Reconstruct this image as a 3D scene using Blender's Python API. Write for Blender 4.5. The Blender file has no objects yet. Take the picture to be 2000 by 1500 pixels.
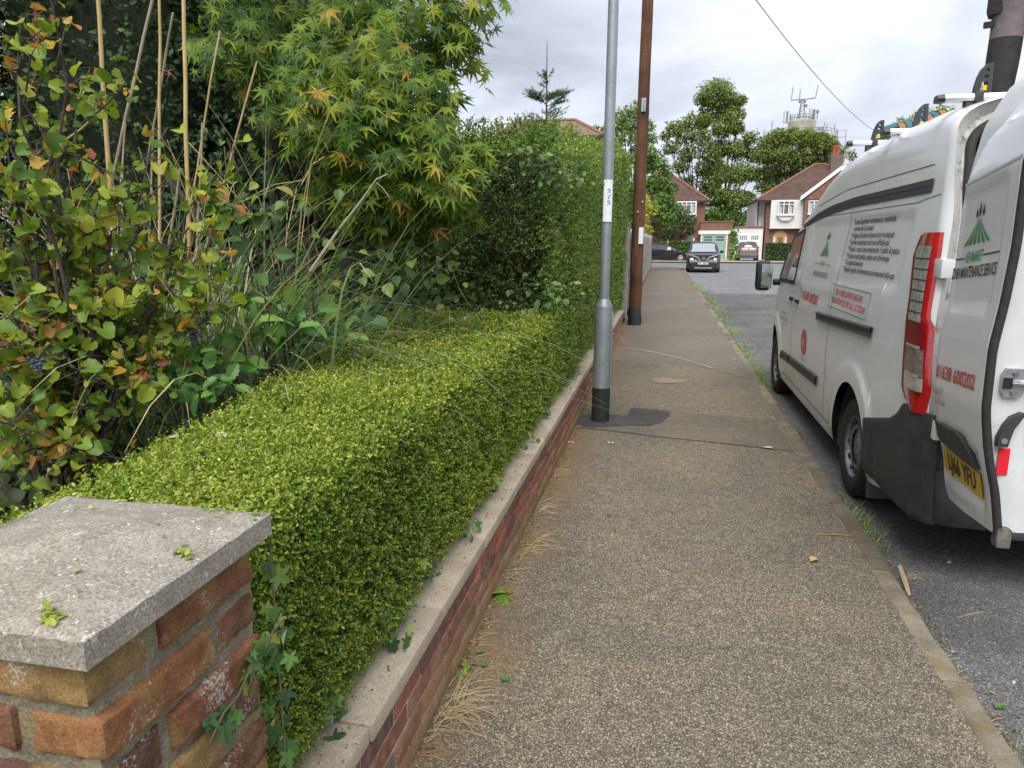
import bpy, bmesh, math, random
import numpy as np
from mathutils import Vector, Matrix, noise as mnoise
R = math.radians
# ------------------------------------------------------------------ camera
FPX, HCAM = 1387.0, 1.58
PITCH = math.atan(280 / FPX); YAW = math.atan(300 / math.hypot(FPX, 280))
scene = bpy.context.scene
col = scene.collection
cam = bpy.data.cameras.new('camera'); cam_ob = bpy.data.objects.new('camera', cam); col.objects.link(cam_ob)
cam.sensor_width = 36.0; cam.lens = FPX / 2000 * 36; cam.clip_start = .05; cam.clip_end = 2000
cam_ob.location = (0, 0, HCAM); cam_ob.rotation_euler = (math.pi / 2 - PITCH, 0, YAW)
scene.camera = cam_ob
# ------------------------------------------------------------------ sky and sun
SUN_EL, SUN_AZ = R(54), R(178)          # azimuth clockwise from +Y
world = bpy.data.worlds.new('World'); scene.world = world; world.use_nodes = True
wn, wl = world.node_tree.nodes, world.node_tree.links
wn.clear()
w_out = wn.new('ShaderNodeOutputWorld'); w_bg = wn.new('ShaderNodeBackground')
sky = wn.new('ShaderNodeTexSky'); sky.sky_type = 'NISHITA'; sky.sun_disc = False
sky.sun_elevation = SUN_EL; sky.sun_rotation = SUN_AZ
w_bg.inputs['Strength'].default_value = .1
tc = wn.new('ShaderNodeTexCoord'); mp = wn.new('ShaderNodeMapping')
mp.inputs['Scale'].default_value = (1.0, 1.0, 2.6); mp.inputs['Location'].default_value = (3.1, .7, 0)
wl.new(tc.outputs['Generated'], mp.inputs['Vector'])
n1 = wn.new('ShaderNodeTexNoise'); n1.inputs['Scale'].default_value = 2.2; n1.inputs['Detail'].default_value = 7; n1.inputs['Roughness'].default_value = .52; n1.inputs['Distortion'].default_value = .5
wl.new(mp.outputs['Vector'], n1.inputs['Vector'])
cr = wn.new('ShaderNodeValToRGB'); e = cr.color_ramp.elements
e[0].position = .36; e[0].color = (1.85, 1.93, 2.2, 1); e[1].position = .64; e[1].color = (3.75, 3.87, 4.2, 1)
m_ = e.new(.5); m_.color = (2.95, 3.07, 3.45, 1)
wl.new(n1.outputs['Fac'], cr.inputs['Fac'])
mx = wn.new('ShaderNodeMix'); mx.data_type = 'RGBA'; mx.inputs['Factor'].default_value = .93
wl.new(sky.outputs['Color'], mx.inputs['A']); wl.new(cr.outputs['Color'], mx.inputs['B'])
wl.new(mx.outputs['Result'], w_bg.inputs['Color']); wl.new(w_bg.outputs['Background'], w_out.inputs['Surface'])
sun = bpy.data.lights.new('sun', 'SUN'); sun.energy = 1.5; sun.angle = R(45); sun.color = (1, .96, .9)
sun_ob = bpy.data.objects.new('sun', sun); col.objects.link(sun_ob)
sdir = Vector((math.sin(SUN_AZ) * math.cos(SUN_EL), math.cos(SUN_AZ) * math.cos(SUN_EL), math.sin(SUN_EL)))
sun_ob.rotation_euler = sdir.to_track_quat('Z', 'Y').to_euler(); sun_ob.location = (0, 0, 30)
vs = scene.view_settings
vs.view_transform = 'Standard'; vs.look = 'None'; vs.exposure = 1.48; vs.gamma = 1.0; vs.use_curve_mapping = False
scene.render.engine = 'CYCLES'
cy = scene.cycles; cy.use_denoising = True; cy.max_bounces = 6; cy.diffuse_bounces = 3; cy.transmission_bounces = 4; cy.transparent_max_bounces = 6
try: cy.denoiser = 'OPENIMAGEDENOISE'
except Exception: pass
random.seed(7); rng = np.random.default_rng(11)
# ------------------------------------------------------------------ geometry helpers
_f = Vector((-math.sin(YAW) * math.cos(PITCH), math.cos(YAW) * math.cos(PITCH), -math.sin(PITCH)))
_r = Vector((math.cos(YAW), math.sin(YAW), 0)); _u = _r.cross(_f)
def ray(x, y): return _f + _r * ((x - 1000) / FPX) + _u * ((750 - y) / FPX)
def at(x, y, Y):                      # point of the place seen at photo pixel x, y and standing Y metres up the road
    d = ray(x, y); return Vector((0, 0, HCAM)) + d * (Y / d.y)
def on(x, y, z=0.0):                  # point of the ground height z seen at that pixel
    d = ray(x, y); return Vector((0, 0, HCAM)) + d * ((z - HCAM) / d.z)
def tag(o, label=None, cat=None, group=None, kind=None):
    if label: o['label'] = label
    if cat: o['category'] = cat
    if group: o['group'] = group
    if kind: o['kind'] = kind
    return o
def empty(name, loc=(0, 0, 0), rz=0.0):
    o = bpy.data.objects.new(name, None); col.objects.link(o); o.location = loc; o.rotation_euler = (0, 0, rz); o.empty_display_size = .1
    return o
def thing(name, label, cat, loc=(0, 0, 0), rz=0.0, group=None): return tag(empty(name, loc, rz), label, cat, group)
def put(name, me, parent=None, loc=None):
    o = bpy.data.objects.new(name, me); col.objects.link(o)
    if parent is not None: o.parent = parent
    if loc is not None: o.location = loc
    return o
class MB:
    """collects faces; build() links them as one mesh object"""
    def __init__(s): s.v = []; s.f = []; s.m = []
    def face(s, pts, m=0):
        i = len(s.v); s.v += [tuple(p) for p in pts]; s.f.append(tuple(range(i, i + len(pts)))); s.m.append(m); return s
    def add(s, verts, faces, m=0):
        i = len(s.v); s.v += [tuple(p) for p in verts]
        for f in faces: s.f.append(tuple(i + k for k in f)); s.m.append(m)
        return s
    def box(s, a, b, m=0, bev=0.0):
        x0, y0, z0 = (min(a[k], b[k]) for k in range(3)); x1, y1, z1 = (max(a[k], b[k]) for k in range(3))
        if bev <= 0:
            return s.add([(x0,y0,z0),(x1,y0,z0),(x1,y1,z0),(x0,y1,z0),(x0,y0,z1),(x1,y0,z1),(x1,y1,z1),(x0,y1,z1)],
                  [(0,3,2,1),(4,5,6,7),(0,1,5,4),(1,2,6,5),(2,3,7,6),(3,0,4,7)], m)
        bm = bmesh.new(); bmesh.ops.create_cube(bm, size=1)
        for v in bm.verts: v.co = ((x0+x1)/2 + v.co.x*(x1-x0), (y0+y1)/2 + v.co.y*(y1-y0), (z0+z1)/2 + v.co.z*(z1-z0))
        bmesh.ops.bevel(bm, geom=bm.edges[:], offset=bev, segments=2, affect='EDGES', profile=.6)
        bm.verts.index_update()
        s.add([v.co.copy() for v in bm.verts], [[v.index for v in f.verts] for f in bm.faces], m); bm.free(); return s
    def tube(s, path, rad, n=8, m=0, cap=True):
        path = [Vector(p) for p in path]; k = len(path); rr = rad if hasattr(rad, '__len__') else [rad] * k
        rings = []; ref = None
        for i, p in enumerate(path):
            d = (path[min(i+1, k-1)] - path[max(i-1, 0)]).normalized()
            if ref is None: ref = Vector((0, 0, 1)) if abs(d.z) < .9 else Vector((1, 0, 0))
            a = d.cross(ref).normalized() if d.cross(ref).length > 1e-6 else d.orthogonal().normalized(); b = d.cross(a); ref = a.cross(d)
            rings.append([p + (a * math.cos(t) + b * math.sin(t)) * rr[i] for t in [2*math.pi*j/n for j in range(n)]])
        vs_ = [q for r_ in rings for q in r_]; fs = []
        for i in range(k - 1):
            for j in range(n): fs.append((i*n+j, i*n+(j+1) % n, (i+1)*n+(j+1) % n, (i+1)*n+j))
        if cap: fs.append(tuple(range(n))[::-1]); fs.append(tuple((k-1)*n + j for j in range(n)))
        return s.add(vs_, fs, m)
    def lathe(s, prof, c=(0,0,0), n=24, axis='z', m=0):
        vs_ = []; fs = []; k = len(prof)
        for j in range(n):
            t = 2*math.pi*j/n
            for r_, h in prof:
                x, y = r_*math.cos(t), r_*math.sin(t)
                p = (x, y, h) if axis == 'z' else ((h, x, y) if axis == 'x' else (y, h, x))
                vs_.append((c[0]+p[0], c[1]+p[1], c[2]+p[2]))
        for j in range(n):
            for i in range(k-1): fs.append((j*k+i, ((j+1) % n)*k+i, ((j+1) % n)*k+i+1, j*k+i+1))
        return s.add(vs_, fs, m)
    def prism(s, poly, fn, t0, t1, m=0):
        """poly: 2-D outline; fn(a, b, t) gives the 3-D point at depth t"""
        n = len(poly); vs_ = [fn(a, b, t0) for a, b in poly] + [fn(a, b, t1) for a, b in poly]
        fs = [tuple(range(n))[::-1], tuple(range(n, 2*n))] + [(i, (i+1) % n, n+(i+1) % n, n+i) for i in range(n)]
        return s.add(vs_, fs, m)
    def grid(s, P, m=0, flip=False):
        """P: list of rows of points"""
        a, b = len(P), len(P[0]); fs = []
        for i in range(a-1):
            for j in range(b-1):
                q = (i*b+j, i*b+j+1, (i+1)*b+j+1, (i+1)*b+j); fs.append(q[::-1] if flip else q)
        return s.add([p for r_ in P for p in r_], fs, m)
    def mesh(s, name, mats, smooth=False):
        me = bpy.data.meshes.new(name); me.from_pydata(s.v, [], s.f)
        for m in (mats if isinstance(mats, (list, tuple)) else [mats]): me.materials.append(m)
        me.polygons.foreach_set('material_index', s.m)
        if smooth: me.shade_smooth() if smooth is True else (me.shade_smooth(), me.set_sharp_from_angle(angle=smooth))
        me.update(); return me
    def build(s, name, mats, parent=None, smooth=False, fix=True):
        if not (fix and len(s.f) < 60000): return put(name, s.mesh(name, mats, smooth), parent)
        me = s.mesh(name, mats)
        bm = bmesh.new(); bm.from_mesh(me); bmesh.ops.remove_doubles(bm, verts=bm.verts[:], dist=1e-5); bmesh.ops.recalc_face_normals(bm, faces=bm.faces[:]); bm.to_mesh(me); bm.free()
        if smooth: me.shade_smooth() if smooth is True else (me.shade_smooth(), me.set_sharp_from_angle(angle=smooth))
        return put(name, me, parent)
def text_mesh(body, size=1.0, align='CENTER', sx=1.0, shear=0.0, space=1.0, bold=0.0):
    """outline letters as (verts, faces) in the x-y plane"""
    c = bpy.data.curves.new('t', 'FONT'); c.body = body; c.size = size; c.align_x = align; c.shear = shear; c.space_character = space; c.resolution_u = 2; c.offset = bold
    o = bpy.data.objects.new('t', c); me = bpy.data.meshes.new_from_object(o)
    V = [(v.co.x * sx, v.co.y) for v in me.vertices]; Fc = [tuple(p.vertices) for p in me.polygons]
    bpy.data.objects.remove(o); bpy.data.curves.remove(c); bpy.data.meshes.remove(me)
    return V, Fc
# ------------------------------------------------------------------ materials
def _new(name):
    m = bpy.data.materials.new(name); m.use_nodes = True; nt = m.node_tree; nt.nodes.clear()
    o = nt.nodes.new('ShaderNodeOutputMaterial'); b = nt.nodes.new('ShaderNodeBsdfPrincipled'); nt.links.new(b.outputs[0], o.inputs[0])
    return m, nt, b, o
def _noise(nt, sc, det=4, vec=None, rough=.6, dist=0):
    n = nt.nodes.new('ShaderNodeTexNoise'); n.inputs['Scale'].default_value = sc; n.inputs['Detail'].default_value = det; n.inputs['Roughness'].default_value = rough; n.inputs['Distortion'].default_value = dist
    if vec is not None: nt.links.new(vec, n.inputs['Vector'])
    return n
def _ramp(nt, src, stops, mode='LINEAR'):
    r_ = nt.nodes.new('ShaderNodeValToRGB'); el = r_.color_ramp.elements; r_.color_ramp.interpolation = mode
    while len(el) < len(stops): el.new(.5)
    for q, (p, c) in zip(el, stops): q.position = p; q.color = (*c, 1) if len(c) == 3 else c
    nt.links.new(src, r_.inputs['Fac']); return r_
def _mix(nt, fac, a, b, mode='MIX'):
    x = nt.nodes.new('ShaderNodeMix'); x.data_type = 'RGBA'; x.blend_type = mode
    for s_, v in ((x.inputs['Factor'], fac), (x.inputs['A'], a), (x.inputs['B'], b)):
        if hasattr(v, 'is_output'): nt.links.new(v, s_)
        elif hasattr(v, '__len__'): s_.default_value = (*v, 1) if len(v) == 3 else v
        else: s_.default_value = v
    return x.outputs['Result']
def _bump(nt, b, h, strength=.3, dist=.01):
    n = nt.nodes.new('ShaderNodeBump'); n.inputs['Strength'].default_value = strength; n.inputs['Distance'].default_value = dist
    nt.links.new(h, n.inputs['Height']); nt.links.new(n.outputs['Normal'], b.inputs['Normal']); return n
def _pos(nt): return nt.nodes.new('ShaderNodeNewGeometry').outputs['Position']
def mat(name, c1, c2=None, sc=6, rough=.6, metal=0, bump=0, bsc=80, bdist=.004, coat=0, spec=.5, lo=.35, hi=.65, fine=0, dirt=None, dsc=4, dlo=.55, dhi=.75):
    m, nt, b, o = _new(name); p = _pos(nt)
    b.inputs['Roughness'].default_value = rough; b.inputs['Metallic'].default_value = metal; b.inputs['Coat Weight'].default_value = coat; b.inputs['Coat Roughness'].default_value = .06; b.inputs['Specular IOR Level'].default_value = spec
    b.inputs['Base Color'].default_value = (*c1, 1); c = None
    if c2 is not None:
        n = _noise(nt, sc, 6, p); c = _ramp(nt, n.outputs['Fac'], [(lo, c1), (hi, c2)]).outputs['Color']
    if fine:
        n = _noise(nt, fine, 2, p); k = _ramp(nt, n.outputs['Fac'], [(.3, (.72,)*3), (.7, (1.25,)*3)]).outputs['Color']
        c = _mix(nt, 1.0, c if c is not None else c1, k, 'MULTIPLY')
    if dirt is not None:
        n = _noise(nt, dsc, 8, p, .7); k = _ramp(nt, n.outputs['Fac'], [(dlo, (0,)*3), (dhi, (1,)*3)]).outputs['Color']
        c = _mix(nt, k, c if c is not None else c1, dirt)
    if c is not None: nt.links.new(c, b.inputs['Base Color'])
    if bump: _bump(nt, b, _noise(nt, bsc, 6, p).outputs['Fac'], bump, bdist)
    return m
def glass(name, tint=(.02, .025, .03), rough=.03):
    m, nt, b, o = _new(name); b.inputs['Base Color'].default_value = (*tint, 1); b.inputs['Roughness'].default_value = rough; b.inputs['Specular IOR Level'].default_value = .8; b.inputs['Coat Weight'].default_value = .6; b.inputs['Coat Roughness'].default_value = .02
    return m
def leafmat(name, stops, trans=.35, rough=.45, obj=False, mode='LINEAR', clump=0.0, csc=2.0, spec=.35):
    """leaf colours: one random value per leaf (mesh attribute or object), a broad patch tint, light through the blade"""
    m, nt, b, o = _new(name); b.inputs['Roughness'].default_value = rough; b.inputs['Specular IOR Level'].default_value = spec
    if obj: src = nt.nodes.new('ShaderNodeObjectInfo').outputs['Random']
    else:
        a = nt.nodes.new('ShaderNodeAttribute'); a.attribute_name = 'rnd'; src = a.outputs['Fac']
    if clump:
        n = _noise(nt, csc, 3, _pos(nt)); q = nt.nodes.new('ShaderNodeMath'); q.operation = 'MULTIPLY_ADD'; nt.links.new(n.outputs['Fac'], q.inputs[0]); q.inputs[1].default_value = clump * 2; q.inputs[2].default_value = -clump
        q2 = nt.nodes.new('ShaderNodeMath'); q2.operation = 'ADD'; q2.use_clamp = True; nt.links.new(src, q2.inputs[0]); nt.links.new(q.outputs[0], q2.inputs[1]); src = q2.outputs[0]
    c = _ramp(nt, src, stops, mode).outputs['Color']; nt.links.new(c, b.inputs['Base Color'])
    t = nt.nodes.new('ShaderNodeBsdfTranslucent'); nt.links.new(_mix(nt, 1.0, c, (1.25, 1.2, .6), 'MULTIPLY'), t.inputs['Color'])
    s_ = nt.nodes.new('ShaderNodeMixShader'); s_.inputs[0].default_value = trans; nt.links.new(b.outputs[0], s_.inputs[1]); nt.links.new(t.outputs[0], s_.inputs[2]); nt.links.new(s_.outputs[0], o.inputs[0])
    return m
# ------------------------------------------------------------------ foliage helpers
def leaf_shape(out, fold=.12, droop=.15):
    """out: half outline (t along, w across) of a leaf of length 1, tip at +y; creased along the middle"""
    L = [(0, 0, 0)] + [(-w, t, w * fold * 2 - droop * t * t) for t, w in out] + [(0, 1, -droop)]
    n = len(out); right_ = [(w, t, w * fold * 2 - droop * t * t) for t, w in out]; V = L + right_
    mid = [(0, t, -droop * t * t) for t, w in out]; k = len(V); V = V + mid; F = []
    for i in range(n):
        l, r_, c = 1 + i, n + 2 + i, k + i
        if i == 0: F += [(0, c, l), (0, r_, c)]
        else: F += [(l-1, c-1, c, l), (c-1, r_-1, r_, c)]
    F += [(n, k+n-1, n+1), (k+n-1, n+2+n-1, n+1)]
    return np.array(V, float), F
def lobed(lobes, notch=.45, wid=.5, cup=.0, droop=.25, base=.0):
    """palmate leaf: lobes = [(angle from tip axis deg, length)], stalk at the origin, main lobe along +y"""
    lobes = sorted(lobes); pts = []
    for i, (a, l) in enumerate(lobes):
        if i:
            a0, l0 = lobes[i-1]; am = (a + a0) / 2; lm = min(l, l0) * notch; pts.append((am, lm))
        da = wid * (abs(lobes[1][0] - lobes[0][0])) / 2
        pts += [(a - da, l * (notch + .16)), (a, l), (a + da, l * (notch + .16))] if wid > 0 else [(a, l)]
    V = [(0, 0, 0)] + [(math.sin(R(a)) * l, math.cos(R(a)) * l, cup * l * abs(math.sin(R(a))) - droop * l * l) for a, l in pts]
    V.append((0, -base, 0)); n = len(V)
    F = [(0, i+1, i) for i in range(1, n-2)] + [(0, 1, n-1), (0, n-1, n-2)]
    return np.array(V, float), F
LEAF4 = (np.array([(0,0,0),(-.32,.5,.06),(0,1,-.08),(.32,.5,.06)], float), [(0,3,2),(0,2,1)])
OVAL = leaf_shape([(.3, .3), (.7, .27)], .18, .12)
def frames(nrm, updir, spin=0.0, tilt=0.0):
    """rotation matrices (N,3,3): columns x, y(tip), z(normal)"""
    N = len(nrm); z = nrm + rng.normal(0, tilt, (N, 3)); z /= np.linalg.norm(z, axis=1, keepdims=True) + 1e-9
    y = updir + rng.normal(0, spin, (N, 3)); y -= z * (y * z).sum(1, keepdims=True); y /= np.linalg.norm(y, axis=1, keepdims=True) + 1e-9
    x = np.cross(y, z); return np.stack([x, y, z], axis=2)
def mass(name, P, M3, S, tmpl, material, parent=None, rnd=None, smooth=False):
    """all leaves of a mass in one mesh"""
    V, F = tmpl; N = len(P)
    if N == 0: return None
    W = np.einsum('nij,kj->nki', M3, V) * S[:, None, None] + P[:, None, :]
    k = len(V); me = bpy.data.meshes.new(name); me.vertices.add(N * k); me.vertices.foreach_set('co', W.reshape(-1).astype(np.float32))
    ls = np.array([len(f) for f in F]); fl = np.array([i for f in F for i in f]); nl = len(fl)
    me.loops.add(N * nl); me.loops.foreach_set('vertex_index', (fl[None, :] + np.arange(N)[:, None] * k).reshape(-1).astype(np.int32))
    st = np.concatenate([[0], np.cumsum(ls)[:-1]]); me.polygons.add(N * len(F))
    me.polygons.foreach_set('loop_start', (st[None, :] + np.arange(N)[:, None] * nl).reshape(-1).astype(np.int32))
    me.update(calc_edges=True); me.materials.append(material)
    r_ = rng.random(N) if rnd is None else rnd
    a = me.attributes.new('rnd', 'FLOAT', 'POINT'); a.data.foreach_set('value', np.repeat(r_, k).astype(np.float32))
    if smooth: me.shade_smooth()
    o = put(name, me, parent)
    if parent is not None and parent.type == 'EMPTY': o.matrix_parent_inverse = Matrix.Translation(-Vector(parent.location))
    return o
def px_size(P, S):
    """apparent size of leaves at P from the photograph's place; 0 outside the frame"""
    Q = P - np.array([0, 0, HCAM]); f, r_, u = (np.array(a) for a in (_f, _r, _u)); w = Q @ f
    x, y = (Q @ r_) / np.maximum(w, .01) * FPX, (Q @ u) / np.maximum(w, .01) * FPX
    return np.where((w > .1) & (abs(x) < 1000) & (abs(y) < 750), S / np.maximum(w, .01), 0)
def leaves(root, P, M3, S, tmpl, m_mass, m_one, n_one=300, name='leaf', rnd=None, smooth=False):
    """the n_one leaves that show largest become parts of their own, the others one mass"""
    sz = px_size(P, S); order = np.argsort(-sz); one = [i for i in order[:n_one] if sz[i] > 0]; rest = np.setdiff1d(np.arange(len(P)), one)
    V, F = tmpl; me = bpy.data.meshes.new(name); me.from_pydata([tuple(v) for v in V], [], F); me.materials.append(m_one)
    if smooth: me.shade_smooth()
    loc = Vector(root.location)
    for i in one:
        o = bpy.data.objects.new(name, me); col.objects.link(o); o.parent = root
        mtx = Matrix([list(M3[i][k] * S[i]) + [P[i][k] - loc[k]] for k in range(3)] + [[0, 0, 0, 1]]); o.matrix_basis = mtx
    o = mass('foliage', P[rest], M3[rest], S[rest], tmpl, m_mass, root, None if rnd is None else rnd[rest], smooth)
    if o: tag(o, kind='stuff')
def shoots(P, N, n_leaf, length, lsize, spread=.5, tilt=.45):
    """short leafy shoots growing from P along N: positions, frames and sizes of all their leaves"""
    K = len(P); d = N + rng.normal(0, spread, (K, 3)); d /= np.linalg.norm(d, axis=1, keepdims=True)
    t = (np.arange(n_leaf) + .3) / n_leaf; L = length * rng.uniform(.5, 1.3, K)
    pos = P[:, None, :] + d[:, None, :] * (t[None, :, None] * L[:, None, None])
    side = rng.normal(0, 1, (K, n_leaf, 3)); side -= d[:, None, :] * (side * d[:, None, :]).sum(2, keepdims=True); side /= np.linalg.norm(side, axis=2, keepdims=True) + 1e-9
    y = (side * .9 + d[:, None, :] * .6).reshape(-1, 3); z = (d[:, None, :] * .8 - side * .5 + rng.normal(0, tilt, side.shape)).reshape(-1, 3)
    pos = pos.reshape(-1, 3); M3 = frames(z, y); S = (lsize * rng.uniform(.65, 1.25, (K, n_leaf))).reshape(-1)
    rnd = np.clip(np.repeat(rng.random(K), n_leaf) * .55 + (np.tile(t, K) * .3) + rng.random(K * n_leaf) * .2, 0, 1)
    return pos, M3, S, rnd
def unit(n):
    v = rng.normal(0, 1, (n, 3)); return v / np.linalg.norm(v, axis=1, keepdims=True)
# ================================================================== ground, road, pavement
def m_aggregate(name, stops, scale, patch, psc=.9, bump=.5, rough=.85, spots=.0, stain=None):
    m, nt, b, o = _new(name); p = _pos(nt); b.inputs['Roughness'].default_value = rough; b.inputs['Specular IOR Level'].default_value = .3
    v = nt.nodes.new('ShaderNodeTexVoronoi'); v.inputs['Scale'].default_value = scale; v.inputs['Randomness'].default_value = 1; nt.links.new(p, v.inputs['Vector'])
    sep = nt.nodes.new('ShaderNodeSeparateColor'); nt.links.new(v.outputs['Color'], sep.inputs[0])
    c = _ramp(nt, sep.outputs[0], stops, 'LINEAR').outputs['Color']
    gap = _ramp(nt, v.outputs['Distance'], [(.35, (1, 1, 1)), (.8, (.5, .48, .46))]).outputs['Color']; c = _mix(nt, 1.0, c, gap, 'MULTIPLY')
    n = _noise(nt, psc, 7, p, .62, .6); k = _ramp(nt, n.outputs['Fac'], patch).outputs['Color']; c = _mix(nt, 1.0, c, k, 'MULTIPLY')
    n2 = _noise(nt, 14, 5, p, .7); k = _ramp(nt, n2.outputs['Fac'], [(.3, (.8, .79, .77)), (.7, (1.18, 1.18, 1.17))]).outputs['Color']; c = _mix(nt, 1.0, c, k, 'MULTIPLY')
    if stain is not None:      # rusty soil washed out along the foot of the wall: a band with a ragged edge
        s_ = nt.nodes.new('ShaderNodeSeparateXYZ'); nt.links.new(p, s_.inputs[0]); n3 = _noise(nt, 2.3, 6, p, .65)
        q = nt.nodes.new('ShaderNodeMath'); q.operation = 'MULTIPLY_ADD'; nt.links.new(n3.outputs['Fac'], q.inputs[0]); q.inputs[1].default_value = -.9; nt.links.new(s_.outputs['X'], q.inputs[2])
        k = _ramp(nt, q.outputs[0], [(0, (1, 1, 1)), (1, (0, 0, 0))]); k.color_ramp.elements[0].position = 0
        mr = nt.nodes.new('ShaderNodeMapRange'); nt.links.new(q.outputs[0], mr.inputs['Value']); mr.inputs['From Min'].default_value = -1.2; mr.inputs['From Max'].default_value = -.88; mr.inputs['To Min'].default_value = .75; mr.inputs['To Max'].default_value = 0
        c = _mix(nt, mr.outputs['Result'], c, stain)
    nt.links.new(c, b.inputs['Base Color'])
    _bump(nt, b, v.outputs['Distance'], bump, .004)
    return m
AGG = [(0, (.085, .08, .072)), (.35, (.145, .132, .108)), (.6, (.205, .182, .14)), (.78, (.27, .235, .172)), (.9, (.35, .315, .245)), (1, (.56, .54, .48))]
m_pave = m_aggregate('exposed_aggregate', AGG, 225, [(.3, (.76, .78, .80)), (.5, (1.0, .985, .95)), (.7, (1.28, 1.17, .97))], stain=(.21, .135, .06))
m_smooth = m_aggregate('worn_tarmac', [(0, (.13, .12, .105)), (.5, (.19, .172, .15)), (1, (.29, .265, .23))], 260, [(.3, (.86, .86, .86)), (.7, (1.2, 1.15, 1.08))], .7, .25, stain=(.24, .16, .08))
m_trench = m_aggregate('trench_tarmac', [(0, (.115, .106, .092)), (.5, (.165, .15, .126)), (1, (.26, .24, .2))], 240, [(.3, (.8, .8, .8)), (.7, (1.2, 1.12, 1.0))], 1.4, .3)
m_tar = m_aggregate('fresh_tar', [(0, (.035, .034, .034)), (.6, (.07, .069, .069)), (1, (.16, .155, .15))], 220, [(.3, (.8, .8, .8)), (.7, (1.2, 1.2, 1.2))], 3, .5)
m_road = m_aggregate('road_asphalt', [(0, (.085, .085, .086)), (.6, (.15, .15, .15)), (.93, (.205, .205, .204)), (1, (.40, .40, .385))], 180, [(.32, (.72, .72, .74)), (.68, (1.3, 1.29, 1.27))], .8, .4)
m_roadfar = mat('far_road_asphalt', (.15, .155, .165), (.2, .205, .215), .5, .8, bump=.2, bsc=90)
m_conc = mat('kerb_concrete', (.13, .115, .088), (.235, .21, .16), 6, .95, bump=.9, bsc=90, bdist=.006, fine=170, dirt=(.17, .12, .05), dsc=4, dlo=.48, dhi=.66)
m_soil = mat('garden_soil', (.05, .036, .022), (.09, .065, .04), 8, .95, bump=.6, bsc=30)
m_grassland = mat('far_grass', (.06, .09, .03), (.1, .12, .045), 2, .95, bump=.4, bsc=8)
m_drive = mat('drive_concrete', (.30, .27, .22), (.42, .38, .31), 1.2, .9, bump=.2)
_nt = m_conc.node_tree; _b = [n for n in _nt.nodes if n.type == 'BSDF_PRINCIPLED'][0]; _src = _b.inputs['Base Color'].links[0].from_socket
_k = _ramp(_nt, _nt.nodes.new('ShaderNodeObjectInfo').outputs['Random'], [(0, (.72, .72, .74)), (.5, (1, 1, 1)), (1, (1.3, 1.28, 1.22))]).outputs['Color']; _nt.links.new(_mix(_nt, 1.0, _src, _k, 'MULTIPLY'), _b.inputs['Base Color'])
ZR = -.10
def sheet(name, poly, z, m, label=None):
    b = MB().face([(p[0], p[1], z) for p in poly]); o = b.build(name, m); return tag(o, label, kind='structure')
KX = 1.15
arc = [(KX - 4 + 4 * math.cos(a), 43 + 4 * math.sin(a)) for a in [R(90) * i / 8 for i in range(9)]]
sheet('ground', [(-700, -700), (700, -700), (700, 900), (-700, 900)], -.16, m_grassland)
rd = MB(); rd.face([(KX - .05, -6, ZR), (8.2, -6, ZR), (8.2, 24, ZR), (KX - .05, 24, ZR)], 0)
rd.face([(KX - .05, 24, ZR), (8.2, 24, ZR), (8.2, 43, ZR), (12, 47, ZR), (60, 47, ZR), (60, 57, ZR), (-60, 57, ZR), (-60, 46.9, ZR)] + [(x, y, ZR) for x, y in arc[::-1][0:8]] , 1)
tag(rd.build('road', [m_road, m_roadfar]), kind='structure')
ja = [on(1100, 695), on(1199, 698), on(1386, 720), on(1440, 735)]     # where the aggregate surface ends
ya = [8.95 if i == 0 else p.y for i, p in enumerate(ja)]
sheet('pavement', [(-.74, -4), (KX - .095, -4), (KX - .095, 9.0), (-.74, 9.6)], 0, m_pave)
sheet('worn_pavement', [(-.74, 9.6), (KX - .095, 9.0)] + [(KX - .095, 43)] + [(x - .12 if i < 4 else x, y - (.12 if i > 4 else 0)) for i, (x, y) in enumerate(arc)] + [(-60, 46.9), (-60, 43), (-.74, 43)], 0, m_smooth)
sheet('far_pavement', [(-60, 57), (60, 57), (60, 59.5), (-60, 59.5)], -.02, m_drive)
sheet('driveway', [(-2, 59.5), (26, 59.5), (26, 67), (-2, 67)], -.03, m_drive)
sheet('garden_ground', [(-45, -3), (-.74, -3), (-.74, 43), (-45, 43)], .1, m_soil)
tr = [on(1120, 836), on(1190, 842), on(1350, 860), on(1535, 881), on(1507, 821), on(1311, 804), on(1210, 796), on(1140, 790)]
sheet('pavement_trench', [(-.70, tr[0].y), (tr[1].x, tr[1].y), (tr[2].x, tr[2].y), (KX - .125, tr[3].y), (KX - .125, tr[4].y), (tr[5].x, tr[5].y), (tr[6].x, tr[6].y), (-.70, tr[7].y)], .004, m_trench)
tp = [(1128, 812), (1190, 811), (1225, 813), (1232, 798), (1270, 800), (1312, 805), (1308, 812), (1294, 825), (1268, 833), (1225, 832), (1190, 834), (1150, 836), (1126, 830)]
sheet('tar_patch', [on(x, y)[:2] for x, y in tp], .008, m_tar)
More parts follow.
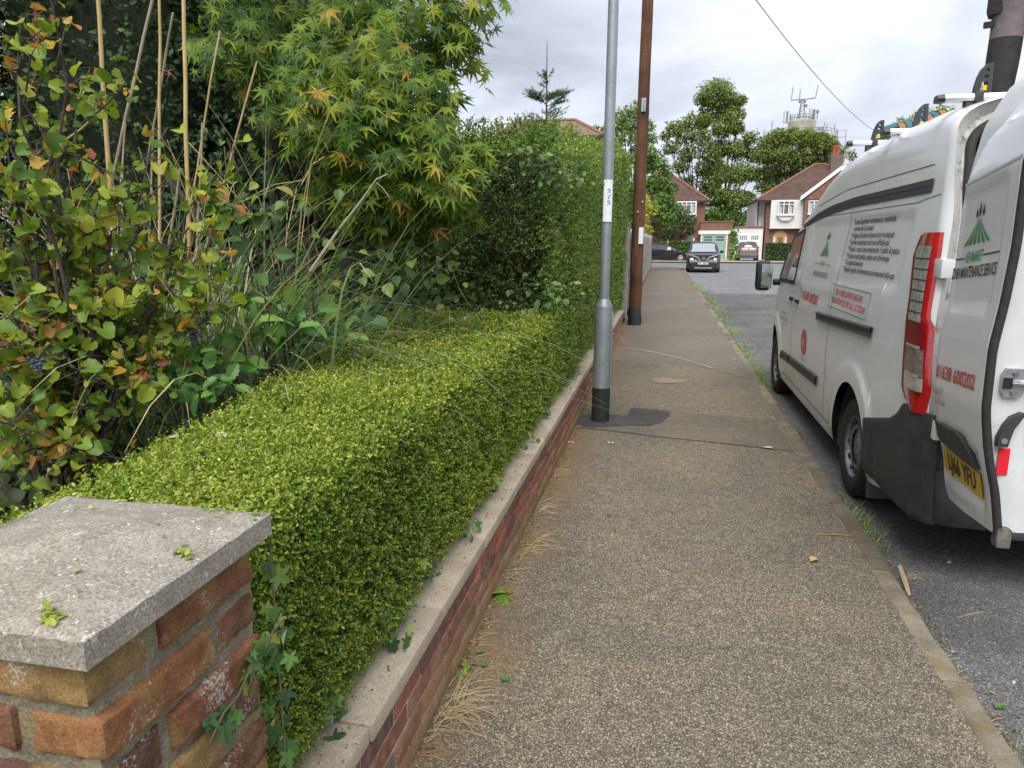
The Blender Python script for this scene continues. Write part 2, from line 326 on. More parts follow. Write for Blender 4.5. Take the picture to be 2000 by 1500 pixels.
# joints and a chalk scrape in the surface
def strip(name, pix, w, z, m):
    P = [on(x, y) for x, y in pix]; b = MB(); rows = []
    for i, p in enumerate(P):
        d = (P[min(i+1, len(P)-1)] - P[max(i-1, 0)]).normalized(); n = Vector((-d.y, d.x, 0)); k = w * (.5 + .9 * random.random()); rows.append([(p.x + n.x*k, p.y + n.y*k, z), (p.x - n.x*k, p.y - n.y*k, z)])
    b.grid(rows); return tag(b.build(name, m), kind='structure')
m_joint = mat('joint_dark', (.045, .04, .032), (.11, .095, .07), 12, .95)
m_chalk = mat('chalk_scrape', (.55, .53, .48), (.38, .35, .3), 40, .95)
strip('pavement_joint', [(1100, 833), (1190, 842), (1260, 851), (1350, 861), (1440, 870), (1535, 882)], .0038, .0085, m_joint)
strip('pavement_joint', [(1185, 696), (1240, 701), (1330, 712), (1400, 723), (1450, 738)], .006, .006, m_joint)
strip('chalk_scrape', [(1203, 681), (1235, 681), (1280, 689), (1330, 701), (1362, 710), (1390, 719)], .012, .007, m_chalk)
sp = on(1306, 744); b = MB(); b.face([(sp.x + .2 * math.cos(t) * (1 + .15 * math.sin(5*t)), sp.y + .16 * math.sin(t) * (1 + .2 * math.cos(3*t)), .005) for t in [2*math.pi*i/24 for i in range(24)]])
tag(b.build('sand_stain', mat('sand_stain', (.27, .215, .145), (.21, .175, .125), 30, .95, bump=.3)), kind='structure')
mk = MB()
for (x0, x1, Y, w) in ((3.6, 4.9, 34.0, .35), (4.2, 5.4, 30.5, .25)):
    mk.face([(x0, Y, ZR + .004), (x1, Y + .2, ZR + .004), (x1 - .1, Y + .2 + w, ZR + .004), (x0 - .1, Y + w, ZR + .004)])
tag(mk.build('road_marking', mat('worn_paint', (.42, .42, .42), (.24, .24, .25), 3, .8)), kind='structure')
# kerb: one stone after another
kerb = empty('kerb', (0, 0, 0)); kerb['kind'] = 'structure'
km = []
for v in range(3):
    b = MB()
    ysg = np.linspace(-.455, .455, 19); pr_ = [(-.05, -.16), (-.05, -.004), (-.043, .004), (0, .006), (.032, .005), (.044, -.004), (.052, -.02), (.054, -.16)]; b.grid([[(x, y, z) for x, z in pr_] for y in ysg]); b.face([(x, ysg[0], z) for x, z in pr_]); b.face([(x, ysg[-1], z) for x, z in pr_[::-1]]); me = b.mesh('kerb_stone', m_conc, R(40))
    for q in me.vertices:
        d = mnoise.noise(q.co * 9 + Vector((v*7, 0, 0))) * .011; q.co.x += d; q.co.z += d * .5
    km.append(me)
Y = -.6; i = 0
while Y < 42.6:
    o = put('kerb_stone', km[i % 3], kerb, (KX - .054 + random.uniform(-.006, .006), Y, random.uniform(-.006, .004))); o.rotation_euler = (random.uniform(-.006, .006), random.uniform(-.02, .02), random.uniform(-.006, .006) + (math.pi if i % 2 else 0)); Y += .917; i += 1
for j in range(8):
    (x0, y0), (x1, y1) = arc[j], arc[j+1]; o = put('kerb_stone', km[j % 3], kerb, ((x0+x1)/2 - .05, (y0+y1)/2 - .05, 0)); o.rotation_euler = (0, 0, math.atan2(y1-y0, x1-x0) - math.pi/2); o.scale.y = .86
# ================================================================== pier, wall, posts, fence
def brickmat(name, stops, lichen=.5, ochre=None, white=(.52, .52, .5), zst=None):
    m, nt, b, o = _new(name); b.inputs['Roughness'].default_value = .88; b.inputs['Specular IOR Level'].default_value = .25; p = _pos(nt)
    c = _ramp(nt, nt.nodes.new('ShaderNodeObjectInfo').outputs['Random'], stops, 'CONSTANT').outputs['Color']
    n = _noise(nt, 22, 6, p, .7); k = _ramp(nt, n.outputs['Fac'], [(.3, (.55, .52, .5)), (.7, (1.35, 1.3, 1.25))]).outputs['Color']; c = _mix(nt, 1.0, c, k, 'MULTIPLY')
    if ochre is not None:
        n = _noise(nt, 13, 8, p, .72); k = _ramp(nt, n.outputs['Fac'], [(.47, (0,)*3), (.62, (.85,)*3)]).outputs['Color']; c = _mix(nt, k, c, ochre); k = _ramp(nt, _noise(nt, 300, 3, p, .7).outputs['Fac'], [(.3, (.6,)*3), (.7, (1.4,)*3)]).outputs['Color']; c = _mix(nt, 1.0, c, k, 'MULTIPLY')
    if zst is not None:
        s_ = nt.nodes.new('ShaderNodeSeparateXYZ'); nt.links.new(p, s_.inputs[0]); n = _noise(nt, 3, 5, p, .6); q = nt.nodes.new('ShaderNodeMath'); q.operation = 'MULTIPLY_ADD'; nt.links.new(n.outputs['Fac'], q.inputs[0]); q.inputs[1].default_value = -.4; nt.links.new(s_.outputs['Z'], q.inputs[2])
        mr = nt.nodes.new('ShaderNodeMapRange'); nt.links.new(q.outputs[0], mr.inputs['Value']); mr.inputs['From Min'].default_value = -.16; mr.inputs['From Max'].default_value = .0; mr.inputs['To Min'].default_value = .8; mr.inputs['To Max'].default_value = 0; c = _mix(nt, mr.outputs['Result'], c, zst)
    n = _noise(nt, 190, 4, p, .65); n2 = _noise(nt, 11, 4, p); q = nt.nodes.new('ShaderNodeMath'); q.operation = 'MULTIPLY'; nt.links.new(n.outputs['Fac'], q.inputs[0]); nt.links.new(n2.outputs['Fac'], q.inputs[1])
    k = _ramp(nt, q.outputs[0], [(.36 - .06 * lichen, (0,)*3), (.42 - .05 * lichen, (.75,)*3)]).outputs['Color']; c = _mix(nt, k, c, white)
    nt.links.new(c, b.inputs['Base Color']); _bump(nt, b, _noise(nt, 90, 6, p, .7).outputs['Fac'], .6, .004); return m
m_brick_pier = brickmat('pier_brick', [(0, (.15, .075, .05)), (.2, (.20, .088, .052)), (.36, (.26, .125, .058)), (.46, (.115, .062, .048)), (.56, (.26, .175, .08)), (.74, (.18, .07, .046)), (.86, (.30, .17, .07))], .6, (.25, .17, .06))
m_brick_wall = brickmat('wall_brick', [(0, (.23, .10, .07)), (.2, (.29, .125, .08)), (.38, (.20, .09, .068)), (.55, (.27, .145, .10)), (.7, (.32, .12, .072)), (.85, (.17, .095, .085))], .1, None, zst=(.30, .21, .11))
m_mortar_p = mat('pier_mortar', (.16, .14, .095), (.30, .265, .19), 14, .95, bump=.9, bsc=150, bdist=.006, fine=200, dirt=(.23, .17, .06), dsc=8, dlo=.5, dhi=.65)
m_mortar_w = mat('wall_mortar', (.36, .32, .25), (.46, .42, .34), 12, .95, bump=.7, bsc=140, fine=180)
def m_speckle(name, c1, c2, dark, white, sc=9):
    m, nt, b, o = _new(name); p = _pos(nt); b.inputs['Roughness'].default_value = .95; b.inputs['Specular IOR Level'].default_value = .2
    c = _ramp(nt, _noise(nt, sc, 7, p, .65).outputs['Fac'], [(.3, c1), (.7, c2)]).outputs['Color']
    k = _ramp(nt, _noise(nt, sc * .45, 8, p, .72).outputs['Fac'], [(.52, (0,)*3), (.7, (.85,)*3)]).outputs['Color']; c = _mix(nt, k, c, dark)
    k = _ramp(nt, _noise(nt, sc * 5, 5, p, .6).outputs['Fac'], [(.60, (0,)*3), (.68, (.7,)*3)]).outputs['Color']; c = _mix(nt, k, c, white)
    k = _ramp(nt, _noise(nt, sc * 20, 3, p, .7).outputs['Fac'], [(.3, (.5,)*3), (.7, (1.5,)*3)]).outputs['Color']; c = _mix(nt, 1.0, c, k, 'MULTIPLY')
    nt.links.new(c, b.inputs['Base Color']); _bump(nt, b, _noise(nt, sc * 22, 6, p, .7).outputs['Fac'], .5, .003); return m
m_cap = m_speckle('cap_stone', (.235, .21, .17), (.36, .335, .285), (.10, .09, .08), (.50, .49, .45), 13)
m_coping = mat('coping_concrete', (.38, .32, .235), (.48, .42, .32), 6, .95, bump=.7, bsc=150, fine=190, dirt=(.34, .26, .17), dsc=4, dlo=.58, dhi=.75)
def brick_mesh(name, lx, ly, lz, m, seed, rough_=.0035, cuts=0):
    if not cuts:
        b = MB().box((-lx/2, -ly/2, -lz/2), (lx/2, ly/2, lz/2), bev=.005); me = b.mesh(name, m, R(50))
        for q in me.vertices:
            q.co += Vector((mnoise.noise(q.co * 28 + Vector((seed, 0, 0))), mnoise.noise(q.co * 28 + Vector((0, seed, 5))), mnoise.noise(q.co * 28 + Vector((3, 0, seed))))) * rough_
        return me
    bm = bmesh.new(); bmesh.ops.create_cube(bm, size=1); bmesh.ops.subdivide_edges(bm, edges=bm.edges[:], cuts=cuts, use_grid_fill=True); hx = (lx/2, ly/2, lz/2); sd = Vector((seed * 3.1, seed, 0))
    for v in bm.verts:
        c = Vector([v.co[k] * 2 * hx[k] for k in range(3)]); on_ = [abs(abs(v.co[k]) - .5) < 1e-4 for k in range(3)]
        if sum(on_) >= 2:      # arrises: worn back unevenly
            w = .0022 + .004 * max(0, mnoise.noise(c * 45 + sd)) + .004 * max(0, mnoise.noise(c * 120 + sd))
            for k in range(3):
                if on_[k]: c[k] -= math.copysign(w, c[k])
        n_ = Vector([math.copysign(1, c[k]) if on_[k] else 0 for k in range(3)]); c += n_ * (mnoise.noise(c * 30 + sd) * .0016 + mnoise.noise(c * 90 + sd) * .001); v.co = c
    me = bpy.data.meshes.new(name); bm.to_mesh(me); bm.free(); me.materials.append(m); me.shade_smooth(); me.set_sharp_from_angle(angle=R(42)); return me
A, BL, BW = .335, .2225, .1025; PX, PY = -.61 - .335, .60; NC, PITCHZ = 15, .075
pier = thing('brick_pier', 'mossy multicoloured brick gate pier under a weathered stone cap', 'pier', (PX, PY, 0))
ps = [brick_mesh('brick', BL - .009, BW + .002, .0605, m_brick_pier, s, cuts=7) for s in (1, 2, 3)]; ph = [brick_mesh('brick', BW + .002, BL - .009, .0605, m_brick_pier, s, cuts=7) for s in (4, 5, 6)]
for k in range(NC):
    z = PITCHZ * (k + .5)
    quad = [(BL/2, BW/2, 0), (A - BW/2, BL/2, 1), (A - BL/2, A - BW/2, 0), (BW/2, A - BL/2, 1)]
    for x, y, t in quad:
        if k % 2 == 0: x = A - x
        o = put('brick', (ph if t else ps)[random.randrange(3)], pier, (x + random.uniform(-.0025, .0025), y + random.uniform(-.0025, .0025), z + random.uniform(-.002, .002)))
        o.rotation_euler = (random.uniform(-.012, .012), random.uniform(-.012, .012), random.uniform(-.012, .012) + (math.pi if random.random() < .5 else 0))
P = []; N_ = 40
b = MB()
for (x0, y0, x1, y1) in ((.012, .012, A-.012, .012), (A-.012, .012, A-.012, A-.012), (A-.012, A-.012, .012, A-.012), (.012, A-.012, .012, .012)):
    b.grid([[(x0 + (x1-x0)*i/20, y0 + (y1-y0)*i/20, 1.127*j/60) for i in range(21)] for j in range(61)])
mo = b.build('mortar', m_mortar_p, pier)
for q in mo.data.vertices:
    d = mnoise.noise(q.co * 60) * .002 + .002 * (mnoise.noise(q.co * 14)) + .003; q.co.x += d * (1 if q.co.x > A/2 else -1); q.co.y += d * (1 if q.co.y > A/2 else -1)
# cap: shallow pyramid with a chipped arris
CW, CZ0, CZ1 = .376, 1.124, 1.160; cx0, cy0 = A/2 - CW/2 - .002, A/2 - CW/2 + .0
b = MB(); n = 40; top = []
for j in range(n+1):
    row = []
    for i in range(n+1):
        u, v = i/n, j/n; e_ = min(u, 1-u, v, 1-v); z = CZ1 + .034 * min(1, e_ / .5) ** .9 - .002 * max(0, 1 - e_/.03)
        z += mnoise.noise(Vector((u*14, v*14, 0))) * .0025 + mnoise.noise(Vector((u*45, v*45, 3))) * .0012
        row.append((cx0 + CW*u, cy0 + CW*v, z))
    top.append(row)
b.grid(top)
edge = top[0] + [r_[-1] for r_ in top[1:]] + top[-1][-2::-1] + [r_[0] for r_ in top[-2:0:-1]]
low = [(x, y, CZ0) for x, y, z in edge]; mid = []
for (x, y, z) in edge:
    d = mnoise.noise(Vector((x*40, y*40, 1))) * .003; mid.append((x + d * (1 if x > A/2 else -1), y + d * (1 if y > A/2 else -1), CZ0 + .02))
L_ = len(edge)
for i in range(L_):
    j = (i+1) % L_; b.face([mid[i], mid[j], edge[j], edge[i]]); b.face([low[i], low[j], mid[j], mid[i]])
b.face(low[::-1]); b.build('cap', m_cap, pier, R(35))
# low wall
WY0, WY1, WX, WT = PY + A - .03, 12.9, -.70, .215
wall = thing('low_brick_wall', 'long low red brick wall with pale coping slabs below the hedges', 'wall', (WX, WY0, 0))
bw = [brick_mesh('brick', .1025, .2145, .0635, m_brick_wall, s, .0025) for s in (11, 12, 13, 14)]
hb = [brick_mesh('brick', .1025, .105, .0635, m_brick_wall, s, .0025) for s in (15, 16)]
for c in range(4):
    z = .0375 + .075 * c; y = .107 if c % 2 == 0 else -.006; ylen = WY1 - WY0
    if c % 2: put('brick', hb[0], wall, (-.0512, .052, z)); y = .1125 + .1075
    while y + .11 < ylen:
        o = put('brick', bw[random.randrange(4)], wall, (-.0505 + random.uniform(-.002, .003), y, z + random.uniform(-.0015, .0015))); o.rotation_euler = (random.uniform(-.006, .006), 0, random.uniform(-.012, .012) + (math.pi if random.random() < .5 else 0)); y += .225
MB().box((-WT, .0, -.02), (-.0045, WY1 - WY0, .3)).build('mortar', m_mortar_w, wall)
cps = []
for v in range(3):
    b = MB().box((-.125, -.2985, 0), (.125, .2985, .052), bev=.006); me = b.mesh('coping_slab', m_coping, R(40))
    for q in me.vertices: q.co += Vector((mnoise.noise(q.co*20 + Vector((v*3,0,0))),) * 3) * .003
    cps.append(me)
y = .30; i = 0
while y < WY1 - WY0:
    o = put('coping_slab', cps[i % 3], wall, (-.118 + random.uniform(-.003, .003), y, .302 + random.uniform(-.002, .002))); o.rotation_euler = (random.uniform(-.004, .004), random.uniform(-.008, .008), random.uniform(-.005, .005)); y += .604; i += 1
# ---------------------------------------------------------------- lamp post
m_galv = mat('galvanised_steel', (.27, .31, .33), (.35, .39, .41), 7, .48, .55)
m_blackpaint = mat('black_bitumen', (.012, .012, .014), (.03, .03, .033), 20, .55, bump=.2, bsc=60, dirt=(.10, .09, .075), dsc=14, dlo=.62, dhi=.8)
m_signwhite = mat('sign_white', (.78, .80, .84), rough=.35)
m_blue = mat('sign_blue', (.03, .09, .42), rough=.4)
m_black = mat('black_plastic', (.012, .012, .013), rough=.45)
LX, LY = -.505, 6.18
lamp = thing('lamp_post', 'galvanised steel lamp post with black painted foot and white number plate', 'lamp post', (LX, LY, 0))
lamp.rotation_euler = (0, R(.35), 0)
MB().lathe([(0, -.02), (.079, -.02), (.079, .31), (.0755, .312)], n=32).build('painted_foot', m_blackpaint, lamp, R(40))
MB().lathe([(.0765, .305), (.0765, 1.02), (.076, 1.03), (.0455, 1.085), (.0445, 1.09)], n=32).build('sleeve', m_galv, lamp, R(40))
MB().lathe([(.0445, 1.08), (.0435, 3.0), (.036, 5.9), (0, 5.9)], n=24).build('shaft', m_galv, lamp, R(40))
b = MB(); b.box((.0725, -.035, .42), (.0815, .045, .98), bev=.003); b.build('access_door', m_galv, lamp, R(40))
MB().tube([(0, 0, 5.88), (0, -.05, 6.0), (.25, -.02, 6.05), (.6, 0, 6.06)], .025, 10).build('bracket', m_galv, lamp, R(50))
ln = MB().box((.5, -.13, 5.99), (1.15, .13, 6.11), bev=.04).build('lantern', m_galv, lamp, R(50))
MB().box((.56, -.1, 5.975), (1.1, .1, 5.995), bev=.008).build('diffuser', mat('lamp_glass', (.6, .62, .62), rough=.2), ln, R(50))
SA = -1.35                                     # the plate is strapped on, facing down the street
def plate_pt(u, z, off=0.0):
    a = SA + u / .052; r_ = .052 + off; return (math.cos(a) * r_, math.sin(a) * r_, z)
b = MB(); b.grid([[plate_pt(-.041 + .082*i/10, z) for i in range(11)] for z in (1.735, 2.075)]); b.grid([[plate_pt(-.041 + .082*i/10, z, -.004) for i in range(11)] for z in (1.735, 2.075)], flip=True)
pl = b.build('number_plate', m_signwhite, lamp, True, fix=False)
b = MB()
for ch, z0 in (('2', 1.968), ('7', 1.92), ('2', 1.872)):
    V, Fc = text_mesh(ch, .05, sx=1.15, bold=.0016); b.add([plate_pt(x + .006, z0 + y, .0012) for x, y in V], Fc)
for z0, z1, u0, u1 in ((2.050, 2.064, -.016, .024), (1.822, 1.826, -.014, .03), (1.812, 1.816, -.014, .028), (1.802, 1.806, -.01, .026)):   # small print, too small to read
    b.add([plate_pt(u, z, .0012) for u, z in ((u0, z0), (u1, z0), (u1, z1), (u0, z1))], [(0, 1, 2, 3)])
b.build('lettering', m_blue, pl, fix=False)
for z in (1.79, 2.02):
    MB().lathe([(.0475, z - .006), (.0485, z - .006), (.0485, z + .006), (.0475, z + .006)], n=24).build('strap', m_black, lamp, R(40))
# ---------------------------------------------------------------- telegraph pole
def m_wood(name, a, b_, ring=30):
    m, nt, bs, o = _new(name); tcn = nt.nodes.new('ShaderNodeTexCoord'); mpn = nt.nodes.new('ShaderNodeMapping'); mpn.inputs['Scale'].default_value = (ring, ring, 1.2); nt.links.new(tcn.outputs['Object'], mpn.inputs['Vector'])
    n = _noise(nt, 1.6, 7, mpn.outputs['Vector'], .65); c = _ramp(nt, n.outputs['Fac'], [(.3, a), (.68, b_)]).outputs['Color']
    n2 = _noise(nt, 1.7, 3, tcn.outputs['Object']); k = _ramp(nt, n2.outputs['Fac'], [(.35, (.55, .5, .48)), (.65, (1.2, 1.2, 1.2))]).outputs['Color']; c = _mix(nt, 1.0, c, k, 'MULTIPLY')
    nt.links.new(c, bs.inputs['Base Color']); bs.inputs['Roughness'].default_value = .85; _bump(nt, bs, n.outputs['Fac'], .5, .006); return m
m_pole = m_wood('creosoted_pole', (.045, .02, .011), (.17, .075, .036))
pole = thing('telegraph_pole', 'brown creosoted wooden telegraph pole leaning by the end of the brick wall', 'pole', (-.525, 13.75, 0))
pole.rotation_euler = (R(-.4), R(.45), 0)
MB().tube([(mnoise.noise(Vector((z, 0, 0)))*.006, mnoise.noise(Vector((0, z, 0)))*.006, z) for z in np.linspace(.3, 8.1, 30)], [.122 - .004*z for z in np.linspace(.3, 8.1, 30)], 18).build('shaft', m_pole, pole, R(60))
MB().lathe([(0, -.05), (.126, -.05), (.1235, .31), (.12, .33)], n=18).build('tarred_foot', m_blackpaint, pole, R(50))
MB().box((.02, -.132, 1.52), (.105, -.118, 1.82), bev=.002).build('notice', m_signwhite, pole)
MB().box((.10, -.02, 0.0), (.135, .05, .18), bev=.005).build('base_plate', m_black, pole)
for z, a in ((2.1, -1.7), (3.9, -1.4), (4.05, -1.35), (2.28, -1.0)):
    MB().lathe([(0, -.03), (.018, -.03), (.018, .012), (.01, .02), (0, .02)], (0, 0, 0), 10, 'y').build('bolt', mat('bolt_steel', (.5, .52, .54), rough=.4, metal=.6), pole, R(40)).location = (math.cos(a)*.118, math.sin(a)*.118, z)
b = MB(); b.tube([(.0, -.11, 4.0), (.02, -.16, 3.98), (.02, -.17, 3.92)], .01, 6); b.box((-.03, -.135, 3.85), (.05, -.112, 4.08)); b.build('hook_plate', m_galv, pole)
MB().tube([(-.55, 0, 7.7), (.55, 0, 7.7)], .045, 8).build('crossarm', m_pole, pole)
wp0 = Vector((-.3, 13.7, 7.7)); wp1 = at(1735, 268, 52); pts = []
wm = at(1600, 118, 30)
for i in range(41):
    t = i/40; p = wp0.lerp(wp1, t); p.z -= 4 * .75 * t * (1 - t); pts.append(p)
tag(MB().tube(pts, .011, 6).build('telephone_wire', m_black), 'thin black telephone wire running from the wooden pole towards the houses', 'wire')
# ---------------------------------------------------------------- fence beyond the wall
m_fence = m_wood('weathered_board', (.17, .16, .145), (.33, .31, .29), 14)
m_cpost = mat('fence_post_concrete', (.33, .32, .29), (.44, .42, .38), 4, .95, bump=.4, fine=120)
fence = thing('board_fence', 'weathered grey close board fence with concrete posts beyond the brick wall', 'fence', (-.78, 14.9, 0))
bd = MB().box((-.011, -.058, 0), (.011, .058, 1.7)).mesh('board', m_fence); pst = MB().box((-.05, -.055, 0), (.05, .055, 1.85), bev=.01).mesh('post', m_cpost)
yy = 0.0
for k in range(12):
    put('post', pst, fence, (0, yy, 0))
    if yy + 2.4 > 28: break
    for j in range(20):
        o = put('board', bd, fence, (.0 + (.008 if j % 2 else -.008), yy + .115 + j * .115, .05)); o.rotation_euler = (0, R(random.uniform(-.6, .6)), R(5)); o.scale.z = random.uniform(.985, 1.01)
    MB().box((-.075, yy + .055, .4), (-.03, yy + 2.36, .47)).box((-.075, yy + .055, 1.3), (-.03, yy + 2.36, 1.37)).build('rail', m_fence, fence)
    yy += 2.42
# ================================================================== hedges and garden plants
HEX6 = (np.array([(0,0,0),(-.27,.32,.07),(-.24,.68,.05),(0,1,-.06),(.24,.68,.05),(.27,.32,.07)], float), [(0,3,2,1),(0,5,4,3)])
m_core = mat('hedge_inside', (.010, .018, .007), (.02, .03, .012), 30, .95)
m_bark = mat('twig_bark', (.10, .075, .05), (.19, .15, .105), 30, .9, bump=.4)
m_barkdark = mat('dark_bark', (.035, .028, .022), (.085, .07, .058), 25, .9, bump=.5)
m_straw = mat('dry_straw', (.42, .32, .16), (.55, .44, .25), 12, .8)
def nz(P, sc, seed=0.0): return np.array([mnoise.noise(Vector((p[0]*sc + seed, p[1]*sc, p[2]*sc))) for p in P])
def skew(n, y0, y1, k=1.3):
    """values in y0..y1, denser towards y0 the way nearer leaves show larger"""
    a = 1 - k; u = rng.random(n); return (y0**a + u * (y1**a - y0**a)) ** (1/a)
# ---------------------------------------------------------------- the clipped low hedge
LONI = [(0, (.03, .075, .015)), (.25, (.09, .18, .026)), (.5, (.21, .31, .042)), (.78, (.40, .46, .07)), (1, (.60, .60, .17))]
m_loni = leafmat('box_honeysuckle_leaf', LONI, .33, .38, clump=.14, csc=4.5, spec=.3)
HF, HT = -.788, 1.035
def hback(Y): return -1.22 - .155 * (Y - 1.1) * 1.25
lh = thing('low_hedge', 'neatly clipped low green hedge with tiny leaves growing over the brick wall', 'hedge', (-1.2, 3, .3))
n = 17500; Y = skew(n, .93, 5.35, 1.25); x = HF + (np.array([hback(y) for y in Y]) - HF) * rng.random(n); P1 = np.stack([x, Y, np.full(n, HT)], 1)
P1[:, 2] += nz(P1, 2.2) * .025 + nz(P1, 9) * .008 - .03 * np.clip((x - HF + .04) / .04, 0, 1) ** 2 - rng.random(n) ** 2 * .045
N1 = np.tile([.05, 0, 1.], (n, 1))
n = 16500; Y = skew(n, .93, 5.35, 1.25); z = .375 + (HT - .375) * rng.random(n) ** .9; P2 = np.stack([np.full(n, HF), Y, z], 1)
P2[:, 0] += nz(P2, 2.4, 5) * .022 + nz(P2, 8, 2) * .008 - .025 * np.clip((z - HT + .04) / .04, 0, 1) ** 2 - .03 * np.clip((.44 - z) / .08, 0, 1) - rng.random(n) ** 2 * .045
N2 = np.tile([1., 0, .25], (n, 1))
pos, M3, S, rd_ = shoots(np.concatenate([P1, P2]), np.concatenate([N1, N2]), 8, .042, .0108, .5)
S *= np.clip(.62 + pos[:, 1] * .17, .8, 1.5)
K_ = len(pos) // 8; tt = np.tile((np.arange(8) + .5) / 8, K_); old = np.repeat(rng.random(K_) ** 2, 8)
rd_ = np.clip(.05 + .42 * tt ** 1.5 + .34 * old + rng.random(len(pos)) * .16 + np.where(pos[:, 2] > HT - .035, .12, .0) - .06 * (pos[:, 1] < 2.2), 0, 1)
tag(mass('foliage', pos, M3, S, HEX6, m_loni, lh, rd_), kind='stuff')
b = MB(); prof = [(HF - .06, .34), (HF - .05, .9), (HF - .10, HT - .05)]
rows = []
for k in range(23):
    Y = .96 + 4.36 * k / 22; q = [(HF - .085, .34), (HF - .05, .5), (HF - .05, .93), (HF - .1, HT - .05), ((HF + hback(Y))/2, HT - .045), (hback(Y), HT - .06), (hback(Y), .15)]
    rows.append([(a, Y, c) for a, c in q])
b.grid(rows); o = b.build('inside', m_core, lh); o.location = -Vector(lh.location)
b = MB()
for k in range(60):
    p = Vector((HF - .03, random.uniform(1.2, 5.2), random.uniform(.36, .44))); q = p + Vector((random.uniform(-.02, .03), random.uniform(-.1, .1), random.uniform(.05, .2))); b.tube([p - Vector((.1, 0, .05)), p, q], [.005, .004, .002], 4)
tag(b.build('twigs', m_bark, lh), kind='stuff').location = -Vector(lh.location)
# ---------------------------------------------------------------- the tall hedge
m_privet = leafmat('privet_leaf', [(0, (.035, .075, .018)), (.35, (.085, .165, .03)), (.65, (.18, .29, .045)), (.88, (.30, .40, .07)), (1, (.44, .50, .12))], .35, .35, clump=.28, csc=1.3, spec=.5)
m_yewish = leafmat('dense_dark_leaf', [(0, (.03, .06, .016)), (.5, (.08, .14, .03)), (.85, (.16, .24, .05)), (1, (.27, .33, .09))], .35, .4, clump=.25, csc=2.0)
TX0, TX1, TY0, TY1 = -.80, -2.9, 5.25, 14.6
def ttop(Y): return 2.33 + .105 * (Y - TY0)
th = thing('tall_hedge', 'tall overgrown evergreen hedge behind the lamp post with bare twigs at its cut end', 'hedge', (-1.7, 9, .1))
n = 21000; Y = skew(n, TY0, TY1, 1.5); zt = ttop(Y); z = .38 + (zt - .38) * rng.random(n); P2 = np.stack([np.full(n, TX0), Y, z], 1)
P2[:, 0] += nz(P2, .9, 3) * .09 + nz(P2, 3.5, 1) * .05 - .12 * np.clip((z - zt + .25) / .25, 0, 1) ** 2 - rng.random(n) * .08
N2 = np.tile([1., -.1, .3], (n, 1))
n = 8000; Y = skew(n, TY0, TY1, 1.2); x = TX0 + (TX1 - TX0) * rng.random(n); P1 = np.stack([x, Y, ttop(Y)], 1); P1[:, 2] += nz(P1, .8, 9) * .12 + nz(P1, 3) * .05 - rng.random(n) * .09; N1 = np.tile([0, -.1, 1.], (n, 1))
pos, M3, S, rd_ = shoots(np.concatenate([P1, P2]), np.concatenate([N1, N2]), 6, .085, .026, .6)
S *= np.clip(.75 + (pos[:, 1] - 5) * .06, .75, 1.35)
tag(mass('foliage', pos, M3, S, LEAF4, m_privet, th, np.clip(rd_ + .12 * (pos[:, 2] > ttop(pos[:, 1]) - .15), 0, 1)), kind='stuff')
n = 11000; x = TX0 + (TX1 - TX0) * rng.random(n); z = .5 + 1.95 * rng.random(n); P3 = np.stack([x, np.full(n, TY0), z], 1); w = nz(P3, 2.1, 4); keep = (w > -.4) | (z > 1.85) | (rng.random(n) < .5); P3 = P3[keep]; w = w[keep]
P3[:, 1] += nz(P3, 1.4, 8) * .14 + .08 * (w < 0) + .12 * np.clip((P3[:, 0] - TX0 + .2) / .2, 0, 1) ** 2 + rng.random(len(P3)) * .12
pos, M3, S, rd_ = shoots(P3, np.tile([0, -1., .35], (len(P3), 1)), 8, .07, .017, .6)
tag(mass('cut_end_foliage', pos, M3, S, LEAF4, m_yewish, th, rd_), kind='stuff')
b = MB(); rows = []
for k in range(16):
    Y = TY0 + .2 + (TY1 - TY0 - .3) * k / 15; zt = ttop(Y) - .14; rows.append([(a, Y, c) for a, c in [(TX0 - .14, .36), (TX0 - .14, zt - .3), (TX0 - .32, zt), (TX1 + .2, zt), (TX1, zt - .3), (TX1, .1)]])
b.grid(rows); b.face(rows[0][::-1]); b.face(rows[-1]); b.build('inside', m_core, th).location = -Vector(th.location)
for k in range(46):          # bare twigs fanning out of the cut end
    c = at(1005 + random.gauss(0, 24), 470 + random.gauss(0, 45), TY0 + .16); a = random.uniform(-.2, 2.6); L = random.uniform(.15, .5)
    d = Vector((math.cos(a), -.25, math.sin(a))) * L; mid = c + d * .5 + Vector((random.gauss(0, .02), random.gauss(0, .02), random.gauss(0, .02)))
    o = MB().tube([c, mid, c + d], [.008, .006, .003], 5).build('twig', m_bark, th); o.location = -Vector(th.location)
# climbers over its top: broad pale leaves
m_clim = leafmat('climber_leaf', [(0, (.06, .13, .035)), (.5, (.12, .22, .06)), (.9, (.22, .33, .12)), (1, (.34, .36, .08))], .35, .4)
m_clim1 = leafmat('climber_leaf_one', [(0, (.06, .13, .035)), (.5, (.12, .22, .06)), (.9, (.22, .33, .12)), (1, (.34, .36, .08))], .35, .4, obj=True)
BROAD = leaf_shape([(.2, .28), (.45, .36), (.75, .22)], .14, .2)
cl = thing('climbing_vine', 'pale broad leaved climber trailing over the top and end of the tall hedge', 'climber', (-1.2, 6, 2.3))
n = 200; cen = [at(960, 310, 5.1), at(1010, 300, 5.2), at(930, 300, 5.1), at(1080, 320, 5.2), at(1110, 350, 5.3), at(930, 330, 5.1), at(1060, 300, 5.2), at(1100, 330, 5.2), at(1000, 330, 5.2), at(1075, 560, 5.15), at(1060, 570, 5.1), at(1040, 600, 5.0), at(880, 520, 5.0), at(920, 600, 4.9), at(1050, 585, 5.1)]
